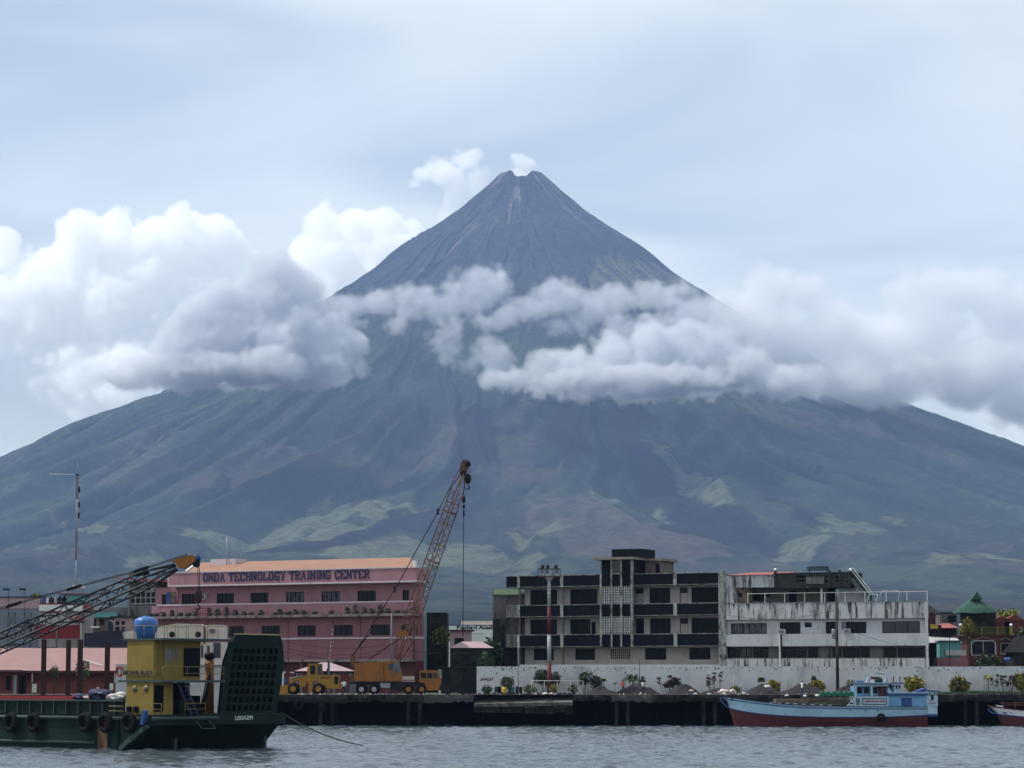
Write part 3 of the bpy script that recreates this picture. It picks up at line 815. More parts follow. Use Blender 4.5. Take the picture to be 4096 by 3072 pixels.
    MB().bar((x0, .3, zh + .95), (x1, .3, zr + 1.0), .09).bar((x0, 1.55, zh + 1.05), (x1, 1.55, zr + 1.05), .09).bar((x1, .3, zr + 1), (x1 - .35, .3, zr), .07).bar((x1 + 1.1, .3, zr + .9), (x1 + .8, .3, zr), .07).bar((x1, .3, zr + .92), (x1 + 1.1, .3, zr + .92), .07).build('handrail', 'white_metal', stair)
    MB().add([(f.s(3342), 2.0, zr), (f.s(3462), 2.0, zr), (f.s(3405), 2.0, zb), (f.s(3342), 2.0, zb)] + [(f.s(3342), 2.2, zr), (f.s(3462), 2.2, zr), (f.s(3405), 2.2, zb), (f.s(3342), 2.2, zb)],
             [(0,1,2,3), (7,6,5,4), (0,4,5,1), (1,5,6,2), (2,6,7,3)]).build('stair_wall', 'worn_white', R)
    # terrace railing
    zt = f.z(3400, 2370); ra = MB()
    for px in (2992, 3060, 3139, 3219, 3300, 3381, 3461, 3546, 3629, 3710): MB().box(f.s(px) - .035, f.s(px) + .035, .05, .12, zr, zt).build('rail_post', 'white_metal', R)
    MB().box(f.s(2988), f.s(3713), .055, .115, zt, zt + .07).build('rail', 'white_metal', R)
    arch = MB()
    for y in (.9, 2.1):
        p = [f.at(px, py, y) for px, py in ((3516, 2405), (3524, 2370), (3535, 2362), (3592, 2362), (3598, 2368), (3592, 2405))]
        arch.tube([(q[0], y, q[1]) for q in p], .03, 6)
    arch.build('arch_frame', 'white_metal', R)
    for px in (3102, 3404):
        zz = f.z(px, 2289); x = f.s(px)
        lp = MB().box(x - .14, x + .14, .0, .28, zz - .2, zz + .15).build('lamp_pedestal', 'blackened', R)
        MB().lathe([(0.02, 0), (.15, .06), (.19, .2), (.15, .33), (0.01, .39)], 12, Matrix.Translation((x, .14, zz + .15))).build('lamp_globe', 'globe', lp)
    # lattice aerial on the roof
    m = MB(); a, b = f.s(3222), f.s(3306); zA, zB = f.z(3260, 2287), f.z(3260, 2266)
    for y in (.8, 1.5):
        m.bar((a, y, zA + .25), (b, y, zA + .25), .07).bar((a + .2, y, zB), (b - .1, y, zB), .07)
        for k in range(9):
            x = a + (b - a) * k / 8; m.bar((x, y, zA + .25), (min(x + .25, b), y, zB), .05).bar((x, y, zB), (min(x + .3, b), y, zA + .25), .05)
    for x in (a + .3, b - .2): m.bar((x, 1.1, zf1), (x, 1.1, zB), .09)
    m.build('roof_aerial', 'black_steel', R)
white_block()

# ------------------------------------------------------------------ long white boundary wall
mat('mould', (.10, .098, .10), .95, var=.4, scale=4)
def boundary_wall():
    f = Facade(1907, 329, 4300, 329)
    R = f.root('boundary_wall', 'long mouldy white boundary wall along the back of the wharf', 'wall')
    zt = f.z(2900, 2665)
    cuts = [1907, 1999, 2240, 2480, 2720, 2950, 3190, 3430, 3670, 3910, 4300]
    for a, b in zip(cuts[:-1], cuts[1:]):
        MB().box(f.s(a), f.s(b) - .015, 0, .2, 0, zt + random.uniform(-.04, .04)).build('wall_panel', 'wall_white', R)
    for a in cuts[1:-1]: MB().box(f.s(a) - .1, f.s(a) + .1, .21, .42, 0, zt - .05).build('pier', 'wall_white', R)
    MB().box(f.s(2080), f.s(2886), 3.0, 3.3, zt - .1, zt + .22).build('kerb_top', 'wall_white', R)
    # sprayed scrawl on the first panel
    gm = mat('scrawl', (.10, .035, .085), .8, var=.5, scale=6)
    m = MB(); rg = random.Random(4); cx, cz = f.at(1948, 2720)
    for k in range(15):
        x = cx - .75 + .1 * k + rg.uniform(-.05, .05); z = cz + rg.uniform(-.05, .30)
        pts = [(x + rg.uniform(-.14, .14), z + rg.uniform(-.16, .16)) for _ in range(4)]
        for p, q in zip(pts[:-1], pts[1:]): m.bar((p[0], -.012 - .002 * (k % 4), p[1]), (q[0], -.012 - .002 * (k % 4), q[1]), .06, .004, up=(0, 1, 0))
    m.build('graffiti', 'scrawl', R)
    # mould and peeled paint: irregular dark flecks hanging from the coping
    rg = np.random.default_rng(21); m = MB(); n = 1100
    for k in range(n):
        x = rg.random() * f.len; dens = float(noise2(x * .22 + 3, 1.5, 9))
        if rg.random() > .25 + 1.1 * max(0, dens - .3): continue
        z = zt - .06 - abs(rg.normal(0, .32)) * (.5 + dens); s = .02 + .08 * rg.random() ** 2.5; yv = -.004 - .0006 * (k % 5)
        if z < .3: continue
        q = 5 + k % 3; pts = [(x + s * (.6 + .8*rg.random()) * math.cos(2*math.pi*i/q), yv, min(z + s * (.7 + 1.3*rg.random()) * math.sin(2*math.pi*i/q), zt - .05)) for i in range(q)]
        m.add(pts, [tuple(range(q))])
    mo = m.build('mould_flecks', 'mould', R); mo['kind'] = 'stuff'
boundary_wall()

# ------------------------------------------------------------------ small makers
def text_obj(name, body, size, m, parent, loc, rot=(math.pi/2, 0, 0), extrude=.01, width=None, shear=0.0, offset=0.0):
    cu = bpy.data.curves.new(name, 'FONT'); cu.body = body; cu.size = size; cu.extrude = extrude
    cu.align_x = 'CENTER'; cu.align_y = 'CENTER'; cu.shear = shear; cu.offset = offset
    cu.materials.append(MAT[m])
    t = bpy.data.objects.new(name, cu); COL.objects.link(t); bpy.context.view_layer.update()
    me = bpy.data.meshes.new_from_object(t.evaluated_get(bpy.context.evaluated_depsgraph_get())); me.name = name
    w = t.dimensions.x; bpy.data.objects.remove(t); bpy.data.curves.remove(cu)
    if not me.materials: me.materials.append(MAT[m])
    o = mesh_obj(name, me, parent, loc, rot)
    if width and w > 1e-4: o.scale = (width / w, 1, 1)
    return o

def ring_mesh(R, r, nR=18, nr=8):
    v, f = [], []
    for i in range(nR):
        a = 2*math.pi*i/nR
        for j in range(nr):
            b = 2*math.pi*j/nr; q = R + r*math.cos(b)
            v.append((q*math.cos(a), r*1.15*math.sin(b), q*math.sin(a)))
            f.append((i*nr+j, ((i+1)%nR)*nr+j, ((i+1)%nR)*nr+(j+1)%nr, i*nr+(j+1)%nr))
    return v, f
mat('rubber', (.008, .008, .009), .85, var=.3, scale=4, spec=.08)
mat('rope', (.06, .055, .05), .9, var=.2, scale=6)

def tyre_fender(parent_or_none, loc, R=.52, r=.17, rz=0.0, label=None, group=None):
    m = MB(); v, f = ring_mesh(R, r); m.add(v, f, True)
    o = m.build('tyre_fender', 'rubber', parent_or_none, loc, (0, 0, rz))
    if label: tag(o, label, 'tyre', group)
    return o

LEAFM = {}
def leaf_cloud(name, parent, m, c, rad, n, size, seed=0, droop=0.0, hollow=.35, mats=None, updir=0.0):
    """a crown of many small leaf faces spread through an uneven ellipsoid"""
    rg = np.random.default_rng(seed)
    u = rg.normal(size=(n, 3)); u /= np.linalg.norm(u, axis=1)[:, None]
    lump = 0.62 + 0.55 * noise2(u[:, 0] * 2.3 + seed * 3.1 + 9, u[:, 2] * 2.3 + u[:, 1] * 1.7 + 9, seed % 60)
    rr = (hollow + (1 - hollow) * rg.random(n) ** .6) * lump
    p = np.array(c) + u * rr[:, None] * np.array(rad)
    a = rg.normal(size=(n, 3)); a[:, 2] += updir; a /= np.linalg.norm(a, axis=1)[:, None]
    b = np.cross(a, rg.normal(size=(n, 3))); b /= np.linalg.norm(b, axis=1)[:, None]
    s = size * (0.6 + .8 * rg.random(n))[:, None]
    tip = p + a * s + np.array([0, 0, -droop]) * s
    v = np.stack([p, p + a * s * .5 + b * s * .42, tip, p + a * s * .5 - b * s * .42], 1).reshape(-1, 3)
    me = bpy.data.meshes.new(name)
    me.from_pydata(v.tolist(), [], [(4*i, 4*i+1, 4*i+2, 4*i+3) for i in range(n)])
    for q in (mats or [m]): me.materials.append(MAT[q])
    if mats: me.polygons.foreach_set('material_index', rg.integers(0, len(mats), n).astype(np.int32))
    me.update()
    return mesh_obj(name, me, parent)

def plant(name, label, px, py_base, Y, h, w, leafmats, n=420, stems=5, seed=1, size=.16, crown=.6, cat='shrub', group=None, z=None, updir=.4):
    """bush: thin stems and a leafy crown; h, w in metres"""
    p = P(px, py_base, Y); root = empty(name, (p.x, Y, QZ if z is None else z)); tag(root, label, cat, group)
    rg = random.Random(seed); m = MB()
    for k in range(stems):
        a = rg.uniform(0, 6.28); q = rg.uniform(.1, .42) * w
        m.tube([(math.cos(a)*.06, math.sin(a)*.06, -.05), (math.cos(a)*q*.5, math.sin(a)*q*.5, h*.45), (math.cos(a)*q, math.sin(a)*q, h*.85)], [.03, .022, .01], 5)
    m.build('stem', 'bark', root)
    leaf_cloud('foliage', root, leafmats[0], (0, 0, h * (1 - crown / 2)), (w/2*1.15, w/2*.9, h * crown / 2 * 1.25), int(n*1.35), size*1.15, seed, mats=leafmats, updir=updir)
    return root

def frond_plant(name, label, px, Y, h, stalks, leafmats, seed=1, cat='palm', spread=.5, flen=.8, nf=12, lw=.07, trunk=.05, z=None, group=None):
    """stalks with strap leaves at the top (palm, dracaena, cordyline)"""
    p = P(px, HOR, Y); root = empty(name, (p.x, Y, QZ if z is None else z)); tag(root, label, cat, group)
    rg = random.Random(seed); t = MB(); f = MB()
    for k in range(stalks):
        x, y = rg.uniform(-spread, spread), rg.uniform(-spread, spread) * .5
        hh = h * rg.uniform(.55, 1.0) if stalks > 1 else h
        t.tube([(x*.6, y*.6, -.05), (x*.9, y, hh*.5), (x, y, hh)], [trunk, trunk*.8, trunk*.6], 6)
        for i in range(int(nf*2.1)):
            a = rg.uniform(0, 6.28); up = rg.uniform(.1, 1.1); L = flen * rg.uniform(.7, 1.1)
            d = Vector((math.cos(a), math.sin(a), 0)); q0 = Vector((x, y, hh - rg.choice((0, .06, .12, .22*hh, .38*hh)) * (1 if stalks > 1 else .3)))
            q1 = q0 + d * L * .5 + Vector((0, 0, up * L * .5)); q2 = q0 + d * L * (.95) + Vector((0, 0, (up - .55) * L * .75))
            s = d.cross(Vector((0, 0, 1))) * lw * 1.5
            f.add([q0 - s*.3, q0 + s*.3, q1 + s, q2, q1 - s], [(0, 1, 2, 4), (4, 2, 3)])
    t.build('trunk', 'bark', root)
    me = f.mesh('fronds', None, recalc=False)
    for q in leafmats: me.materials.append(MAT[q])
    if len(leafmats) > 1:
        rg2 = np.random.default_rng(seed); me.polygons.foreach_set('material_index', np.repeat(rg2.integers(0, len(leafmats), len(me.polygons)//2), 2).astype(np.int32))
    mesh_obj('fronds', me, root)
    return root

# ------------------------------------------------------------------ the wharf
mat('pale_concrete', (.12, .11, .107), .92, var=.35, scale=.9, noise2col=(.04, .038, .038), n2=(.42, .58), n2scale=.8)
def wharf():
    YQ = 315.0; kx = lambda px: PX(px, YQ)
    R = tag(empty('wharf', (0, YQ, 0)), 'long dark concrete wharf on piles with a crumbling edge', 'wharf', kind='structure')
    rg = random.Random(3)
    x = kx(-150); k = 0
    x_break0, x_break1 = kx(1895), kx(2292)
    edges = []
    xe = kx(4250)
    while x < xe:
        w = rg.uniform(3.4, 5.2)
        nx = min(x + w, xe)
        if x < x_break0 < nx: nx = x_break0
        if x_break0 <= x < x_break1: nx = x_break1
        edges.append((x, nx)); x = nx + .03
    for a, b in edges:
        broken = a >= x_break0 - .01 and a < x_break1 - .1
        if broken: continue
        t = rg.uniform(.72, .95); fy = rg.uniform(-.08, .12)
        # ragged front edge: the lower lip is chipped away unevenly
        n = 9; v = []; f = []
        for i in range(n + 1):
            xx = a + (b - a) * i / n; c = rg.uniform(-.10, .08); d = rg.uniform(-.16, .16)
            v += [(xx, fy + rg.uniform(-.03, .10), QZ - rg.uniform(0, .06)), (xx, fy + c, QZ - t*.45), (xx, fy + c + rg.uniform(0, .12), QZ - t + d), (xx, 3.0, QZ - t + d), (xx, 15.0, QZ - .02), (xx, 15.0, QZ - .35)]
        for i in range(n):
            q = i*6; f += [(q, q+1, q+7, q+6), (q+1, q+2, q+8, q+7), (q+2, q+3, q+9, q+8), (q, q+6, q+10, q+4), (q+3, q+5, q+11, q+9)]
        f += [(0, 4, 5, 3, 2, 1), (n*6, n*6+1, n*6+2, n*6+3, n*6+5, n*6+4)]
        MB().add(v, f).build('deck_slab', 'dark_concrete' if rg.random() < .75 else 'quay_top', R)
    # thin worn surface on top
    MB().box(kx(-150), kx(4250), .35, 15, QZ - .03, QZ + .012).build('deck_surface', 'quay_top', R)
    # collapsed bay
    a, b = x_break0 + .05, x_break1 - .05
    z = lambda py: PZ(py, YQ)
    MB().add([(a, -.2, z(2815)), (kx(2080), -.25, z(2812)), (b, -.3, z(2808)), (b, 1.8, z(2784)), (kx(2080), 1.9, z(2795)), (a, 2.4, z(2796)),
              (a, -.2, z(2828)), (kx(2080), -.25, z(2826)), (b, -.3, z(2822)), (b, 1.8, z(2800)), (kx(2080), 1.9, z(2810)), (a, 2.4, z(2812))],
             [(0,1,4,5), (1,2,3,4), (0,6,7,1), (1,7,8,2), (6,11,10,7), (7,10,9,8), (2,8,9,3), (0,5,11,6)]).build('sunken_slab', 'pale_concrete', R)
    MB().box(a, b, 2.2, 12, z(2800), QZ - .05).build('inner_slab', 'dark_concrete', R)
    for p0, p1, t, bb, y in ((1898, 2000, 2818, 2850, .0), (2004, 2092, 2826, 2852, .15), (2100, 2138, 2832, 2853, -.1), (2142, 2215, 2822, 2856, .1), (2220, 2258, 2832, 2850, -.1), (2262, 2290, 2815, 2858, .05)):
        MB().box(kx(p0), kx(p1), y, y + 1.6, z(bb), z(t)).build('beam_block', 'dark_concrete', R)
    for p0, p1, py in ((2096, 2140, 2830), (2214, 2262, 2830)):
        MB().box(kx(p0), kx(p1), -.3, .3, z(py) - .03, z(py) + .10).build('ledge', 'pale_concrete', R)
    # rubble on the damaged bay
    m = MB()
    for k in range(150):
        xx = rg.uniform(a - 1.5, b + .3); yy = rg.uniform(1.5, 5.5); s = rg.uniform(.06, .28)
        M = Matrix.Translation((xx, yy, QZ + rg.uniform(-.18, .12))) @ Euler((rg.uniform(0, 3), rg.uniform(0, 3), rg.uniform(0, 3))).to_matrix().to_4x4()
        m.cbox(0, 0, 0, s*1.6, s, s*.7, M)
    rb = m.build('rubble', 'dark_concrete', R); rb['kind'] = 'stuff'
    # piles in pairs, single ones set further in
    for px in (232, 582, 933, 1283, 1633, 2466, 2815, 3165, 3515, 3862, 4160):
        for d in (0, 46):
            w = .36; xx = kx(px + d)
            o = MB().box(-w/2*1.1, w/2*1.1, 0, w*1.2, -2.5, QZ - .6).build('pile', 'dark_concrete', R, (xx, .45, 0)); bevel(o, .05)
    for px in range(60, 4200, 117):
        MB().tube([(kx(px + rg.uniform(-12, 12)), rg.uniform(3, 5), -2.5), (kx(px), 4, QZ - .4)], .2, 8).build('pile', 'underdeck_shade', R)
    MB().box(kx(-150), kx(4250), 6.0, 6.4, -2.5, QZ - .4).build('retaining_wall', 'underdeck_shade', R)
    # upstand kerb near the right end
    for p0, p1 in ((3700, 3780), (3820, 3892), (3912, 3990), (4000, 4096), (4104, 4190)):
        MB().box(kx(p0), kx(p1), .25, .6, QZ + .012, QZ + .20).build('kerb', 'pale_concrete', R)
wharf()
for i, (px, py, lab) in enumerate(((1195, 2818, 'black tyre hung on the wharf face below the wheel loader'), (1289, 2833, 'smaller black tyre hung on the wharf face behind the loader'))):
    p = P(px, py, 314.6); tyre_fender(None, p, .45 if i == 0 else .34, .14, 0, lab, 'tyres hung along the wharf')

# black sand heaps
mat('black_sand', (.022, .020, .023), .95, var=.3, scale=2.5, bump=.5, bscale=9)
def heap(px0, px1, pyt, Y, label, seed):
    a, b = PX(px0, Y), PX(px1, Y); h = PZ(pyt, Y) - QZ; r = (b - a) / 2; cx = (a + b) / 2
    n, m_ = 40, 14; v = [(0, 0, h)]; f = []
    for j in range(1, m_ + 1):
        q = j / m_
        for i in range(n):
            t = 2*math.pi*i/n; rr = r * q * (1 + .5*float(noise2(math.cos(t)*1.6 + seed*7 + 5, math.sin(t)*1.6 + 5, seed)) - .25)
            sk = 1 + .28*(float(noise2(math.cos(t)*1.3 + seed*3 + 9, math.sin(t)*1.3 + 9, seed + 4)) - .5)*2*min(1, q*2); zz = h * max(0, 1 - q ** 1.15) * sk if q > .15 else h * (1 - q ** 1.6 * 1.2)
            zz += (float(noise2(rr*math.cos(t)*2.2 + 20 + seed, rr*math.sin(t)*2.2 + 20, seed)) - .5) * .34 * (1 - q*.6)
            v.append((rr*math.cos(t), rr*math.sin(t)*.8, max(zz - .03, -.05) if j < m_ else -.06))
    f += [(0, 1 + i, 1 + (i+1) % n) for i in range(n)]
    for j in range(m_ - 1):
        for i in range(n): f.append((1+j*n+i, 1+(j+1)*n+i, 1+(j+1)*n+(i+1)%n, 1+j*n+(i+1)%n))
    mb = MB().add(v, f, True); tag(mb.build('sand_heap', 'black_sand', None, (cx, Y, QZ)), label, 'sand heap', 'black sand heaps on the wharf')
for i, a in enumerate([(2335, 2478, 2745, 323, 'low black sand heap beside the thin white railing'), (2455, 2630, 2731, 324, 'black sand heap behind the two people standing on the wharf'), (2655, 2802, 2733, 322.5, 'steep pointed black sand heap below the dark red bushes'),
                       (2795, 2935, 2753, 324, 'lowest black sand heap, just behind the tip of the blue boat'), (2955, 3148, 2735, 323, 'wide black sand heap with a white sack on it'), (3105, 3310, 2735, 324.5, 'black sand heap behind the person in the white vest'), (3335, 3460, 2739, 323.5, 'black sand heap partly hidden by the wheelhouse of the blue boat')]): heap(*a, i + 1)

# white sacks and litter
mat('sack_white', (.62, .60, .58), .85, var=.2, scale=3)
mat('sack_pink', (.46, .36, .34), .85, var=.3, scale=4)
def sack(px, py, Y, s, label, m='sack_white', seed=0, group='sacks lying about the wharf', z=None):
    rg = random.Random(seed); bm = bmesh.new(); bmesh.ops.create_icosphere(bm, subdivisions=2, radius=1)
    for q in bm.verts:
        k = 1 + .45 * (float(noise2(q.co.x*2.1 + seed + 9, q.co.z*2.1 + q.co.y + 9, seed % 50)) - .5)
        q.co = Vector((q.co.x * s * 1.25 * k, q.co.y * s * .8 * k, q.co.z * s * .52 * k))
    me = bpy.data.meshes.new('sack'); bm.to_mesh(me); bm.free(); me.materials.append(MAT[m]); me.polygons.foreach_set('use_smooth', [True]*len(me.polygons))
    p = P(px, py, Y)
    tag(mesh_obj('sack', me, None, (p.x, Y, (QZ + s*.35) if z is None else z)), label, 'sack', group)
sack(3070, 2747, 321.2, .36, 'white sack lying high on the wide sand heap', z=PZ(2746, 321.2), seed=2)
sack(2765, 2762, 320.0, .28, 'pinkish white sack at the foot of the pointed heap, upper one', 'sack_pink', 3, z=PZ(2763, 320))
sack(2780, 2772, 318.5, .25, 'white sack at the foot of the pointed heap, lower one', seed=4)
sack(2837, 2773, 318.0, .2, 'small white sack beside the lowest sand heap', seed=5)
sack(2180, 2768, 318.5, .3, 'crumpled white sack below the red and white mast', seed=6)
sack(2205, 2775, 317.5, .3, 'pinkish sack on the rubble below the mast', 'sack_pink', 7)

# ------------------------------------------------------------------ people
mat('skin', (.16, .085, .055), .6, var=.1)
mat('hair', (.010, .009, .009), .7, var=.1)
mat('shirt_red', (.42, .05, .03), .85, var=.15, scale=5)
mat('shirt_white', (.70, .71, .72), .85, var=.08, scale=5)
mat('trousers_dark', (.020, .020, .026), .85, var=.2, scale=5)
mat('trousers_blue', (.03, .05, .11), .85, var=.2, scale=5)
mat('trousers_brown', (.055, .035, .025), .85, var=.2, scale=5)
def person(label, loc, rz, h, top, bottom, arms, legs=((.10, .02), (-.10, -.04)), sleeve=.62, lean=0.0, group='people on the wharf'):
    """arms: per side (elbow offset from shoulder, wrist offset from elbow); legs: foot x, y per side"""
    k = h / 1.70
    J = {}; E = []; rad = {}
    def pt(n, x, y, z, r, ry=None, parent=None):
        J[n] = (x, y, z); rad[n] = (r, ry or r)
        if parent: E.append((parent, n))
    pt('pelvis', 0, 0, .94, .135, .10)
    pt('waist', 0, lean*.25, 1.08, .125, .09, 'pelvis'); pt('chest', 0, lean*.6, 1.30, .15, .10, 'waist')
    pt('collar', 0, lean*.9, 1.43, .10, .075, 'chest'); pt('neck', 0, lean, 1.49, .052, None, 'collar')
    pt('jaw', 0, lean - .015, 1.56, .072, .085, 'neck'); pt('brow', 0, lean - .005, 1.63, .078, .092, 'jaw'); pt('crown', 0, lean + .005, 1.685, .05, .06, 'brow')
    for s, nm in ((1, 'l'), (-1, 'r')):
        (ex, ey, ez), (wx, wy, wz) = arms[0 if s == 1 else 1]
        sh = (s*.175, lean*.85, 1.41)
        pt('sh'+nm, *sh, .062, None, 'collar'); el = (sh[0] + s*ex, sh[1] + ey, sh[2] + ez); pt('el'+nm, *el, .043, None, 'sh'+nm)
        wr = (el[0] + s*wx, el[1] + wy, el[2] + wz); pt('wr'+nm, *wr, .028, None, 'el'+nm)
        d = Vector((wr[0]-el[0], wr[1]-el[1], wr[2]-el[2])).normalized(); J['hd'+nm] = d
        hp = Vector(wr) + d * .075; pt('pm'+nm, *hp, .036, .018, 'wr'+nm)
        fx, fy = legs[0 if s == 1 else 1]
        pt('hip'+nm, s*.085, 0, .90, .088, None, 'pelvis'); pt('kn'+nm, s*.09 + fx*.35, fy*.4 - .02, .49, .058, None, 'hip'+nm)
        pt('an'+nm, s*.09 + fx*.7, fy, .09, .040, None, 'kn'+nm); pt('to'+nm, s*.10 + fx*.8, fy - .17, .035, .034, None, 'an'+nm)
    names = list(J.keys()); names = [n for n in names if n in rad]; idx = {n: i for i, n in enumerate(names)}
    me = bpy.data.meshes.new('body'); me.from_pydata([tuple(c * k for c in J[n]) for n in names], [(idx[a], idx[b]) for a, b in E], [])
    tmp = bpy.data.objects.new('tmp', me); COL.objects.link(tmp)
    md = tmp.modifiers.new('skin', 'SKIN'); md.use_smooth_shade = True
    for n, sv in zip(names, me.skin_vertices[0].data): sv.radius = (rad[n][0] * k, rad[n][1] * k)
    me.skin_vertices[0].data[idx['pelvis']].use_root = True
    tmp.modifiers.new('sub', 'SUBSURF').levels = 1; tmp.modifiers['sub'].render_levels = 1
    bpy.context.view_layer.update()
    ev = tmp.evaluated_get(bpy.context.evaluated_depsgraph_get()); out = bpy.data.meshes.new_from_object(ev)
    bpy.data.objects.remove(tmp)
    bm = bmesh.new(); bm.from_mesh(out)
    extra = MB()
    for s, nm in ((1, 'l'), (-1, 'r')):
        d = J['hd'+nm]; p = Vector(J['pm'+nm]); side = d.cross(Vector((0, 1, 0)));  side = side.normalized() if side.length > .1 else Vector((1, 0, 0))
        nrm = d.cross(side)
        for i, L in enumerate((.062, .074, .078, .070, .055)):
            if i == 0:
                q = p - d*.03 + side*.03*s; pts = [q, q + side*.03*s + d*.02, q + side*.035*s + d*.055]
            else:
                q = p + d*.02 + side*(.024 - .016*(i-1))*s; pts = [q, q + d*L*.5 + nrm*.006, q + d*L*.85 + nrm*.025]
            extra.tube([x * k for x in pts], [.009*k, .008*k, .006*k], 6)
    hx = Vector((0, lean, 1.60))
    extra.tube([(hx + Vector((0, -.085, .02)))*k, (hx + Vector((0, -.115, -.015)))*k], [.008*k, .014*k], 6)
    for s in (1, -1): extra.tube([(hx + Vector((s*.074, .0, .02)))*k, (hx + Vector((s*.09, .01, .0)))*k, (hx + Vector((s*.074, .0, -.02)))*k], [.008*k, .014*k, .008*k], 6)
    em = extra.mesh('extra'); bm.from_mesh(em); bm.to_mesh(out); bm.free(); bpy.data.meshes.remove(em)
    out.name = 'person'
    for q in ('skin', bottom, top): out.materials.append(MAT[q])
    for pl in out.polygons:
        c = pl.center / k; pl.use_smooth = True
        if c.z < .10: pl.material_index = 0
        elif c.z < .98 and abs(c.x) < .22: pl.material_index = 1
        elif c.z < 1.46 and abs(c.x) < .17: pl.material_index = 2
        elif .98 < c.z < 1.50 and abs(c.x) < .17 + .30 * sleeve * .3 and c.z > 1.36 - .5*sleeve*.5: pl.material_index = 2
        else: pl.material_index = 0
    o = mesh_obj('person', out, None, loc, (0, 0, rz)); tag(o, label, 'person', group)
    hm = MB().lathe([(.0, .10), (.045, .092), (.075, .062), (.088, .02), (.089, -.015), (.075, -.03)], 12, Matrix.Translation(((hx + Vector((0, .014, .03)))*k)) @ Matrix.Diagonal((k*.98, k*1.12, k, 1)))
    hm.build('hair', 'hair', o)
    for s in (1, -1): MB().lathe([(.0, -.006), (.007, 0), (.0, .006)], 6, Matrix.Translation((hx + Vector((s*.03, -.086, .022)))*k) @ Matrix.Diagonal((k, k, k, 1))).build('eye', 'hair', o)
    return o
down = ((.05, .0, -.28), (.02, -.05, -.24))
bent = ((.10, .02, -.26), (-.10, -.16, -.02))
hips = ((.16, .05, -.24), (-.14, -.08, -.14))
person('person in a red shirt standing on the wharf edge', (PX(2492, 317.3), 317.3, QZ + .012), 2.6, 1.74, 'shirt_red', 'trousers_brown', (bent, down))
person('person in a white shirt with folded arms on the wharf edge', (PX(2571, 317.6), 317.6, QZ + .012), 3.3, 1.68, 'shirt_white', 'trousers_dark', (bent, bent), ((.06, .0), (-.05, .05)))

# ------------------------------------------------------------------ wharf furniture
mat('mast_red', (.105, .014, .018), .6, var=.2, scale=2)
mat('mast_white', (.34, .35, .37), .6, var=.14, scale=2, streak=((.22, .18, .15), .6, .7, 2, (1, 1, .3)))
mat('yellow_drum', (.42, .30, .05), .6, var=.25, scale=3)
mat('blue_drum', (.03, .10, .15), .6, var=.25, scale=3)
mat('galvanised', (.22, .24, .26), .45, metal=.4, var=.15, scale=4)
def light_mast():
    Y = 325.0; p = P(2197, 2778, Y); k = Y / F
    R = tag(empty('floodlight_mast', (p.x, Y, QZ)), 'red and white banded floodlight mast in front of the black balconies', 'mast')
    H = PZ(2322, Y) - QZ
    bands = [(2778, 2650, 'mast_red', .29), (2650, 2538, 'mast_white', .265), (2538, 2425, 'mast_red', .245), (2425, 2322, 'mast_white', .23)]
    for a, b, m, r in bands:
        MB().tube([(0, 0, PZ(a, Y) - QZ), (0, 0, PZ(b, Y) - QZ)], [r, r - .03], 14).build('mast_section', m, R)
    MB().lathe([(.27, 0), (.62, .42)], 10, Matrix.Translation((0, 0, H))).build('mast_head', 'mast_white', R)
    MB().box(-1.35, 1.35, -.7, .7, H + .42, H + .55).build('platform', 'mast_red', R)
    m = MB(); zt = PZ(2276, Y) - QZ; zb = PZ(2300, Y) - QZ
    for x in (-1.38, -.5, .5, 1.38): m.bar((x, -.65, H + .4), (x, -.65, zt), .06).bar((x, .65, H + .4), (x, .65, zt), .06)
    for y in (-.65, .65): m.bar((-1.4, y, zt), (1.4, y, zt), .07)
    m.build('platform_rail', 'black_steel', R)
    for x in (-.9, -.2, .95):
        l = MB().lathe([(.10, 0), (.16, .1), (.24, .3), (.26, .42)], 12, Matrix.Translation((x, -.65, zt + .12)) @ Euler((-1.1, 0, x*.3)).to_matrix().to_4x4()).build('floodlight', 'black_steel', R)
        MB().lathe([(.25, 0), (.2, .02)], 12, Matrix.Translation((x, -.65, zt + .12)) @ Euler((-1.1, 0, x*.3)).to_matrix().to_4x4() @ Matrix.Translation((0, 0, .42))).build('lens', 'grey_steel', l)
        l = MB().box(x - .2, x + .2, -.85, -.5, zt - .55, zt - .14).build('floodlight', 'mast_red', R)
        MB().box(x - .15, x + .15, -.87, -.86, zt - .5, zt - .2).build('lens', 'grey_steel', l)
    m = MB()
    for i in range(22):
        z = H * (i + 8) / 31
        m.bar((-.62, -.2, z), (.62, -.2, z), .035)
    m.build('climbing_rungs', 'black_steel', R)
light_mast()

def thin_railing():
    Y = 321.0; x0, x1 = PX(2126, Y), PX(2332, Y); R = tag(empty('thin_railing', (x0, Y, QZ)), 'thin pale pipe railing around the foot of the mast', 'railing')
    w = x1 - x0; h = PZ(2723, Y) - QZ
    MB().tube([(0, 0, h), (w, 0, h)], .03, 6).build('rail', 'white_metal', R); MB().tube([(0, 0, .1), (w*.9, 0, .1)], .025, 6).build('rail', 'white_metal', R)
    for i in range(5): MB().tube([(w*i/4, 0, -.02), (w*i/4, 0, h)], .025, 6).build('post', 'white_metal', R)
thin_railing()

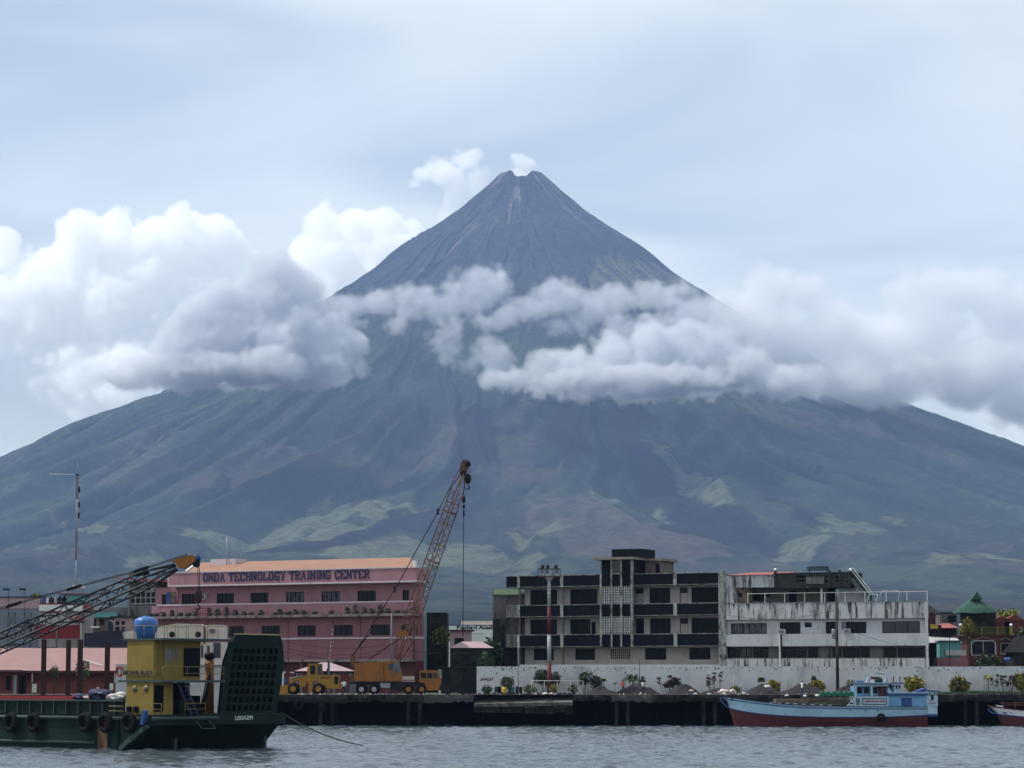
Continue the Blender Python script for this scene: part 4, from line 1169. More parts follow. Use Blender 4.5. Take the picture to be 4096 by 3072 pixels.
def drum(px, Y, h, r, m, label, lying=False, group='drums by the boundary wall'):
    M = MB().lathe([(r*.96, 0), (r, .02), (r, h*.32), (r*1.04, h*.335), (r, h*.35), (r, h*.65), (r*1.04, h*.665), (r, h*.68), (r, h-.02), (r*.96, h), (r*.9, h-.02), (0.01, h-.02)], 16)
    o = M.build('drum', m, None, (PX(px, Y), Y, QZ + .012)); tag(o, label, 'drum', group); return o
drum(1992, 325.5, .95, .42, 'black_steel', 'black drum, first of the drums below the trimmed bush')
drum(2018, 324.6, .92, .36, 'yellow_drum', 'faded yellow drum holding the trimmed round bush')
drum(2046, 325.2, .88, .38, 'blue_drum', 'dark teal drum beside the yellow drum')
drum(2068, 326.0, .95, .2, 'black_steel', 'narrow black drum beside the teal drum')
drum(2082, 326.0, .9, .2, 'black_steel', 'narrow black drum touching the thin grey pole')
plant('round_bush', 'round clipped green bush growing in the yellow drum', 2028, 2770, 324.8, 2.15, 1.75, ['leaf_dark', 'leaf'], 900, 4, 3, .13, .68, 'bush')
plant('low_shrub', 'low dark shrub in front of the scrawled wall panel', 1948, 2775, 326, 1.0, 1.3, ['leaf_dark', 'leaf'], 350, 4, 4, .14, .9, 'shrub')
plant('garden_tree', 'dark bushy tree behind the red foot of the mast', 2175, 2775, 327, 2.95, 2.5, ['leaf_dark', 'leaf_dark', 'leaf'], 1300, 6, 5, .16, .62, 'tree')
plant('red_shrub', 'dark red shrub beside the foot of the mast', 2222, 2775, 327.2, 2.6, 1.4, ['leaf_red', 'leaf_dark'], 500, 4, 6, .16, .6, 'shrub')
plant('yellow_shrub', 'yellow green shrub inside the thin pipe railing', 2217, 2775, 323.5, 1.25, 1.1, ['leaf_lime', 'leaf_yellow'], 380, 4, 7, .13, .8, 'shrub')
plant('low_shrub', 'low lime shrub outside the thin pipe railing', 2118, 2775, 323.5, 1.05, 1.5, ['leaf_lime', 'leaf', 'leaf_dark'], 420, 4, 8, .14, .85, 'shrub')
plant('low_shrub', 'low lime shrub between the railing and the first sand heap', 2290, 2775, 324.0, 1.2, 1.2, ['leaf_lime', 'leaf', 'leaf_dark'], 420, 4, 9, .14, .85, 'shrub')
frond_plant('dracaena', 'tall dark dracaena against the wall near the first sand heap', 2342, 326.8, 2.55, 5, ['leaf_dark', 'leaf_dark', 'leaf'], 11, 'plant', .55, .75, 20, .09, .045)
plant('red_shrub', 'dark red bush between the dracaena and the small papaya', 2385, 2775, 327, 2.2, 1.5, ['leaf_red', 'leaf_red', 'leaf_dark'], 600, 5, 12, .15, .7, 'shrub')
frond_plant('papaya', 'small papaya plant beside the dark red bush', 2416, 326.5, 1.75, 1, ['leaf', 'leaf_lime'], 13, 'plant', .1, .6, 9, .16, .04)
frond_plant('papaya', 'tiny papaya shoot above the second sand heap', 2463, 326.5, 1.35, 1, ['leaf', 'leaf_lime'], 14, 'plant', .1, .4, 7, .1, .03)
frond_plant('palm', 'spreading green palm behind the person in red', 2527, 326.6, 1.75, 1, ['leaf_dark', 'leaf'], 15, 'palm', .1, 1.55, 46, .07, .10)
frond_plant('red_cordyline', 'dark red cordyline beside the palm, behind the white shirt', 2575, 327.0, 2.3, 4, ['leaf_red', 'leaf_dark'], 16, 'plant', .4, .45, 13, .10, .035)
frond_plant('red_cordyline', 'dense dark red cordyline clump between palm and pointed heap', 2678, 326.5, 2.15, 17, ['leaf_red', 'leaf_red', 'leaf_dark'], 17, 'plant', 1.35, .5, 13, .11, .03)
frond_plant('red_cordyline', 'open cordyline clump with bare stems near the boat bow', 2862, 326.5, 2.75, 9, ['leaf_red', 'leaf_dark', 'leaf_red'], 18, 'plant', 1.1, .42, 10, .10, .03)
plant('low_shrub', 'low olive shrub behind the heap of nets on the bow', 2942, 2775, 326, .95, 1.5, ['leaf_lime', 'leaf_dark'], 420, 4, 19, .14, .9, 'shrub')
frond_plant('papaya', 'round headed papaya beside the first yellow bush', 3042, 326.5, 1.75, 1, ['leaf', 'leaf_dark'], 20, 'plant', .1, .75, 22, .16, .05)
plant('yellow_croton', 'spiky yellow bush behind the wide sand heap', 3093, 2775, 326.0, 1.38, 1.55, ['leaf_yellow', 'leaf_yellow', 'leaf_lime'], 900, 5, 21, .26, .95, 'bush', updir=.9)
plant('yellow_croton', 'spiky yellow bush behind the person in the white vest', 3268, 2775, 326.0, 1.50, 1.69, ['leaf_yellow', 'leaf_lime', 'leaf_yellow'], 900, 5, 22, .26, .95, 'bush', updir=.9)
plant('low_shrub', 'small dark tree top poking above the spiky yellow bush', 3255, 2775, 327.0, 2.15, .75, ['leaf_dark', 'leaf'], 220, 2, 23, .14, .3, 'shrub')
plant('yellow_croton', 'spiky yellow bush just in front of the wheelhouse', 3412, 2775, 326.0, 1.50, 1.69, ['leaf_yellow', 'leaf_lime'], 900, 5, 24, .26, .95, 'bush', updir=.9)
plant('yellow_croton', 'large spiky yellow bush above the cabin of the blue boat', 3655, 2775, 326.0, 2.04, 2.29, ['leaf_yellow', 'leaf_yellow', 'leaf_lime'], 900, 5, 25, .26, .95, 'bush', updir=.9)
plant('yellow_croton', 'spiky yellow bush with a dark centre past the boat stern', 3840, 2775, 326.0, 1.92, 2.16, ['leaf_yellow', 'leaf_yellow', 'leaf_dark'], 900, 5, 26, .26, .95, 'bush', updir=.9)
plant('low_shrub', 'dark green shrub inside the yellow bush past the stern', 3830, 2775, 325.6, 1.9, .8, ['leaf_dark', 'leaf_dark', 'leaf'], 420, 3, 27, .14, .85, 'shrub')
frond_plant('papaya', 'green papaya beside the purple cordylines', 3955, 326.4, 2.05, 1, ['leaf', 'leaf_lime'], 28, 'plant', .1, .75, 18, .14, .05)
frond_plant('red_cordyline', 'purple red cordyline row near the frame edge', 4015, 326.6, 2.35, 13, ['leaf_red', 'leaf_red', 'leaf_dark'], 29, 'plant', 1.5, .42, 12, .10, .03)
plant('yellow_croton', 'orange tinged bush cut off at the frame edge', 4098, 2775, 326.0, 2.52, 2.84, ['leaf_yellow', 'leaf_lime', 'leaf_dark'], 900, 5, 30, .26, .95, 'bush', updir=.9)
def grass_strip():
    rg = np.random.default_rng(8); n = 9000; a, b = PX(3740, 324), PX(4230, 324)
    x = a + (b - a) * rg.random(n); y = 322 + 6 * rg.random(n); h = (.10 + .32 * noise2(x * .35 + 7, y * .3, 12)) * (.6 + .8 * rg.random(n)); t = rg.random(n) * 6.28
    w = .03; base = np.stack([x, y, np.full(n, QZ)], 1); d = np.stack([np.cos(t), np.sin(t), 0*t], 1) * w
    top = base + np.stack([np.cos(t*3)*.08, np.sin(t*3)*.08, h], 1)
    v = np.stack([base - d, base + d, top], 1).reshape(-1, 3)
    me = bpy.data.meshes.new('grass'); me.from_pydata(v.tolist(), [], [(3*i, 3*i+1, 3*i+2) for i in range(n)]); me.materials.append(MAT['leaf'])
    tag(mesh_obj('grass', me), 'green verge growing behind the wharf kerb at the far end', 'grass', kind='stuff')
grass_strip()

def pole(name, px, py_t, Y, r, m, label, arms=(), lean=0.0):
    p = P(px, 2775, Y); H = PZ(py_t, Y) - QZ; R = tag(empty(name, (p.x, Y, QZ)), label, 'pole')
    MB().tube([(0, 0, -.1), (lean, 0, H)], [r, r*.75], 10).build('shaft', m, R)
    for z, w in arms: MB().box(-w/2 + lean, w/2 + lean, -.06, .06, H*z, H*z + .12).build('crossarm', m, R)
    return R, H
mat('wood_pole', (.035, .032, .030), .9, var=.3, scale=3)
R_, H_ = pole('utility_pole', 3351, 2384, 327.5, .21, 'wood_pole', 'dark utility pole with a grey transformer in front of the stained building')
MB().lathe([(.22, 0), (.26, .05), (.26, .95), (.2, 1.05)], 12, Matrix.Translation((-.42, -.1, PZ(2550, 327.5) - QZ))).build('transformer', 'galvanised', R_)
MB().box(-.55, .0, -.1, .05, PZ(2556, 327.5) - QZ, PZ(2552, 327.5) - QZ).build('bracket', 'wood_pole', R_)
pole('thin_pole', 2073, 2545, 322, .06, 'galvanised', 'thin grey pole standing before the end of the boundary wall')
pole('thin_pole', 2559, 2640, 325, .055, 'wood_pole', 'thin dark pole behind the person in the white shirt')
pole('thin_pole', 2937, 2703, 327, .03, 'galvanised', 'short thin stake behind the boat bow')
pole('thin_pole', 3150, 2697, 327, .03, 'galvanised', 'short thin stake between the two spiky yellow bushes')
pole('thin_pole', 3757, 2705, 327, .03, 'galvanised', 'short thin stake just past the boat stern')

def wire(name, pts, r, m, label, sag=.6, cat='cable', group=None, n=14):
    a, b = Vector(pts[0]), Vector(pts[1]); q = []
    for i in range(n + 1):
        t = i / n; p = a.lerp(b, t); p.z -= sag * 4 * t * (1 - t); q.append(p)
    o = MB().tube(q, r, 5).build(name, m); return tag(o, label, cat, group)
wire('overhead_wire', (P(2903, 2460, 340), P(3346, 2440, 327.5)), .018, 'black_steel', 'thin wire crossing the stained building to the utility pole, upper one', .8, group='overhead wires')
wire('overhead_wire', (P(3350, 2500, 327.5), P(3716, 2600, 331.5)), .018, 'black_steel', 'thin wire from the utility pole to the far end of the stained building', .5, group='overhead wires')
wire('overhead_wire', (P(2886, 2580, 342), P(3346, 2573, 327.5)), .022, 'black_steel', 'sagging thick wire along the lower windows of the stained building', .9, group='overhead wires')
wire('overhead_wire', (P(2196, 2590, 325), P(2073, 2570, 322)), .015, 'black_steel', 'short wire between the thin grey pole and the mast', .3, group='overhead wires')

def debris():
    rg = random.Random(12); m = MB()
    for k in range(260):
        px = rg.uniform(1100, 2340) if k < 170 else rg.uniform(2340, 3400); Y = rg.uniform(315.5, 322); s = rg.uniform(.03, .13) * (1 if k % 6 else 1.8)
        M = Matrix.Translation((PX(px, Y), Y, QZ + s*.3)) @ Euler((rg.uniform(0, 3), rg.uniform(0, 3), rg.uniform(0, 3))).to_matrix().to_4x4()
        m.cbox(0, 0, 0, s*2, s*1.2, s*.6, M)
    me = m.mesh('debris')
    for q in ('sack_white', 'dark_concrete', 'old_grey'): me.materials.append(MAT[q])
    me.polygons.foreach_set('material_index', np.repeat(np.random.default_rng(4).choice(3, len(me.polygons)//6, p=(.3, .4, .3)), 6).astype(np.int32))
    tag(mesh_obj('debris', me), 'loose rubble and litter scattered along the wharf', 'debris', kind='stuff')
mat('old_grey', (.15, .145, .14), .9, var=.3)
debris()

# ------------------------------------------------------------------ the blue and white boat
mat('hull_white', (.29, .44, .57), .5, var=.10, scale=.5, noise2col=(.21, .31, .39), n2=(.52, .75), n2scale=.5, n2stretch=(.5, 1, 1), streak=((.16, .12, .09), .63, .72, 1.6, (1, 1, .35)))
mat('hull_red', (.095, .022, .022), .65, var=.22, scale=.6, noise2col=(.05, .02, .02), n2=(.5, .68), n2scale=.5, n2stretch=(.4, 1, 1))
mat('boat_blue', (.022, .060, .20), .5, var=.2, scale=1.2)
mat('sky_blue', (.12, .28, .46), .55, var=.16, scale=.8, noise2col=(.08, .17, .28), n2=(.55, .75), n2scale=.7)
mat('pale_blue', (.34, .46, .56), .55, var=.14, scale=.8, streak=((.14, .12, .10), .62, .72, 1.6, (1, 1, .35)))
mat('old_wood', (.135, .105, .078), .9, var=.3, scale=2, noise2col=(.04, .035, .03), n2=(.45, .6), n2scale=1.2, n2stretch=(.3, 1, 2))
mat('green_drum', (.010, .115, .060), .5, var=.15, scale=2)
mat('dark_red', (.085, .020, .020), .6, var=.25, scale=1)
mat('text_red', (.33, .03, .04), .6, var=.1)
mat('text_dark', (.02, .02, .035), .6, var=.1)

def hull_loft(f, R, stations, mats, name_side='hull', far=4.6, rake=1.75):
    """stations: (px, sheer_py, boot_py, halfbeam, keel_z). Port side faces the viewer at y = 0 for full beam"""
    top, mid, low = [], [], []
    cy_ = far / 2; x0b = f.s(stations[0][0])
    def section(px, sh, bt, hb, kz, sgn):
        x, zs = f.at(px, sh); _, zb = f.at(px, bt)
        foot = x0b + rake; xl = x if x > foot + .6 else foot + (x - x0b) * .6 / (rake + .6)
        return (x, cy_ - sgn*hb, zs), (max(x, x0b + (xl - x0b) * .5), cy_ - sgn*hb*.93, zb), (xl, cy_ - sgn*hb*.62, -.5), (xl, cy_ - sgn*.05, kz)
    out = {}
    for sgn in (1, -1):
        secs = [section(*s, sgn) for s in stations]
        for part, (i, j) in (('side', (0, 1)), ('bottom', (1, 2)), ('bottom2', (2, 3))):
            v = []; fc = []
            for s in secs: v += [s[i], s[j]]
            for k in range(len(secs) - 1): fc.append((2*k, 2*k+1, 2*k+3, 2*k+2) if sgn == 1 else (2*k, 2*k+2, 2*k+3, 2*k+1))
            out.setdefault(part, MB()).add(v, fc, True)
    # transom
    a = section(*stations[-1], 1); b = section(*stations[-1], -1)
    out['side'].add([a[0], a[1], b[1], b[0]], [(0, 1, 2, 3)]); out['bottom'].add([a[1], a[2], b[2], b[1]], [(0, 1, 2, 3)])
    h = out['side'].mesh('hull_topsides', mats[0], recalc=False)
    hull = mesh_obj('hull', h, R)
    mesh_obj('hull_bottom', out['bottom'].mesh('hull_bottom', mats[1], recalc=False), hull); mesh_obj('keel', out['bottom2'].mesh('keel', mats[1], recalc=False), hull)
    return hull

def cargo_boat():
    Y = 307.5; f = Facade(2886, Y, 3755, Y, base=0.0)
    R = f.root('cargo_boat', 'blue and white wooden cargo boat with a red bottom moored at the wharf', 'boat')
    D = 4.8; c = D / 2
    st = [(2886, 2782, 2796, .05, -.1), (2896, 2785, 2812, .30, -.2), (2915, 2789, 2829, .62, -.4), (2945, 2793, 2839, 1.05, -.6), (2990, 2800, 2848, 1.6, -.7), (3050, 2808, 2856, 2.05, -.8), (3120, 2816, 2862, 2.3, -.8), (3200, 2821, 2866, 2.4, -.8), (3300, 2824, 2868.5, 2.4, -.8), (3420, 2826, 2869, 2.4, -.8), (3560, 2827, 2867, 2.4, -.8), (3660, 2827, 2863, 2.3, -.8), (3712, 2826, 2860, 2.15, -.6)]
    hull = hull_loft(f, R, st, ('hull_white', 'hull_red'), far=D)
    # counter stern
    v = []
    for px, t, b, hb in ((3711, 2826, 2861, 2.15), (3752, 2826, 2864, 1.9)):
        x, zt = f.at(px, t); _, zb = f.at(px, b); v += [(x, c - hb, zt), (x, c - hb, zb), (x, c + hb, zb), (x, c + hb, zt)]
    MB().add(v, [(0,1,5,4), (1,2,6,5), (2,3,7,6), (4,5,6,7), (0,4,7,3)]).build('counter', 'pale_blue', hull)
    a, b, z0, z1 = f.rect(3712, 3752, 2855, 2866); MB().box(a, b, c - 2.16, c + 2.16, z0, z1 - .05).build('counter_band', 'boat_blue', hull)
    # boot stripe and rubbing strake along the port side
    for py_off, w, m, nm in ((2, .09, 'boat_blue', 'boot_stripe'), (1, .10, 'boat_blue', 'rubbing_strake')):
        mb = MB(); pts = []
        for px, sh, bt, hb, kz in st:
            py = bt if nm == 'boot_stripe' else sh + 8
            x, z = f.at(px, py); k = .93 if nm == 'boot_stripe' else .985; pts.append(Vector((x, c - hb*k - .035, z)))
        for p, q in zip(pts[:-1], pts[1:]): mb.bar(p, q, .06, w)
        mb.build(nm, m, hull)
    mb = MB(); pts = [Vector((f.at(px, bt + 18)[0], c - hb*.86 - .03, f.at(px, bt + 18)[1])) for px, sh, bt, hb, kz in st[4:]]
    for p, q in zip(pts[:-1], pts[1:]): mb.bar(p, q, .05, .06)
    mb.build('bilge_strake', 'hull_red', hull)
    # deck
    v = []; fc = []
    for px, sh, bt, hb, kz in st: x, z = f.at(px, sh); v += [(x, c - hb*.97, z - .12), (x, c + hb*.97, z - .12)]
    for k in range(len(st) - 1): fc.append((2*k, 2*k+1, 2*k+3, 2*k+2))
    MB().add(v, fc).build('deck', 'old_wood', R)
    # sheer cap with scuppers
    mb = MB(); pts = [Vector((f.at(px, sh)[0], c - hb, f.at(px, sh)[1])) for px, sh, bt, hb, kz in st]
    for p, q in zip(pts[:-1], pts[1:]): mb.bar(p, q, .10, .07)
    mb.build('sheer_cap', 'black_steel', hull)
    for px in (3085, 3118, 3150, 3183, 3216, 3250, 3285, 3320): 
        x, z = f.at(px, 2812 + (px - 3085) * .045); MB().box(x - .2, x + .2, c - 2.42, c - 2.3, z - .02, z + .08).build('scupper_cap', 'pale_blue', hull)
    # weathered hold coaming of stacked planks
    x0, x1 = f.s(3070), f.s(3410); zc0, zc1 = f.z(3300, 2820), f.z(3300, 2788)
    n = 4
    for k in range(n):
        za = zc0 + (zc1 - zc0) * k / n; zb = zc0 + (zc1 - zc0) * (k + 1) / n - .03
        xa = x0 + (.0 if k < 1 else (n - k) * .6 + k * 1.1); xb = x1 - (n - 1 - k) * .28
        MB().box(xa, xb, c - 2.1 + k*.03, c - 1.95 + k*.03, za, zb).build('plank', 'old_wood', R)
    MB().box(x0 + 1, x1 - .4, c - 1.9, c + 1.9, zc0 - .1, zc1 - .25).build('hold_cover', 'old_wood', R)
    # green drums lying in a row on the hold
    for i, px in enumerate((3292, 3315, 3339, 3363, 3387, 3407)):
        x, z = f.at(px, 2773); r = .33
        prof = [(r*.9, 0), (r, .02), (r, .28), (r*1.04, .3), (r, .32), (r, .58), (r*1.04, .6), (r, .62), (r, .88), (r*.9, .9)]
        Dm = MB().lathe(prof, 16, Euler((-math.pi/2, 0, 0)).to_matrix().to_4x4())
        o = Dm.build('drum', 'green_drum', None, f.o + f.d * x + Vector((0, .45 + (i % 2)*.03, zc1 - .0 + r)))
        tag(o, ['green drum nearest the bow in the row lying on the boat', 'second green drum from the bow in the row lying on the boat', 'third green drum from the bow in the row lying on the boat', 'fourth green drum from the bow in the row lying on the boat', 'fifth green drum from the bow in the row lying on the boat', 'green drum nearest the wheelhouse in the row lying on the boat'][i], 'drum', 'green drums on the boat')
    # lower deckhouse (engine casing) with sloping front
    y0 = c - 2.3
    poly = [f.at(px, py) for px, py in ((3384, 2826), (3555, 2826), (3555, 2786), (3418, 2786), (3414, 2796), (3400, 2812))]
    MB().prism(poly, y0, c + 2.2).build('deckhouse', 'pale_blue', R)
    for py in (2795, 2801, 2806, 2811.5, 2817): a, b, z0, z1 = f.rect(3425, 3440, py - 1.7, py + 1.7); MB().box(a, b, y0 - .02, y0 + .02, z0, z1).build('louvre', 'black_steel', R)
    a, b, z0, z1 = f.rect(3400, 3414, 2811, 2817); MB().box(a, b, y0 - .02, y0 + .02, z0, z1).build('fairlead', 'black_steel', R)
    a, b, z0, z1 = f.rect(3449, 3548, 2793, 2819)
    m = MB(); t = .10
    m.box(a, b, y0 - .03, y0 - .001, z1 - t, z1).box(a, b, y0 - .03, y0 - .001, z0, z0 + t).box(a, a + t, y0 - .03, y0 - .001, z0 + t, z1 - t).box(b - t, b, y0 - .03, y0 - .001, z0 + t, z1 - t)
    pl = m.build('name_frame', 'dark_green', R)
    text_obj('lettering', 'L.MRD-05-0060028', .36, 'text_red', R, ((a + b)/2, y0 - .015, (z0 + z1)/2), width=(b - a) * .84, offset=.012)
    # after cabin
    a, b, z0, z1 = f.rect(3556, 3706, 2781, 2826); MB().box(a, b, y0, c + 2.2, z0, z1).build('after_cabin', 'sky_blue', R)
    a, b, z0, z1 = f.rect(3553, 3708, 2771, 2782); MB().box(a, b, y0 - .25, c + 2.4, z0 + .01, z1).build('cabin_roof', 'boat_blue', R)
    MB().box(a, b, y0 - .28, y0 - .24, z1 - .06, z1 + .06).build('roof_edge', 'pale_blue', R)
    a, b, z0, z1 = f.rect(3605, 3648, 2791, 2825); d = MB().box(a, b, y0 - .03, y0 - .001, z0, z1).build('door', 'boat_blue', R); bevel(d, .1, 2)
    # stern cabin with little windows
    a, b, z0, z1 = f.rect(3707, 3753, 2765, 2826); MB().box(a, b, c - 2.05, c + 2.0, z0, z1).build('stern_cabin', 'pale_blue', R)
    x0_, x1_ = f.s(3703), f.s(3758); zr = z1
    MB().add([(x0_, c - 2.2, zr + .02), (x1_, c - 2.2, zr - .12), (x1_, c + 2.1, zr - .12), (x0_, c + 2.1, zr + .02), (x0_, c - 2.2, zr + .16), (x1_, c - 2.2, zr + .02), (x1_, c + 2.1, zr + .02), (x0_, c + 2.1, zr + .16)], [(0,3,2,1), (4,5,6,7), (0,1,5,4), (1,2,6,5), (2,3,7,6), (3,0,4,7)]).build('stern_roof', 'boat_blue', R)
    for px0, px1, t, bt in ((3709, 3713, 2771, 2781), (3718, 3723, 2771, 2782), (3738, 3743, 2771, 2783), (3748, 3752, 2773, 2783), (3726, 3736, 2778, 2801)):
        a, b, z0, z1 = f.rect(px0, px1, t, bt); MB().box(a, b, c - 2.08, c - 2.04, z0, z1).build('window', 'dark_glass', R)
    a, b, z0, z1 = f.rect(3718, 3744, 2809, 2816); text_obj('lettering', 'LEGAZPI', .22, 'text_red', R, ((a+b)/2, c - 2.07, (z0+z1)/2), width=b - a)
    MB().add([tuple(f.at(3660, 2771)[:1]) + (c - 1.5, f.at(3660, 2770)[1]), (f.s(3704), c - 1.5, f.z(3704, 2770)), (f.s(3704), c - 1.5, f.z(3704, 2752)), (f.s(3660), c + 1.5, f.z(3660, 2770)), (f.s(3704), c + 1.5, f.z(3704, 2770)), (f.s(3704), c + 1.5, f.z(3704, 2752))], [(0,1,2), (5,4,3), (0,2,5,3), (1,4,5,2)]).build('tarpaulin', 'boat_blue', R)
    MB().box(f.s(3708), f.s(3714), c - .3, c + .1, f.z(3711, 2760), f.z(3711, 2737)).build('vent_pipe', 'galvanised', R)
    # wheelhouse: posts, sills, dark inside
    yw = c - 1.9
    zsill, zhead, zroof = f.z(3480, 2784), f.z(3480, 2745), f.z(3480, 2736)
    MB().box(f.s(3418), f.s(3576), yw + .9, c + 1.7, zsill, zhead).build('wheelhouse_core', 'sky_blue', R)
    for px in (3417, 3481): MB().box(f.s(px), f.s(px + 8), yw - .05, yw + .1, zsill, zhead).build('post', 'pale_blue', R)
    for px in (3417, 3481): MB().box(f.s(px), f.s(px + 8), c + 1.75, c + 1.9, zsill, zhead).build('post', 'pale_blue', R)
    MB().box(f.s(3414), f.s(3553), yw - .06, yw + .08, zhead, zroof).build('head_beam', 'pale_blue', R)
    for px0, px1 in ((3430, 3450), (3458, 3478), (3494, 3514)): MB().box(f.s(px0), f.s(px1), yw + .86, yw + .895, zsill + .3, zhead - .15).build('window', 'dark_glass', R)
    for px0, px1 in ((3516, 3530), (3532, 3546)): MB().box(f.s(px0), f.s(px1), yw + .84, yw + .89, zsill, zhead - .05).build('door', 'dark_red', R)
    MB().box(f.s(3508), f.s(3566), yw + .5, yw + .8, zhead - .12, zroof - .02).build('awning', 'dark_red', R)
    MB().prism([f.at(px, py) for px, py in ((3553, 2784), (3576, 2784), (3576, 2772), (3560, 2755), (3553, 2748))], yw, yw + .1).build('side_screen', 'pale_blue', R)
    MB().box(f.s(3412), f.s(3612), yw - .35, c + 2.1, zroof, zroof + .16).build('wheelhouse_roof', 'boat_blue', R)
    MB().box(f.s(3412), f.s(3560), yw - .37, yw - .34, zroof + .08, zroof + .17).build('roof_edge', 'pale_blue', R)
    a, b, z0, z1 = f.rect(3578, 3608, 2739, 2770); MB().box(a, b, yw + .2, c + 1.5, z0, z1).build('galley', 'pale_blue', R)
    for px in (3583, 3595): MB().box(f.s(px), f.s(px + 5), yw + .17, yw + .21, f.z(px, 2755), f.z(px, 2742)).build('window', 'dark_glass', R)
    for px in (3578, 3604):
        x = f.s(px); z0, z1 = zroof + .16, f.z(px, 2709)
        MB().tube([(x, c - .8, z0), (x, c - .8, z1), (x + .18, c - .8, z1 + .02)], .06, 8).build('exhaust_pipe', 'black_steel', R)
    # clutter on the wheelhouse roof
    z0 = zroof + .17
    MB().lathe([(.65, 0), (.6, .14), (.35, .24), (.01, .27)], 14, Matrix.Translation((f.s(3438), c - 1, z0))).build('upturned_basin', 'boat_blue', R)
    for px, pt, ln in ((3478, 2683, .25), (3550, 2669, .5)):
        x = f.s(px); H = f.z(px, pt)
        mm = MB().bar((x - .35, c - 1.2, z0), (x, c - .6, H*.5 + z0*.5), .07).bar((x + .25, c - .2, z0), (x, c - .6, H*.5 + z0*.5), .07).bar((x, c - .6, H*.5 + z0*.5), (x + ln*.4, c - .6, H), .09).bar((x - .5, c - .6, H*.55 + z0*.45), (x + .35, c - .6, H*.55 + z0*.45), .06)
        mm.build('signal_mast', 'pale_blue', R)
    a, b, z0a, z1a = f.rect(3488, 3520, 2707, 2717); MB().box(a, b, c - 1.3, c - 1.26, z0a, z1a).build('name_board', 'dark_red', R)
    MB().bar((f.s(3505), c - .8, f.z(3505, 2692)), (f.s(3546), c - .8, f.z(3546, 2697)), .12, .08).build('boom', 'old_wood', R)
    MB().lathe([(.5, 0), (.5, .35), (.3, .6), (.01, .7)], 12, Matrix.Translation((f.s(3520), c - .5, zroof + .17))).build('covered_winch', 'dark_green', R)
    MB().box(f.s(3485), f.s(3500), c - 1.4, c - .9, zroof + .17, zroof + .45).build('white_box', 'white_metal', R)
    # hull ports, tyre and its rope
    for px, py in ((3401, 2841), (3461, 2842), (3512, 2842)): x, z = f.at(px, py); MB().lathe([(.08, 0), (.07, .02), (.01, .02)], 8, Matrix.Translation((x, c - 2.36, z)) @ Euler((math.pi/2, 0, 0)).to_matrix().to_4x4()).build('drain_port', 'black_steel', R)
    x, z = f.at(3524, 2871)
    t = tyre_fender(R, (x, c - 2.52, z), .38, .14)
    MB().tube([(x, c - 2.5, z + .4), (x, c - 2.46, f.z(3524, 2790))], .025, 5).build('rope', 'rope', t)
    # bow post and mooring line
    x, z = f.at(2932, 2797); MB().box(x - .06, x + .1, c - .95, c - .75, z - .15, z + .45).build('bollard', 'black_steel', R)
    # nets and bags heaped on the bow
    k = 0
    for px, py, s in ((2885, 2770, .26), (2897, 2763, .3), (2912, 2766, .34), (2927, 2768, .3), (2938, 2763, .3), (2905, 2775, .28), (2946, 2771, .22)):
        k += 1; x, z = f.at(px, py)
        bm = bmesh.new(); bmesh.ops.create_icosphere(bm, subdivisions=2, radius=1)
        for q in bm.verts:
            g = 1 + .7 * (float(noise2(q.co.x*2.6 + k*5, q.co.z*2.6 + q.co.y*2 + 9, k)) - .5); q.co = Vector((q.co.x*s*1.1*g, q.co.y*s*g, q.co.z*s*.75*g))
        me = bpy.data.meshes.new('sack'); bm.to_mesh(me); bm.free(); me.materials.append(MAT['sack_pink' if k % 2 else 'sack_white'])
        o = mesh_obj('sack', me, None, f.o + f.d * x + Vector((0, c - .1 + (k % 3)*.12, z)))
        tag(o, ['pinkish sack hanging at the very tip of the blue boat bow', 'white sack second from the tip of the bow heap', 'pinkish sack in the middle of the bow heap, on top', 'white sack behind the middle of the bow heap', 'pinkish sack high on the inner side of the bow heap', 'white sack lowest in the middle of the bow heap', 'small pinkish sack closing the bow heap towards the hold'][k-1], 'sack', 'sacks heaped on the boat bow')
    return f, c
fb, cb = cargo_boat()
x_, z_ = fb.at(3214, 2786)
person('person in a white vest and blue trousers standing on the cargo boat', (fb.o.x + x_, fb.o.y + cb - 1.2, fb.z(3214, 2787)), 2.4, 1.86, 'shirt_white', 'trousers_blue', (hips, down), ((.04, -.05), (-.06, .10)), sleeve=.1, group='people on boats')
for px, py, lab in ((3305 - 35, 2782, 'white sack beside the first green drum'), (3215 + 5, 2784, 'small white sack at the feet of the person on the boat'), (3146, 2782, 'small white sack standing alone on the boat hold'), (2976, 2773, 'white rag bundle at the end of the bow heap')):
    sack(px, py, 308.2, .26 if '3270' in str(px) else .2, lab, seed=px % 40, z=PZ(py, 308.2), group='sacks on the boat')

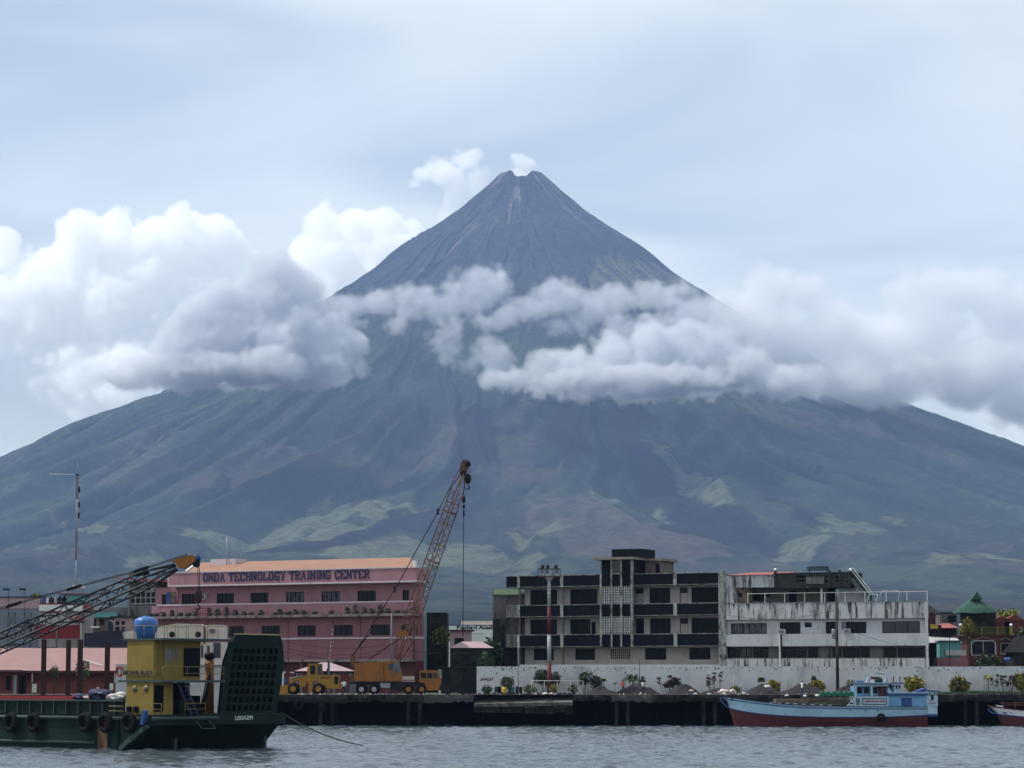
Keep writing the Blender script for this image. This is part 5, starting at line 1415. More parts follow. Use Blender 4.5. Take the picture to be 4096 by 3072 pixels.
# ------------------------------------------------------------------ second boat cut by the frame
def second_boat():
    Y = 306; f = Facade(3963, Y, 4420, Y, base=0.0)
    R = f.root('fishing_boat', 'white and red wooden boat cut off by the frame edge', 'boat')
    D = 4.0; c = D/2
    st = [(3963, 2823, 2836, .05, -.1), (3972, 2826, 2848, .3, -.2), (3985, 2828, 2854, .6, -.4), (4015, 2832, 2859, 1.1, -.5), (4060, 2838, 2864, 1.6, -.6), (4110, 2842, 2869, 1.85, -.6), (4220, 2845, 2874, 2.0, -.6), (4400, 2840, 2874, 1.9, -.6)]
    hull = hull_loft(f, R, st, ('white_metal', 'hull_red'), far=D)
    for nm, m, sel, kk in (('boot_stripe', 'boat_blue', 2, .93), ('sheer_cap', 'dark_red', 1, 1.0)):
        mb = MB(); pts = [Vector((f.at(s[0], s[sel])[0], c - s[3]*kk - .03, f.at(s[0], s[sel])[1])) for s in st]
        for p, q in zip(pts[:-1], pts[1:]): mb.bar(p, q, .07, .12)
        mb.build(nm, m, hull)
    v = []; fc = []
    for px, sh, bt, hb, kz in st: x, z = f.at(px, sh); v += [(x, c - hb*.97, z - .12), (x, c + hb*.97, z - .12)]
    for k in range(len(st) - 1): fc.append((2*k, 2*k+1, 2*k+3, 2*k+2))
    MB().add(v, fc).build('deck', 'dark_red', R)
    for i, (p0, p1, py) in enumerate(((4000, 4200, 2812), (4020, 4230, 2818), (3990, 4180, 2824))):
        MB().box(f.s(p0), f.s(p1), c - .9 + i*.2, c - .82 + i*.2, f.z(4050, py) - .05, f.z(4050, py) + .07).build('plank', 'dark_red', R)
    for px in (4010, 4060, 4120, 4180): MB().box(f.s(px), f.s(px + 3), c - .8, c - .7, f.z(4050, 2834), f.z(4050, 2808)).build('post', 'old_wood', R)
    MB().bar((f.s(3984), c - .9, f.z(4000, 2822)), (f.s(4012), c - 1.1, f.z(4000, 2827)), .12).build('pale_spar', 'white_metal', R)
    for p0, p1 in ((4003, 4029), (4035, 4048)):
        a, b, z0, z1 = f.rect(p0, p1, 2846, 2856); MB().add([(a, c - 1.55, z1), (b, c - 1.75, z1 - .1), (b, c - 1.75, z0 - .05), (a + .35, c - 1.6, z0 + .1)], [(0,1,2,3)]).build('name_mark', 'boat_blue', R)
second_boat()

# ------------------------------------------------------------------ lattice boom
def lattice(root, A, B, w0, w1, n, m, r=.05, rd=.028, twist=0.0, name='boom', taper=.12, taper_end=.12):
    """four-chord lattice between A and B (local to root)"""
    A, B = Vector(A), Vector(B); d = (B - A); L = d.length; d.normalize()
    x = d.cross(Vector((0, 1, 0))).normalized(); y = x.cross(d)
    c, s = math.cos(twist), math.sin(twist); x, y = x*c + y*s, y*c - x*s
    def wid(t):
        f = 1.0
        if t < taper: f = .35 + .65 * t / taper
        if t > 1 - taper_end: f = .35 + .65 * (1 - t) / taper_end
        return (w0 + (w1 - w0) * t) * f
    def node(t, k):
        h = wid(t) / 2; sx, sy = ((-1,-1),(1,-1),(1,1),(-1,1))[k]
        return A + d * L * t + x * sx * h + y * sy * h
    ts = [0, taper] + [taper + (1 - taper - taper_end) * i / n for i in range(1, n)] + [1 - taper_end, 1]
    o = None
    for k in range(4):
        ch = MB().tube([node(t, k) for t in ts], r, 6).build('chord', m, root)
    lac = MB()
    for i in range(len(ts) - 1):
        for k in range(4):
            a, b = (k, (k+1) % 4) if i % 2 else ((k+1) % 4, k)
            lac.tube([node(ts[i], a), node(ts[i+1], b)], rd, 4, caps=False)
            if i % 3 == 0: lac.tube([node(ts[i], k), node(ts[i], (k+1) % 4)], rd, 4, caps=False)
    lac.build('lacing', m, root)
    return x, y

def wheel(root, x, z, y, r, w, hub_m, hub_r=.5, name='wheel'):
    M = Matrix.Translation((x, y, z)) @ Euler((-math.pi/2, 0, 0)).to_matrix().to_4x4()
    t = MB().lathe([(r*.55, 0), (r*.9, 0), (r, w*.18), (r, w*.82), (r*.9, w), (r*.55, w)], 22, M).build(name, 'rubber', root)
    MB().lathe([(r*hub_r, -.02), (r*hub_r*.98, .02), (r*hub_r*.55, .10), (r*hub_r*.5, .02), (.01, .0)], 16, M).build('rim', hub_m, t)
    return t

mat('cat_yellow', (.27, .140, .014), .55, var=.18, scale=1.5, streak=((.10, .06, .03), .60, .72, 2.2, (1, 1, .5)))
mat('crane_orange', (.24, .088, .011), .55, var=.18, scale=.8, noise2col=(.15, .06, .012), n2=(.5, .7), n2scale=.8, streak=((.12, .06, .03), .62, .74, 1.6, (1, 1, .4)))
mat('rust_boom', (.115, .052, .028), .75, var=.3, scale=1.5, streak=((.08, .04, .03), .5, .66, 1.2, (1, 1, .5)))
mat('dull_silver', (.30, .31, .32), .45, metal=.3, var=.2, scale=2)

def wheel_loader():
    Y = 320.3; f = Facade(1120, Y, 1366, Y); R = f.root('wheel_loader', 'yellow wheel loader parked on the wharf behind the barge ramp', 'loader')
    q = lambda x, y: f.at(1120 + x / 5.821, 2620 + y / 5.821)
    pr = lambda pts, y0, y1, nm, m, par=R: MB().prism([q(*p) for p in pts], y0, y1).build(nm, m, par)
    body = pr([(870, 470), (1370, 470), (1385, 520), (1370, 710), (1420, 710), (1420, 780), (1080, 780), (1000, 690), (890, 650), (860, 620)], .35, 2.05, 'engine_body', 'cat_yellow')
    pr([(1262, 500), (1360, 500), (1345, 680), (1262, 680)], .33, .349, 'rear_grille', 'black_steel', body)
    cab = pr([(600, 620), (640, 215), (960, 215), (975, 470), (860, 570), (790, 605)], .5, 1.9, 'cab', 'cat_yellow')
    pr([(700, 245), (810, 245), (815, 300), (805, 450), (700, 450)], .47, .499, 'door_window', 'dark_glass', cab)
    pr([(862, 245), (960, 230), (968, 455), (870, 455)], .47, .499, 'rear_window', 'dim_glass', cab)
    pr([(632, 200), (968, 200), (968, 217), (632, 217)], .42, 1.98, 'cab_roof', 'cat_yellow', cab)
    pr([(520, 480), (620, 480), (650, 610), (560, 745), (470, 745), (420, 670), (455, 560)], .6, 1.8, 'front_frame', 'cat_yellow')
    pr([(650, 620), (770, 620), (740, 880), (660, 880)], .3, .7, 'step_ladder', 'cat_yellow')
    for y0, y1 in ((.55, .75), (1.65, 1.85)):
        pr([(205, 560), (300, 505), (520, 490), (520, 560), (330, 610), (280, 660), (205, 690)], y0, y1, 'lift_arm', 'cat_yellow')
    MB().bar((*[q(280, 640)[0], 1.2, q(280, 640)[1]],), (q(470, 560)[0], 1.2, q(470, 560)[1]), .16).build('tilt_cylinder', 'dull_silver', R)
    pr([(200, 520), (490, 485), (490, 505), (205, 548)], .4, 2.0, 'arm_guard', 'dull_silver')
    b = pr([(0, 700), (190, 715), (180, 905), (40, 925), (-60, 925), (-120, 780)], .0, 2.4, 'bucket', 'cat_yellow')
    r = .70
    for px, py in ((300, 835), (890, 828)):
        x, z = q(px, py)
        for y in (.0, 1.85): wheel(R, x, r * .98, y, r, .55, 'cat_yellow', .52)
    x, z = q(1080, 460); MB().tube([(x, 1.2, z), (x, 1.2, z + .7), (x + .12, 1.2, z + .78)], .06, 8).build('exhaust_stack', 'black_steel', R)
    xa, za = q(1040, 528); text_obj('lettering', 'KOMATSU', .2, 'text_dark', R, (xa, .335, za), width=1.1, offset=.012, shear=.25)
wheel_loader()

def truck_crane():
    Y = 321.0; f = Facade(1395, Y, 1765, Y); R = f.root('truck_crane', 'orange truck crane with a raised rusty lattice boom', 'crane truck')
    q = lambda x, y: f.at(1380 + x / 4.88, 2560 + y / 4.88)
    pr = lambda pts, y0, y1, nm, m, par=R: MB().prism([q(*p) for p in pts], y0, y1).build(nm, m, par)
    pr([(80, 815), (1560, 820), (1560, 870), (1120, 900), (1120, 960), (660, 940), (640, 870), (80, 900)], .2, 2.4, 'carrier_frame', 'black_steel')
    pr([(680, 840), (880, 840), (880, 935), (700, 935)], .12, .19, 'tool_box', 'galvanised')
    pr([(85, 860), (215, 850), (215, 1010), (85, 1010)], .1, 2.4, 'outrigger_box', 'grey_steel')
    pr([(885, 840), (1130, 840), (1150, 1000), (890, 1000)], .15, .8, 'fuel_tank', 'dark_concrete')
    for px in (320, 565, 1235, 1495):
        x, z = q(px, 985); r = .62
        for y in (.05, 1.95): wheel(R, x, r, y, r, .5, 'dull_silver' if px < 900 else 'crane_orange', .5)
    # slewing house
    h = pr([(185, 445), (640, 430), (740, 520), (760, 800), (180, 800)], .1, 2.5, 'slewing_house', 'crane_orange')
    pr([(640, 428), (920, 405), (1010, 402), (1060, 520), (1105, 640), (1105, 800), (765, 800), (745, 520)], .35, 2.3, 'operator_cab', 'crane_orange')
    pr([(830, 480), (930, 440), (980, 520), (880, 600)], .32, .349, 'cab_window', 'dim_glass')
    pr([(960, 460), (1060, 430), (1100, 630), (1050, 640), (1000, 560), (930, 700), (900, 700)], .28, .319, 'boom_foot_plate', 'grey_steel')
    pr([(60, 700), (180, 700), (180, 800), (90, 800)], .3, 2.3, 'counterweight', 'crane_orange')
    for i in range(3): a = 66 + i * 40; pr([(a, 705), (a + 18, 705), (a + 34, 798), (a + 16, 798)], .27, .299, 'hazard_stripe', 'black_steel')
    pr([(110, 300), (190, 310), (180, 420), (150, 580), (90, 420), (85, 350)], .7, 1.8, 'rear_gantry', 'rust_boom')
    # carrier cab
    c = pr([(1450, 595), (1740, 590), (1820, 610), (1870, 780), (1870, 850), (1815, 985), (1590, 985), (1560, 840), (1450, 820)], .15, 2.35, 'driver_cab', 'crane_orange')
    pr([(1475, 640), (1580, 640), (1590, 745), (1485, 745)], .12, .149, 'side_window', 'dark_glass', c); pr([(1605, 640), (1695, 640), (1705, 750), (1610, 750)], .12, .149, 'side_window', 'dark_glass', c)
    pr([(1715, 640), (1790, 640), (1820, 745), (1720, 750)], .12, .149, 'windscreen_corner', 'dim_glass', c)
    pr([(1808, 570), (1875, 570), (1885, 740), (1850, 760)], .3, 2.2, 'sun_visor', 'pale_trim', c)
    pr([(1820, 985), (1870, 985), (1860, 1040), (1830, 1040)], .4, .7, 'front_jack', 'white_metal')
    # boom
    A = f.at(1588, 2640); B = f.at(1856, 1880)
    Ay = 1.2
    x, y = lattice(R, (A[0], Ay, A[1]), (B[0], Ay, B[1]), 1.45, 1.15, 22, 'rust_boom', .075, .042, .55, taper=.10, taper_end=.10)
    # boom head with sheaves
    g = lambda X, Yv: f.at(1100 + X / 2.305, 1780 + Yv / 2.305)
    hd = MB().prism([g(*p) for p in ((1700, 250), (1705, 180), (1735, 128), (1785, 135), (1808, 175), (1775, 215), (1755, 270), (1725, 280))], Ay - .35, Ay + .35).build('boom_head', 'rust_boom', R)
    for X, Yv in ((1775, 170), (1735, 250)):
        p = g(X, Yv); MB().lathe([(.1, -.42), (.34, -.42), (.34, .42), (.1, .42)], 14, Matrix.Translation((p[0], Ay, p[1])) @ Euler((math.pi/2, 0, 0)).to_matrix().to_4x4()).build('sheave', 'black_steel', hd)
    a = g(1610, 590); 
    for t in (.25, .52, .78):
        p = Vector((A[0] + (B[0]-A[0])*t, Ay, A[1] + (B[1]-A[1])*t)); d = Vector((B[0]-A[0], 0, B[1]-A[1])).normalized()
        MB().bar(p - x*.75, p + x*.75, .14, 1.3, up=y).build('splice_frame', 'rust_boom', R)
    pr([(1010, -160), (1200, -190), (1230, -80), (1040, -50)], Ay - .7, Ay + .7, 'boom_bracket', 'crane_orange')
    # pendants, two by two
    top = g(1695, 215); mid1 = g(1500, 610); mid2 = g(1100, 1330); low = f.at(1408, 2626)
    for dy in (-.35, .35):
        m = MB().tube([(top[0], Ay + dy*.5, top[1]), (mid1[0], Ay + dy, mid1[1]), (mid2[0], Ay + dy, mid2[1]), (low[0], Ay + dy, low[1])], .035, 5)
        o = m.build('pendant_rope', 'black_steel', R)
        for p in (mid1, mid2): MB().cbox(p[0], Ay + dy, p[1], .22, .14, .7).build('rope_socket', 'black_steel', o)
    a = f.at(1606, 2548); b = f.at(1474, 2636)
    for dy in (-.45, .45): MB().tube([(a[0], Ay + dy, a[1]), (b[0], Ay + dy, b[1])], .05, 6).build('backstay', 'black_steel', R)
    a = f.at(1450, 2556); b = f.at(1402, 2628); c2 = f.at(1490, 2515)
    for dy in (-.3, .3): MB().tube([(c2[0], Ay + dy, c2[1]), (b[0], Ay + dy, b[1])], .055, 6).build('gantry_rope', 'black_steel', R)
    # hook block
    p0 = g(1790, 200); p1 = g(1778, 300)
    m = MB()
    for dx in (-.15, .15): m.tube([(p0[0] + dx, Ay, p0[1]), (p1[0] + dx, Ay, p1[1] + .3)], .022, 4)
    blk = m.build('hoist_rope', 'black_steel', R)
    MB().lathe([(.06, -.75), (.30, -.5), (.42, -.05), (.36, .35), (.12, .55)], 12, Matrix.Translation((p1[0], Ay, p1[1])) @ Matrix.Diagonal((1, .5, 1, 1))).build('hook_block', 'black_steel', blk)
    hk = [(p1[0], Ay, p1[1] - .7)] + [(p1[0] - .05 + .24*math.cos(t), Ay, p1[1] - 1.15 + .24*math.sin(t)) for t in (1.4, .7, 0, -.8, -1.6, -2.4, -3.1)]
    MB().tube(hk, [.05, .06, .08, .09, .09, .08, .06, .04], 7).build('hook', 'black_steel', blk)
    # auxiliary line with overhaul weight
    p0 = g(1742, 260); p1 = f.at(1851, 2545)
    ax = MB().tube([(p0[0], Ay - .5, p0[1]), (p1[0], Ay - .5, p1[1])], .045, 5).build('auxiliary_rope', 'black_steel', R)
    for Yv, hh, rr in ((500, .9, .22), (565, .5, .16), (625, .9, .12)):
        p = g(1740, Yv); MB().lathe([(.03, -hh/2), (rr, -hh*.3), (rr, hh*.3), (.03, hh/2)], 10, Matrix.Translation((p[0], Ay - .5, p[1]))).build('overhaul_weight', 'black_steel', ax)
truck_crane()

# board behind the truck
def notice():
    Y = 324; f = Facade(1606, Y, 1680, Y); R = f.root('site_board', 'white board with red lettering behind the truck crane', 'sign')
    a, b, c, d = f.rect(1607, 1658, 2705, 2729); MB().box(a, b, 0, .06, c, d).build('panel', 'white_metal', R)
    MB().box(a, a + .08, .07, .15, 0, d - .05).build('post', 'galvanised', R); MB().box(b - .1, b, .07, .15, 0, d - .05).build('post', 'galvanised', R)
    for k in range(7): MB().box(a + .15 + k*.2, a + .29 + k*.2, -.012, -.002, c + .1, c + .32).build('red_mark', 'text_red', R)
notice()

# ------------------------------------------------------------------ slab serif lettering built from strokes
GLYPH = {  # strokes as point lists on a 0..0.62 by 0..1 grid; 'v' heavy stems, thin hairlines; serifs added at the given feet
 'O': ([[(.31,1),(.12,.88),(.06,.5),(.12,.12),(.31,0),(.50,.12),(.56,.5),(.50,.88),(.31,1)]], []),
 'N': ([[(.09,0),(.09,1)],[(.09,1),(.53,0)],[(.53,0),(.53,1)]], [(.09,0),(.09,1),(.53,1)]),
 'D': ([[(.10,0),(.10,1)],[(.10,1),(.36,.97),(.54,.75),(.54,.25),(.36,.03),(.10,0)]], [(.06,0),(.06,1)]),
 'A': ([[(.04,0),(.31,1)],[(.31,1),(.58,0)],[(.14,.33),(.48,.33)]], [(.05,0),(.57,0)]),
 'T': ([[(.31,0),(.31,1)],[(.02,.97),(.60,.97)],[(.03,.97),(.03,.74)],[(.59,.97),(.59,.74)]], [(.31,0)]),
 'E': ([[(.11,0),(.11,1)],[(.11,.97),(.56,.97)],[(.56,.97),(.56,.76)],[(.11,.5),(.42,.5)],[(.11,.03),(.57,.03)],[(.57,.03),(.57,.25)]], [(.08,0),(.08,1)]),
 'C': ([[(.55,.72),(.48,.92),(.31,1),(.12,.88),(.06,.5),(.12,.12),(.31,0),(.48,.08),(.56,.28)],[(.56,.99),(.56,.68)]], []),
 'H': ([[(.10,0),(.10,1)],[(.52,0),(.52,1)],[(.10,.5),(.52,.5)]], [(.10,0),(.10,1),(.52,0),(.52,1)]),
 'L': ([[(.12,0),(.12,1)],[(.12,.03),(.56,.03)],[(.57,.03),(.57,.32)]], [(.12,0),(.12,1)]),
 'G': ([[(.55,.74),(.46,.93),(.31,1),(.12,.88),(.06,.5),(.12,.12),(.31,0),(.52,.1)],[(.52,0),(.52,.44)],[(.34,.44),(.62,.44)],[(.56,.99),(.56,.70)]], []),
 'Y': ([[(.05,1),(.31,.48)],[(.57,1),(.31,.48)],[(.31,.5),(.31,0)]], [(.06,1),(.56,1),(.31,0)]),
 'R': ([[(.10,0),(.10,1)],[(.10,.98),(.38,.97),(.52,.84),(.52,.66),(.38,.52),(.10,.5)],[(.34,.52),(.56,0)]], [(.10,0),(.08,1),(.56,0)]),
 'I': ([[(.31,0),(.31,1)]], [(.31,0),(.31,1)]),
}
def slab_text(body, x0, x1, zb, h, y, root, m):
    adv = [(.45 if c == ' ' else (.44 if c == 'I' else .76)) for c in body]; k = (x1 - x0) / sum(adv); x = x0
    for c, a in zip(body, adv):
        if c != ' ':
            st, sf = GLYPH[c]; mb = MB(); n = 0
            ox = x - (.12 * k if c == 'I' else 0)
            for s in st:
                for p, q in zip(s[:-1], s[1:]):
                    vert = abs(p[0] - q[0]) < .22; w = (.20 if vert else .125) * k
                    n += 1; yy = y - .0015 * (n % 5)
                    a_, b_ = Vector((ox + p[0]*k, yy, zb + p[1]*h)), Vector((ox + q[0]*k, yy, zb + q[1]*h)); d = (b_ - a_).normalized() * w * .30
                    mb.bar(a_ - d, b_ + d, .05, w, up=(0, 0, 1)) if not vert else mb.bar(a_ - d*.4, b_ + d*.4, w, .05, up=(0, 1, 0))
            for sx, sz in sf:
                n += 1; mb.box(ox + (sx - .14)*k, ox + (sx + .14)*k, y - .03 - .001*(n % 5), y + .02, zb + (sz*.94)*h, zb + (sz*.94 + .07)*h)
            mb.build('letter', m, root)
        x += a * k

def planter(root, x, y, z, seed, tall, s=1.0):
    rg = random.Random(seed)
    p = MB().lathe([(.30*s, 0), (.38*s, .06), (.42*s, .42*s), (.36*s, .42*s), (.34*s, .36*s)], 8, Matrix.Translation((x, y, z)) @ Matrix.Diagonal((1.25, .9, 1, 1))).build('planter', 'planter', root)
    if tall > 0: leaf_cloud('foliage', p, 'leaf', (x, y, z + .4*s + tall*.5), (.38*s, .3*s, tall*.6), int(60 + 120*tall), .17, seed, mats=['leaf', 'leaf_dark', 'leaf_dark'])
    return p

# ------------------------------------------------------------------ the pink training centre
def pink_building():
    f = Facade(597, 362.8, 1655, 343.5)
    R = f.root('pink_building', 'long pink four storey training centre with an orange roof and dark blue lettering', 'building')
    L = f.len; z = lambda py: f.z(1260, py)
    W = 1.3; xl = f.s(623, 2380, W)
    z_ft, z_fb = z(2281), z(2330)
    # fascia, projecting
    fx0 = f.s(680)
    MB().box(fx0, L + .6, -.5, .0, z_fb + .02, z_ft).build('fascia', 'pink_wall', R)
    MB().box(fx0 - .1, L + .75, -.6, W + .5, z_fb - .22, z_fb).build('fascia_slab', 'pink_trim', R)
    MB().box(fx0 - .05, L + .7, -.58, .1, z_ft + .005, z_ft + .16).build('gutter', 'pink_trim', R)
    MB().box(fx0 - .15, fx0 - .01, -.5, .6, z_fb, z_ft).build('fascia_end', 'pink_trim', R)
    # roof
    zr = z_ft + 1.55; yb = 9.0; e0 = f.s(745)
    MB().add([(e0, -.3, z_ft + .165), (L + .45, -.3, z_ft + .165), (L - 5.6, yb, zr + .35), (f.s(790, 2265, yb), yb, zr + .35), (e0 + .6, 18, z_ft + .2), (L - 12, 18, z_ft + .2)],
             [(0, 1, 2, 3), (3, 2, 5, 4), (0, 3, 4), (1, 5, 2)]).build('roof', 'orange_roof', R)
    MB().bar((e0 + .05, -.32, z_ft + .28), (f.s(790, 2265, yb), yb, zr + .45), .25, .12).build('gable_trim', 'white_metal', R)
    MB().box(L + .1, L + .5, -.55, -.1, z_ft + .16, z_ft + .95).build('corner_finial', 'white_metal', R)
    slab_text('ONDA TECHNOLOGY TRAINING CENTER', f.s(813, 2308, -.5), f.s(1482, 2296, -.5), f.z(1147, 2319.5, -.5), f.z(1147, 2286, -.5) - f.z(1147, 2319.5, -.5), -.53, R, 'navy')
    # third storey wall
    zs = z(2457)
    holes = []
    for a, b in ((647, 668), (726, 784), (867, 936), (1003, 1073), (1144, 1216), (1286, 1360), (1430, 1503), (1610, 1636)):
        t, bt = (2366, 2410) if b - a > 30 else (2372, 2410)
        h = f.rect(a, b, f_py(f, 1260, (a + b)/2, 2366.5), f_py(f, 1260, (a+b)/2, 2409), W); holes.append(h)
        window(R, *h, W + .1, glass='curtain' if a in (1144, 1286) else 'dark_glass', cols=4 if b - a > 30 else 1)
    m = MB(); wall_holes(m, xl, L - .05, z(2458), z_fb - .23, holes, W, W + .3); m.build('upper_wall', 'pink_wall', R)
    # balcony parapet with white cap, then the planter slab
    MB().box(f.s(600), L - .4, .3, .5, z(2458), z(2414)).build('balcony_parapet', 'pink_wall', R)
    MB().box(f.s(622), L - .35, .24, .56, z(2414) + .002, z(2408)).build('parapet_cap', 'pink_trim', R)
    MB().box(f.s(585), L + .5, -1.2, W + .3, z(2469), z(2458) - .003).build('planter_slab', 'slab_dirty', R)
    rg = random.Random(2); zp = z(2458)
    for i, px in enumerate((600, 624, 654, 688, 720, 752, 783, 838, 870, 905, 940, 975, 1003, 1044, 1105, 1118, 1151, 1183, 1214, 1258, 1325, 1390, 1421, 1457, 1487, 1520, 1550, 1588, 1618, 1648)):
        planter(R, f.s(px, 2452, -.6), -.6, zp, i + 3, (0, .0, .25, .5, .12, .0, .3, .75, .5, .7, .35, .1, .0, .2, .0, .35, .0, .25, .15, .0, .15, .6, .85, .45, .25, .7, .2, 0, 0, .1)[i], rg.uniform(.85, 1.1))
    # lower storey
    zl0 = z(2640); holes = []
    for a, b in ((905, 976), (1046, 1119), (1190, 1263), (1336, 1411), (1483, 1559), (1605, 1650), (770, 838)):
        h = f.rect(a, b, f_py(f, 1260, (a+b)/2, 2501.5), f_py(f, 1260, (a+b)/2, 2544), .0); holes.append(h); window(R, *h, .1, cols=3)
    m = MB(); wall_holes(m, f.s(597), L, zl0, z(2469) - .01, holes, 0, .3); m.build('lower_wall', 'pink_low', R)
    MB().box(f.s(597), L + .06, -.12, -.002, z(2557), z(2551)).build('string_course', 'pink_trim', R)
    MB().box(f.s(597), L + .3, -.9, .2, z(2648), z(2637)).build('ground_slab', 'slab_dirty', R)
    MB().box(f.s(597), L, .4, .6, 0, z(2648) - .01).build('ground_wall', 'dark_red', R)
    for px in (740, 1152, 1441, 1652): MB().box(f.s(px) - .06, f.s(px) + .06, -.12, -.02, zl0, z(2469) - .05).build('drain_pipe', 'pink_low', R)
    MB().box(f.s(690), f.s(690) + .1, W - .1, W - .02, z(2414), z_fb - .3).build('drain_pipe', 'pink_low', R)
    for px in (930, 1200, 1480): MB().box(f.s(px), f.s(px) + .35, .12, .38, 0, z(2650)).build('ground_column', 'pink_low', R)
    # right end wall, receding
    EY = 2.7; hs = [(.7, 1.2, z(2544), z(2502)), (1.7, 2.0, z(2544), z(2498))]
    e = MB(); wall_holes(e, 0, EY, zl0, z(2469) - .01, hs, 0, .3)
    M = Matrix.Translation((L, 0, 0)) @ Matrix.Rotation(math.pi/2, 4, 'Z')
    e.v = [tuple(M @ Vector(v)) for v in e.v]; ew = e.build('end_wall', 'pink_low', R)
    MB().box(L - .32, L - .35 + .1, .6, 2.2, z(2546), z(2500)).build('end_window', 'dark_glass', ew)
    MB().box(L - .2, L + .06, .01, EY, z(2557), z(2551)).build('string_course', 'pink_trim', ew)
    MB().box(L - .35, L - .05, W + .31, EY, z(2458), z_fb - .23).build('upper_end_wall', 'pink_wall', R)
    MB().box(L - .0, L + .55, .0, EY, z_fb + .03, z_ft - .02).build('fascia', 'pink_wall', R)
    MB().slab([(L - .3, W + .51), (L + 1.2, W + .51), (L + .6, EY), (L - .3, EY)], z_fb - .2, z_fb - .02).build('fascia_slab', 'slab_dirty', R)
    MB().slab([(xl + .5, 1.8), (L - 1, 1.8), (L - 1.6, 2.7), (L - 11, 16), (xl + .5, 16)], 0, z_fb - .3).build('core', 'pink_low', R)
    MB().box(L - .4, L + .0, .35, EY, 0, zl0 - .1).build('ground_end_wall', 'dark_red', R)
    # roof tank with mast, air conditioner, boards leaning in the left bay
    a, b, c, d = f.rect(842, 940, 2236, 2275, 6.0); MB().box(a, b, 6, 9, c - .5, d).build('roof_tank', 'pink_trim', R)
    MB().tube([(f.s(909, 2240, 6), 5.9, z_ft), (f.s(909, 2200, 6), 5.9, f.z(909, 2150, 6))], .05, 6).build('aerial', 'galvanised', R)
    aircon(R, f.s(806, 2390, W), f.z(806, 2398, W), W, .9, .75)
    a, b, c, d = f.rect(668, 684, 2368, 2412, .9); bd = MB().box(a, b, .75, .82, c, d).build('leaning_board', 'boat_blue', R)
    a, b, c, d = f.rect(685, 703, 2368, 2412, .9); MB().box(a, b, .76, .83, c, d).build('leaning_board', 'old_wood', R)
    # glazed stair wing at the left end with a red canopy
    a, b, c, d = f.rect(520, 622, 2367, 2415, 1.6)
    MB().box(a - .2, b, 1.9, 8, 0, d + 1.6).build('stair_wing', 'grey_concrete', R)
    window(R, a, b, c, d, 1.7, frame='white_metal', glass='dark_glass', cols=5, rows=2, fw=.06)
    MB().box(a, b, 1.6, 1.69, d, d + .7).build('wing_lintel', 'pale_trim', R)
    x0, x1 = f.s(438), f.s(640); zc = f.z(540, 2330)
    MB().add([(x0, .2, zc + .65), (x1, .2, zc), (x1, 7, zc), (x0, 7, zc + .65), (x0, .2, zc + .8), (x1, .2, zc + .3), (x1, 7, zc + .3), (x0, 7, zc + .8)], [(0,3,2,1), (4,5,6,7), (0,1,5,4), (1,2,6,5), (2,3,7,6), (3,0,4,7)]).build('canopy', 'red_roof', R)
    MB().box(f.s(505), f.s(512), .3, .6, 0, zc + .3).build('canopy_post', 'grey_steel', R)
    return f
def f_py(f, pxa, pxb, py):
    """row at column pxb of the same level that is at row py in column pxa on this facade"""
    zz = f.z(pxa, py); lo, hi = py - 40, py + 40
    for _ in range(30):
        m = (lo + hi) / 2
        if f.z(pxb, m) > zz: lo = m
        else: hi = m
    return (lo + hi) / 2
pink_building()

mat('pink_tin', (.25, .143, .136), .6, var=.10, scale=.5, noise2col=(.22, .125, .12), n2=(.5, .75), n2scale=.3, n2stretch=(1, .3, 1))
mat('rust_red', (.13, .034, .026), .8, var=.22, scale=1, noise2col=(.13, .03, .025), n2=(.5, .7), n2scale=.8)
mat('teal', (.08, .26, .27), .6, var=.15, scale=.8)
mat('red_sheet', (.19, .016, .020), .6, var=.18, scale=.6)
mat('navy_roof', (.010, .013, .030), .6, var=.25, scale=.5)
mat('dull_white', (.36, .36, .37), .8, var=.15, scale=.8, streak=((.12, .09, .07), .60, .72, 1.2, (1, 1, .25)))
mat('shed_grey', (.16, .185, .235), .7, var=.08, scale=.3)
mat('lilac_tin', (.34, .24, .27), .7, var=.10, scale=.6)
mat('cream_paint', (.52, .45, .40), .7, var=.10, scale=.7, streak=((.2, .16, .12), .62, .74, 1.2, (1, 1, .3)))

def hip_roof(m, x0, x1, y0, y1, z0, h, inset=.3, over=.0):
    w = (y1 - y0) / 2; k = (x1 - x0) * inset
    v = [(x0, y0, z0), (x1, y0, z0), (x1, y1, z0), (x0, y1, z0), (x0 + k, y0 + w, z0 + h), (x1 - k, y0 + w, z0 + h)]
    return m.add(v, [(0, 1, 5, 4), (1, 2, 5), (2, 3, 4, 5), (3, 0, 4), (0, 3, 2, 1)])

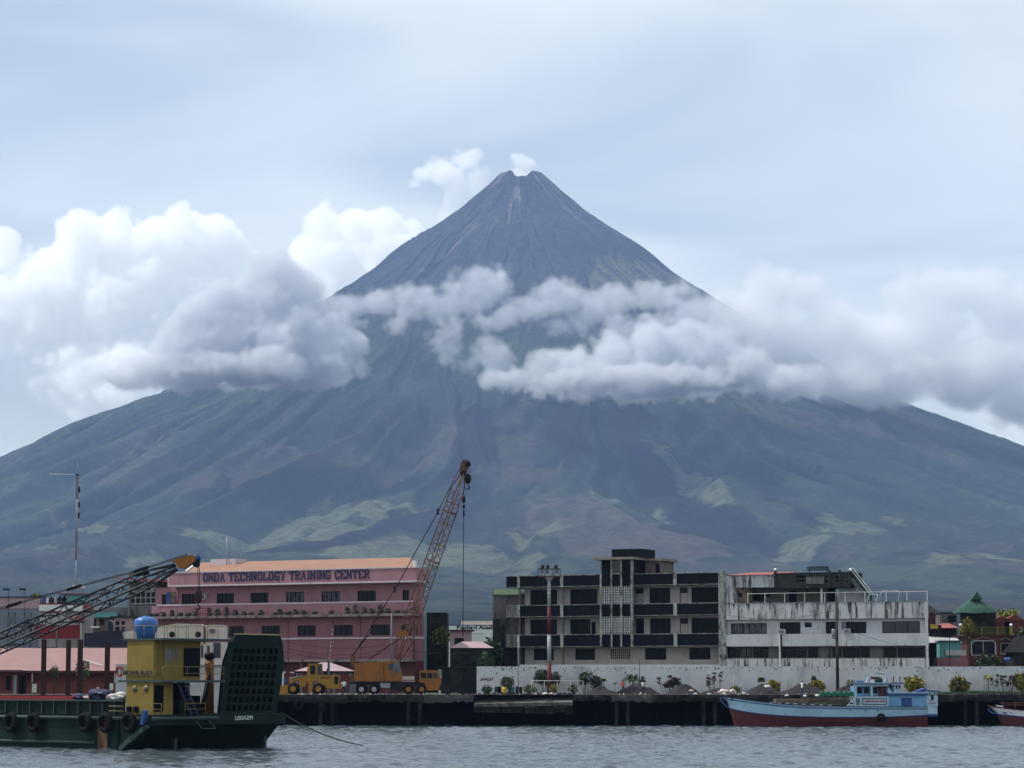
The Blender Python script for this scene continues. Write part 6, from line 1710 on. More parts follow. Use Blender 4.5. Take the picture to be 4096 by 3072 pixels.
def simple_house(name, label, px0, px1, py_top, Y, depth, wall_m, roof=None, wins=(), win_glass='dark_glass', roof_h=0, roof_over=.3, cat='building', group=None, door=None, inset=.3, extra=None):
    """a block with real window openings; wins are pixel rectangles"""
    f = Facade(px0, Y, px1, Y); R = f.root(name, label, cat, group); zt = f.z((px0 + px1)/2, py_top)
    holes = [f.rect(*w) for w in wins]
    m = MB(); wall_holes(m, 0, f.len, 0, zt, holes, 0, .25); m.build('wall', wall_m, R)
    MB().box(.0, f.len, .7, depth, 0, zt - .02).build('core', wall_m, R); 
    MB().box(.0, .2, .251, .699, 0, zt - .01).box(f.len - .2, f.len, .251, .699, 0, zt - .01).box(.2, f.len - .2, .251, .699, zt - .2, zt - .01).build('side_wall', wall_m, R)
    for h in holes: window(R, *h, .1, glass=win_glass, cols=2)
    if roof and roof_h > 0:
        m = MB(); hip_roof(m, -roof_over, f.len + roof_over, -roof_over, depth + roof_over, zt + .01, roof_h, inset); m.build('roof', roof, R)
    elif roof:
        MB().box(-roof_over, f.len + roof_over, -roof_over, depth + roof_over, zt + .005, zt + .15).build('roof', roof, R)
    if extra: extra(f, R, zt)
    return f, R

# quayside terminal with the long pink roof
def terminal():
    f = Facade(-60, 336, 515, 336); R = f.root('wharf_shed', 'low red shed with a long faded pink roof behind the barge', 'shed')
    L = f.len; ze = f.z(250, 2684); x1 = f.s(512)
    MB().box(0, L, 1.2, 1.5, 0, ze - .1).build('front_wall', 'rust_red', R)
    MB().box(0, L, 1.6, 12, 0, ze - .1).build('core', 'dark_red', R)
    MB().add([(-.5, -.4, ze), (x1, -.4, ze), (x1 - .1, 9, ze + 3.05), (-.5, 9, ze + 3.05), (x1, 16, ze), (-.5, 16, ze)], [(0, 1, 2, 3), (3, 2, 4, 5), (1, 4, 2), (0, 3, 5)]).build('roof', 'pink_tin', R)
    MB().box(-.5, x1, -.45, -.38, ze - .22, ze + .05).build('fascia_board', 'dark_red', R)
    MB().box(-.5, x1, -.37, 1.2, ze - .2, ze - .12).build('eaves', 'pink_trim', R)
    MB().box(f.s(109), x1, .5, .6, 0, f.z(300, 2730)).build('low_wall', 'rust_red', R)
    MB().box(f.s(-60), f.s(108), .3, 1.1, 0, ze - .3).build('porch_wall', 'rust_red', R)
    MB().add([(f.s(-60), -1.6, ze + .55), (f.s(28), -1.6, ze + .15), (f.s(100), -1.6, ze + .1), (f.s(110), -.4, ze + .02), (f.s(-60), -.4, ze + .6)], [(0, 1, 2, 3, 4)]).build('porch_roof', 'pink_tin', R)
    MB().box(f.s(-60), f.s(104), -1.65, -1.58, ze - .15, ze + .12).build('porch_board', 'dark_red', R)
    for px0, px1, t, b in ((24, 42, 2705, 2760), (54, 66, 2700, 2790), (74, 102, 2700, 2790)):
        a, b_, c, d = f.rect(px0, px1, t, b, .28); MB().box(a, b_, .24, .29, c, d).build('door' if px0 != 54 else 'post', 'dark_panel' if px0 != 54 else 'galvanised', R)
    for px in (131, 460): MB().box(f.s(px), f.s(px + 3), .1, .18, f.z(200, 2730), ze - .1).build('post', 'white_metal', R)
    for px0, px1, t, b, m in ((433, 453, 2733, 2760, 'white_metal'), (128, 146, 2735, 2770, 'sack_white'), (387, 396, 2748, 2762, 'sack_white')):
        a, b_, c, d = f.rect(px0, px1, t, b, .45); MB().box(a, b_, .44, .48, c, d).build('notice', m, R)
    MB().bar((f.s(320), 3.0, ze + 1.5), (f.s(405), 1.2, ze + .75), .10, .14).build('roof_ladder', 'white_metal', R)
    a, b_, c, d = f.rect(466, 512, 2660, 2706, -.6); MB().box(a, b_, -.7, -.64, c, d).build('sign_board', 'white_metal', R)
    for px0, px1, py in ((470, 485, 2668), (472, 496, 2676), (470, 490, 2684), (474, 500, 2694)): MB().box(f.s(px0), f.s(px1), -.715, -.705, f.z(480, py) - .05, f.z(480, py) + .07).build('sign_marking', 'grey_steel', R)
    return f
terminal()
plant('roof_shrub', 'leggy green shrub growing by the pink roof between the brown posts', 330, 2690, 331, 4.3, 1.9, ['leaf', 'leaf_dark', 'leaf_lime'], 420, 5, 41, .2, .55, 'shrub')
plant('roof_shrub', 'small dark shrub before the eaves of the pink roof', 217, 2690, 332, 3.5, 1.2, ['leaf_dark', 'leaf'], 260, 4, 42, .18, .45, 'shrub')

# grey shed with lattice frames at the far left
def grey_shed():
    f = Facade(-60, 375, 150, 375); R = f.root('grey_shed', 'large blue grey shed faced with dark steel lattice frames', 'shed')
    zt = f.z(80, 2389)
    MB().box(0, f.len, .8, 20, 0, zt).build('wall', 'shed_grey', R)
    MB().box(0, f.len, .7, .79, zt - 1.6, zt - .01).build('top_band', 'lilac_tin', R)
    MB().box(-.1, f.len + .1, .5, 1.0, zt, zt + .12).build('roof_edge', 'black_steel', R)
    for px0, px1 in ((-35, -10), (32, 60), (97, 124)):
        a, b = f.s(px0), f.s(px1); m = MB()
        for x in (a, b): m.bar((x, 0, 0), (x, 0, zt - 2.2), .07)
        n = 5
        for i in range(n):
            z0, z1 = (zt - 2.2)*i/n, (zt - 2.2)*(i+1)/n
            m.bar((a, 0, z0), (b, 0, z1), .05).bar((b, .02, z0), (a, .02, z1), .05).bar((a, 0, z1), (b, 0, z1), .05)
        m.bar((a, .0, zt - 2.2), (a, .1, zt), .05); m.build('lattice_frame', 'black_steel', R)
    m = MB(); z0, z1 = f.z(80, 2640), f.z(80, 2613); n = 11
    for i in range(n):
        xa, xb = f.len*i/n, f.len*(i+1)/n; m.bar((xa, -.3, z0), (xb, -.3, z1), .06).bar((xb, -.28, z0), (xa, -.28, z1), .06)
    m.bar((0, -.3, z1), (f.len, -.3, z1), .1).bar((0, -.3, z0), (f.len, -.3, z0), .1); m.build('low_truss', 'grey_steel', R)
    for px in (28, 92):
        x = f.s(px); lz = f.z(px, 2360)
        l = MB().bar((x, .5, zt), (x, .3, lz), .06).build('light_bracket', 'black_steel', R)
        MB().cbox(x - .2, .1, lz + .1, .9, .5, .25).build('floodlight', 'black_steel', l)
    leaf_cloud('roof_weeds', R, 'leaf', (f.s(140), .9, zt + .25), (1.0, .5, .35), 160, .25, 5, mats=['leaf', 'leaf_lime'])
grey_shed()

def tower_house():
    f = Facade(150, 371, 372, 371); R = f.root('red_trim_house', 'tall crowded house with red trim and a teal top storey', 'building')
    z = lambda py: f.z(250, py); L = f.len
    MB().box(0, L, .5, 10, 0, z(2418)).build('wall', 'dull_white', R)
    MB().box(0, f.s(335), .1, .49, z(2444), z(2418)).build('balcony_band', 'white_metal', R)
    MB().box(0, f.s(335), .05, .5, z(2418) + .01, z(2413)).build('red_trim', 'red_sheet', R)
    MB().box(0, f.s(335), .06, .48, z(2447), z(2444) - .01).build('red_trim', 'red_sheet', R)
    MB().box(f.s(330), f.s(368), .0, .48, z(2447), z(2420)).build('red_panel', 'red_sheet', R)
    MB().box(f.s(262), f.s(327), .8, 8, z(2413) + .01, z(2377)).build('top_storey', 'teal', R)
    MB().box(0, f.s(262), 4, 8, z(2413) + .01, z(2388)).build('top_storey', 'dark_panel', R)
    MB().box(f.s(230), f.s(345), .4, 9, z(2377) + .005, z(2375) + .05).build('roof_sheet', 'red_sheet', R)
    MB().box(f.s(225), f.s(330), .5, 3, z(2406), z(2404)).build('rail', 'grey_steel', R)
    rg = random.Random(6)
    for i, px in enumerate((165, 178, 196, 210, 230, 246, 258, 268, 275)):
        a = f.s(px); MB().box(a, a + rg.uniform(.25, .55), .7 + i*.06, .74 + i*.06, z(2412), z(2412) + rg.uniform(.6, 1.15)).build('hung_cloth', ('boat_blue', 'sack_white', 'dark_red', 'dull_white', 'navy', 'dark_panel', 'navy', 'white_metal', 'teal')[i], R)
    # stair head with white box for the mast
    a, b, c, d = f.rect(290, 332, 2340, 2352, 4); MB().box(a, b, 4, 6, c, d).build('mast_plinth', 'white_metal', R)
    for px in (292, 305, 318, 331): MB().box(f.s(px, 2360, 4), f.s(px + 1.5, 2360, 4), 4, 4.1, z(2375), c).build('plinth_post', 'grey_steel', R)
    for px0, px1, t, b in ((152, 183, 2466, 2500), (203, 237, 2464, 2497), (140 + 12, 160, 2588, 2620), (184, 200, 2588, 2620), (205, 220, 2588, 2620)):
        a, b_, c, d = f.rect(px0, px1, t, b, .45); window(R, a, b_, c, d, .42, cols=1)
    MB().lathe([(.6, 0), (.75, .1), (.75, .9), (.6, 1.0)], 12, Matrix.Translation((f.s(316), -.6, z(2492)))).build('rusty_tank', 'rust_red', R)
    MB().box(f.s(296), f.s(338), -.8, .4, z(2448), z(2446)).build('awning', 'dark_panel', R)
    # red corrugated hoarding
    a, b, c, d = f.rect(138, 320, 2500, 2555, -2.0)
    n = 46; m = MB()
    for i in range(n): m.box(a + (b-a)*i/n, a + (b-a)*(i + .62)/n, -2.06, -2.0, c, d)
    m.box(a, b, -2.0, -1.95, c + .01, d - .01); m.build('hoarding', 'red_sheet', R)
    MB().box(f.s(224, 2550, -2), f.s(231, 2550, -2), -2.2, -1.9, 0, d).build('hoarding_post', 'grey_concrete', R)
    MB().box(f.s(321, 2550, -2), f.s(327, 2550, -2), -2.2, -1.9, 0, d + .3).build('hoarding_post', 'dull_white', R)
    MB().box(a, f.s(330), -1.0, .3, z(2612), z(2606)).build('ledge', 'dark_concrete', R)
tower_house()

def navy_roof_house():
    f = Facade(332, 362, 512, 362); R = f.root('navy_roof_house', 'white walled house with a wide dark blue roof below the crane boom', 'building')
    z = lambda py: f.z(420, py); L = f.len
    MB().box(0, L, .6, 8, 0, z(2585)).build('wall', 'dull_white', R)
    p = [f.at(px, py) for px, py in ((338, 2585), (510, 2585), (510, 2526), (498, 2526), (490, 2522), (455, 2524), (430, 2524), (375, 2528), (372, 2532), (340, 2533))]
    MB().prism(p, -.6, 3).build('roof', 'navy_roof', R)
    arch = [f.at(px, py) for px, py in ((431, 2524), (431, 2495), (434, 2487), (442, 2483), (450, 2487), (453, 2495), (453, 2524))]
    MB().prism(arch, -.3, 1.0).build('dormer', 'navy_roof', R)
    arch = [f.at(px, py) for px, py in ((428, 2524), (428, 2494), (432, 2485), (442, 2480.5), (452, 2485), (456, 2494), (456, 2524))]
    MB().prism(arch, .0, .9).build('dormer_surround', 'dull_white', R)
    MB().box(f.s(336), L, -.7, .5, z(2622), z(2611)).build('ledge', 'dark_concrete', R)
    MB().box(f.s(336), L, -.2, .5, 0, z(2622)).build('lower_wall', 'brown_wall', R)
navy_roof_house()
simple_house('teal_awning_house', 'narrow grey house with a teal awning under the crane boom', 370, 480, 2455, 366, 6, 'brown_wall', None, [(376, 386, 2474, 2505), (397, 417, 2476, 2500)], roof_h=0,
    extra=lambda f, R, zt: (MB().box(f.s(380), f.s(474), -1.2, .02, f.z(420, 2470), f.z(420, 2451)).build('awning', 'teal', R), MB().box(f.s(395), f.s(520), -.3, .6, zt - .2, zt + .9).build('roof_parapet', 'grey_concrete', R), MB().box(f.s(365), f.s(400), -.6, 0, f.z(380, 2512), f.z(380, 2505)).build('ledge', 'white_metal', R)))
simple_house('rubble_house', 'half finished pink block house beside the pink training centre', 452, 530, 2470, 364, 5, 'lilac_tin', 'dark_concrete', [(462, 478, 2484, 2500), (486, 500, 2484, 2500), (462, 478, 2507, 2524), (486, 500, 2507, 2524)], roof_over=.5)

# radio mast
def radio_mast():
    Y = 372.5; b = P(302, 2342, Y); t = P(310, 1875, Y)
    R = tag(empty('radio_mast', (b.x, Y, b.z)), 'tall thin red and white guyed radio mast above the red trim house', 'mast')
    d = Vector((t.x - b.x, 0, t.z - b.z)); H = d.length
    bands = [(0, .215, 'mast_white', .09), (.215, .385, 'mast_red', .11), (.385, .49, 'mast_red', .15), (.49, .74, 'mast_white', .16), (.74, .95, 'mast_red', .16)]
    for a, c, m, w in bands:
        mb = MB(); A, C = d*a, d*c; n = max(3, int((c - a)*60))
        for k in range(3):
            q = Vector((math.cos(k*2.09), math.sin(k*2.09), 0)) * w; mb.tube([A + q, C + q], .03, 4)
            q2 = Vector((math.cos((k+1)*2.09), math.sin((k+1)*2.09), 0)) * w
            for i in range(n): mb.tube([A.lerp(C, i/n) + (q if i % 2 else q2), A.lerp(C, (i+1)/n) + (q2 if i % 2 else q)], .018, 4, caps=False)
        mb.build('mast_section', m, R)
    MB().tube([d*.95, d*1.05], .035, 5).build('whip_aerial', 'galvanised', R)
    p = d*.95; e = P(196, 1896, Y) - Vector((b.x, Y, b.z)); e.y = 0
    MB().tube([p, p.lerp(e, .5), e], .03, 5).build('side_aerial', 'white_metal', R); MB().cbox(p.x, 0, p.z, .55, .5, .12).build('bracket', 'black_steel', R)
    for i, (s, e2, h) in enumerate((((-1), 10, .62), (1, 12, .62), (-1, 9, .36), (1, 9, .3))):
        a = d*h; MB().tube([a, Vector((s*e2, 6, -2.5))], .010, 3).build('guy_wire', 'black_steel', R)
    for h in (.6, .69, .82): MB().cbox(d.x*h + .3, 0, d.z*h, .25, .2, .8).build('dipole', 'black_steel', R)
radio_mast()

# ------------------------------------------------------------------ the gap between the pink building and the balcony building
def academy():
    f = Facade(1795, 420, 2010, 420); R = f.root('academy_building', 'white building with blue lettering seen in the gap behind the wharf', 'building')
    z = lambda py: f.z(1900, py)
    MB().box(0, f.len, 0, 8, 0, z(2500)).build('wall', 'white_metal', R)
    MB().box(-.1, f.len + .1, -.08, -.01, z(2502), z(2499)).build('blue_line', 'boat_blue', R)
    MB().box(f.s(1845), f.len, .5, 7, z(2500) + .01, z(2483)).build('roof_block', 'cream_paint', R)
    a, b, c, d = f.rect(1838, 2003, 2505, 2515); 
    text_obj('lettering', 'Raphael Academy', .8, 'text_dark', R, ((f.s(1826) + f.s(2014))/2, -.03, (c + d)/2 - .02), width=f.s(2014) - f.s(1826), offset=.03)
    MB().box(f.s(1893), f.s(1935), -.5, -.45, z(2537), z(2535)).build('rail', 'grey_steel', R)
academy()
simple_house('tin_roof_house', 'dark low house with a pale tin hip roof in the gap', 1800, 1970, 2592, 352, 7, 'dark_concrete', 'lilac_tin', [(1872, 1930, 2650, 2668)], roof_h=.9, roof_over=.2, inset=.28)
simple_house('shack', 'small lilac shack with a sloping dark roof below the blue lettering', 1800, 1885, 2523, 385, 6, 'lilac_tin', 'dark_red', [(1818, 1855, 2552, 2580)], roof_h=0, roof_over=.4)
simple_house('dark_block', 'dark blackened concrete block beside the end of the pink building', 1706, 1788, 2450, 362, 8, 'dark_concrete', None, [(1730, 1775, 2578, 2640)])
simple_house('low_shop', 'low dark shop front at the end of the boundary wall', 1760, 1905, 2672, 341, 6, 'dark_concrete', 'blackened', [(1775, 1800, 2690, 2740), (1850, 1900, 2690, 2770)])
plant('tree', 'bright green tree on the dark concrete block', 1764, 2575, 358, 8.6, 2.2, ['leaf_lime', 'leaf', 'leaf'], 700, 4, 51, .3, .26, 'tree')
plant('tree', 'dark green tree against the grey annex', 1958, 2660, 356, 7.0, 2.8, ['leaf_dark', 'leaf', 'leaf_dark'], 1500, 4, 52, .32, .55, 'tree')
plant('tree', 'low bushy tree between the low shop and the annex', 1940, 2700, 348, 5.0, 2.6, ['leaf_dark', 'leaf_dark', 'leaf'], 900, 4, 53, .3, .8, 'tree')
def kiosk():
    f = Facade(1178, 331, 1410, 331); R = f.root('pavilion', 'open pavilion with a lilac hip roof behind the wheel loader', 'pavilion')
    ze = f.z(1300, 2684); m = MB(); hip_roof(m, 0, f.len, 0, 7, ze, 1.1, .42); m.build('roof', 'lilac_tin', R)
    MB().box(.1, f.len - .1, .1, 6.9, ze - .25, ze - .005).build('ring_beam', 'dark_concrete', R)
    for x in (.3, f.len*.36, f.len*.68, f.len - .3): MB().box(x - .1, x + .1, .3, .5, 0, ze - .26).build('post', 'galvanised', R)
    for x in (.3, f.len - .3): MB().box(x - .1, x + .1, 6.4, 6.6, 0, ze - .26).build('post', 'galvanised', R)
kiosk()
def white_frames():
    f = Facade(1120, 330, 1200, 330); R = f.root('white_gate', 'white pipe gate frames behind the loader bucket', 'gate')
    for a, b, t in ((1124, 1144, 2687), (1131, 1137, 2690), (1164, 1178, 2688)):
        x0, x1 = f.s(a), f.s(b); z1 = f.z(1140, t)
        m = MB().box(x0, x1, 0, .1, z1 - .12, z1)
        if b - a < 10: m.box(x0, x1, .0, .1, 0, z1 - .12)
        m.build('frame', 'white_metal', R)
    a, b, c, d = f.rect(1120, 1146, 2712, 2735); MB().box(a, b, .3, .5, c, d).build('screen', 'boat_blue', R)
white_frames()
pole('utility_pole', 1565, 2455, 331, .13, 'grey_steel', 'grey utility pole with a transformer in front of the pink building', [(.55, .9)])
def striped_pole():
    Y = 328; b, t = P(1315, 2647, Y), P(1332, 2516, Y); R = tag(empty('striped_barrier', (b.x, Y, b.z - 1.5)), 'thin red and white striped barrier pole rising behind the pavilion roof', 'pole')
    n = 16; A = Vector((0, 0, 1.5)); B = Vector((t.x - b.x, 0, t.z - b.z + 1.5))
    for i in range(n): MB().tube([A.lerp(B, i/n), A.lerp(B, (i+1)/n)], .06, 6).build('stripe', 'mast_white' if i % 2 else 'mast_red', R)
    MB().box(-.15, .15, -.15, .15, 0 - (b.z - 1.5 - QZ), 1.5).build('base', 'grey_steel', R)
striped_pole()
for i, (a, b, c, d, sg) in enumerate(((1120, 2560, 1565, 2576, .8), (1120, 2585, 1565, 2592, 1.0), (1120, 2600, 1565, 2604, 1.1), (1565, 2576, 1960, 2600, .8), (1565, 2592, 2073, 2580, .9))):
    wire('overhead_wire', (P(a, b, 334), P(c, d, 331)), .022, 'black_steel', ['topmost of the three wires sagging across the pink lower wall', 'middle of the three wires sagging across the pink lower wall', 'lowest of the three wires sagging across the pink lower wall', 'wire running from the grey utility pole towards the tree', 'wire running from the grey utility pole to the thin grey pole'][i], sg, group='overhead wires')
pole('thin_pole', 1311, 2560, 333, .05, 'wood_pole', 'thin dark lamp pole behind the pavilion')
person('person in white seen between the loader and the truck crane', (PX(1371, 327), 327, QZ + .012), .4, 1.68, 'shirt_white', 'trousers_dark', (down, bent))
person('person in white standing closest to the truck crane counterweight', (PX(1379, 326), 326, QZ + .012), -.3, 1.72, 'shirt_white', 'trousers_blue', (down, down))

# ------------------------------------------------------------------ houses beyond the stained building
mat('thatch', (.030, .075, .058), .95, var=.45, scale=3, bump=.8, bscale=6)
def pagoda_house():
    f = Facade(3868, 352, 4090, 352); R = f.root('red_balcony_house', 'dark red house with arched windows, balcony and a green pagoda roof', 'building')
    q = lambda x, y, o=0: f.at(3680 + x / 4.74, 2330 + y / 4.74, o)
    L = f.len; zb = q(1300, 1010)[1]
    arch = [(980, 1380), (970, 1150), (1040, 1105), (1370, 1105), (1430, 1150), (1440, 1380)]
    pa = [q(*p) for p in arch]
    hs = [(pa[1][0], pa[4][0], pa[0][1], pa[1][1] + .35), (q(1530, 1360)[0], q(1705, 1360)[0], q(1530, 1360)[1], q(1530, 1150)[1])]
    m = MB(); wall_holes(m, f.s(3872), L, 0, zb, hs, 0, .3); m.build('wall', 'dark_red', R)
    for h in hs: window(R, *h, .1, frame='white_metal', cols=2 if h[1] - h[0] > 2 else 1)
    MB().box(f.s(3872), L, .7, 9, 0, zb - .05).build('core', 'dark_red', R)
    m = MB()
    for p, r in zip(arch[:-1], arch[1:]): a, b = q(*p), q(*r); m.bar((a[0], -.06, a[1]), (b[0], -.06, b[1]), .10, .10)
    m.build('arch_surround', 'white_metal', R)
    for pts in (((940, 1110), (1200, 1030), (1440, 1105)), ((1500, 1100), (1610, 1040), (1740, 1110), (1830, 1100))):
        m = MB()
        for p, r in zip(pts[:-1], pts[1:]): a, b = q(*p), q(*r); m.bar((a[0], -.15, a[1]), (b[0], -.15, b[1]), .2, .16)
        m.build('gable_trim', 'olive_wall', R)
    MB().box(f.s(3850), L, -.3, 8, zb, zb + .12).build('balcony_floor', 'dark_red', R)
    for X in (770, 915, 1725):
        x = q(X, 900)[0]; pz = q(X, 835)[1]
        po = MB().box(x - .17, x + .17, -.25, .1, zb + .13, pz).build('balcony_post', 'leaf_lime', R)
        MB().lathe([(.04, 0), (.17, .1), (.2, .22), (.14, .36), (.01, .42)], 10, Matrix.Translation((x, -.08, pz))).build('lamp_globe', 'globe', po)
    for Yv in (850, 900, 940, 975): a, b = q(700, Yv), q(1740, Yv); MB().box(a[0], b[0], -.12, -.06, b[1] - .03, b[1] + .03).build('rail', 'leaf_lime', R)
    for X in (1170, 1465): MB().box(q(X, 900)[0] - .04, q(X, 900)[0] + .04, -.13, -.05, zb + .13, q(X, 850)[1]).build('rail_post', 'leaf_lime', R)
    # pavilion on the balcony with a thatched looking pagoda roof
    x0, x1 = q(690, 580, 3)[0], q(1480, 550, 3)[0]; ze = q(1100, 560, 3)[1]; zm = q(1100, 320, 3)[1]; zt = q(1120, 170, 3)[1]
    MB().box(x0 + 1.0, x1 - .4, 2.5, 6, zb + .13, ze).build('pavilion_wall', 'dark_concrete', R)
    m = MB(); n = 14; rings = [(1.0, ze - .15), (.80, ze + .55), (.48, ze + (zm - ze)*.72), (.24, zm), (.22, zm + .05)]
    cx, cyv = (x0 + x1)/2 - .1, 4.0; w = (x1 - x0)/2 + .3; v = []; fc = []
    for r, zz in rings:
        for i in range(n): a = 2*math.pi*i/n; v.append((cx + r*w*math.cos(a), cyv + r*w*.75*math.sin(a), zz + .06*math.sin(i*2.3)))
    for j in range(len(rings) - 1):
        for i in range(n): fc.append((j*n + i, j*n + (i+1) % n, (j+1)*n + (i+1) % n, (j+1)*n + i))
    rf = m.add(v, fc).build('pagoda_roof', 'thatch', R)
    MB().add([(cx - .22*w, cyv - 1.2, zm), (cx + .26*w, cyv - 1.2, zm), (cx + .05*w, cyv - 1.0, zt), (cx - .22*w, cyv + 1.2, zm), (cx + .26*w, cyv + 1.2, zm), (cx + .05*w, cyv + 1.0, zt)], [(0,1,2), (3,5,4), (0,2,5,3), (1,4,5,2), (0,3,4,1)]).build('roof_cap', 'dark_green', rf)
    for X, Yv, s in ((1550, 640, 1.2), (1800, 620, 1.4)):
        a = q(X, 830, 4); top = q(X, Yv, 4)[1]; x = a[0]
        g = MB().box(x - s, x + s, 4, 6, zb + .13, top - .7).build('roof_hut', 'dark_red', R)
        MB().add([(x - s*1.15, 3.8, top - .75), (x + s*1.15, 3.8, top - .75), (x, 3.8, top + .1), (x - s*1.15, 6.2, top - .75), (x + s*1.15, 6.2, top - .75), (x, 6.2, top + .1)], [(0,1,2), (3,5,4), (0,2,5,3), (1,4,5,2), (0,3,4,1)]).build('hut_roof', 'rust_red', g)
pagoda_house()
plant('tree', 'yellow green potted bush in front of the pagoda roof', 3870, 2450, 351.0, 9.8, 1.7, ['leaf_lime', 'leaf_yellow'], 500, 3, 61, .26, .2, 'bush')
plant('tree', 'yellow green tree behind the small roof huts', 4030, 2450, 360.0, 11.3, 3.0, ['leaf_lime', 'leaf_lime', 'leaf_yellow'], 900, 3, 62, .3, .22, 'tree')
plant('tree', 'dark green tree beside the balcony at the frame edge', 4090, 2560, 349.0, 8.2, 2.6, ['leaf_dark', 'leaf'], 900, 3, 63, .3, .5, 'tree')
plant('tree', 'dark leafy bush before the arched window', 3955, 2640, 346.0, 5.2, 3.6, ['leaf_dark', 'leaf_dark', 'leaf'], 1300, 4, 64, .28, .75, 'bush')
simple_house('teal_shed', 'small teal shed with a pale base beside the red brick wall', 3768, 3846, 2566, 343, 4, 'teal', None, [], extra=lambda f, R, zt: (MB().box(-.2, f.len + .2, -.4, 4.2, zt + .01, zt + .14).build('roof', 'dark_green', R), MB().box(f.s(3778), f.s(3860), -.35, -.02, f.z(3800, 2622), f.z(3800, 2600)).build('white_panel', 'dull_white', R), MB().box(f.s(3764), f.s(3772), -.3, -.01, 0, f.z(3800, 2580)).build('corner_post', 'teal', R)))
simple_house('brick_hut', 'low salmon brick wall hut below the teal shed', 3750, 3872, 2630, 340, 3, 'pink_low', None, [])
simple_house('tin_porch_house', 'dark house with a pale tin porch roof against the stained building', 3712, 3770, 2500, 350, 6, 'dark_concrete', None, [], extra=lambda f, R, zt: (MB().add([(-.5, -3, f.z(3740, 2572)), (f.len + 2.2, -3, f.z(3740, 2572)), (f.len + 2.0, 0, f.z(3740, 2552)), (-.5, -.01, f.z(3740, 2545))], [(0,1,2,3)]).build('porch_roof', 'dull_white', R), MB().box(-.5, f.len + 2.2, -3.05, -2.98, f.z(3740, 2577), f.z(3740, 2572)).build('porch_edge', 'dark_green', R), MB().box(f.s(3718), f.s(3748), -.8, -.7, f.z(3730, 2515), f.z(3730, 2498)).build('tan_sheet', 'yellow_drum', R)))
simple_house('grey_flat_house', 'grey flat roofed house left of the pagoda roof', 3764, 3835, 2453, 372, 6, 'grey_concrete', 'blackened', [(3790, 3826, 2462, 2490)], roof_over=.15)
simple_house('rusty_house', 'rusty roofed house under the grey flat roofed house', 3770, 3830, 2512, 362, 6, 'dark_concrete', 'red_roof', [(3780, 3800, 2525, 2545)], roof_h=.7, roof_over=.3)
simple_house('dark_gable_house', 'dark gabled house right behind the stained building corner', 3712, 3762, 2452, 376, 6, 'dark_red', 'dark_concrete', [], roof_h=1.2, roof_over=.2, inset=.5)
simple_house('corner_house', 'dark roofed house cut off at the frame edge', 4060, 4150, 2610, 342, 6, 'dark_concrete', 'black_steel', [], roof_h=2.2, roof_over=.5, inset=.35)
simple_house('cream_house', 'cream walled house at the very frame edge', 4084, 4160, 2478, 368, 6, 'cream_paint', 'dull_white', [], roof_over=.3)
MBt = MB().add([(0, 0, 0), (.8, .1, .05), (.85, .6, .25), (.05, .5, .2), (.1, .05, -.35), (.75, .12, -.3)], [(0,1,2,3), (0,4,5,1)]); _p = P(4016, 2637, 339)
tag(MBt.build('tarpaulin', 'boat_blue', None, _p), 'scrap of bright blue tarpaulin beside the leafy bush', 'tarpaulin')
pole('thin_pole', 3802, 2545, 339, .06, 'wood_pole', 'thin dark pole in front of the teal shed')

# ------------------------------------------------------------------ landing barge in the foreground
mat('barge_green', (.0065, .015, .013), .6, var=.25, scale=.5, spec=.10, noise2col=(.013, .027, .024), n2=(.48, .70), n2scale=.4, streak=((.075, .045, .025), .655, .74, .9, (1, 1, .3)))
mat('barge_dark', (.003, .0045, .005), .85, spec=.04, var=.3, scale=.6)
mat('barge_grey_green', (.028, .050, .045), .6, var=.25, scale=.8)
mat('rust_hull', (.11, .055, .03), .8, var=.35, scale=.9, noise2col=(.03, .04, .035), n2=(.45, .65), n2scale=.8)
mat('house_yellow', (.175, .124, .021), .65, var=.12, scale=.7, noise2col=(.21, .155, .035), n2=(.5, .78), n2scale=.6, n2stretch=(1, 1, .4), streak=((.16, .11, .03), .66, .76, 1.3, (1, 1, .25)))
mat('rail_yellow', (.17, .135, .04), .6, var=.15, scale=2)
mat('tank_blue', (.035, .115, .34), .35, var=.2, scale=1.5, streak=((.25, .32, .45), .66, .74, 1.8, (1, 1, .6)))
mat('post_brown', (.032, .014, .012), .8, var=.3, scale=1.2, streak=((.07, .03, .02), .55, .7, 1.4, (1, 1, .3)))
mat('porthole', (.08, .076, .08), .2, var=.1, spec=.5)
mat('boom_dark', (.022, .023, .030), .6, var=.3, scale=1)
mat('name_dark', (.012, .014, .02), .6, var=.1)
mat('name_pale', (.42, .47, .48), .6, var=.1)

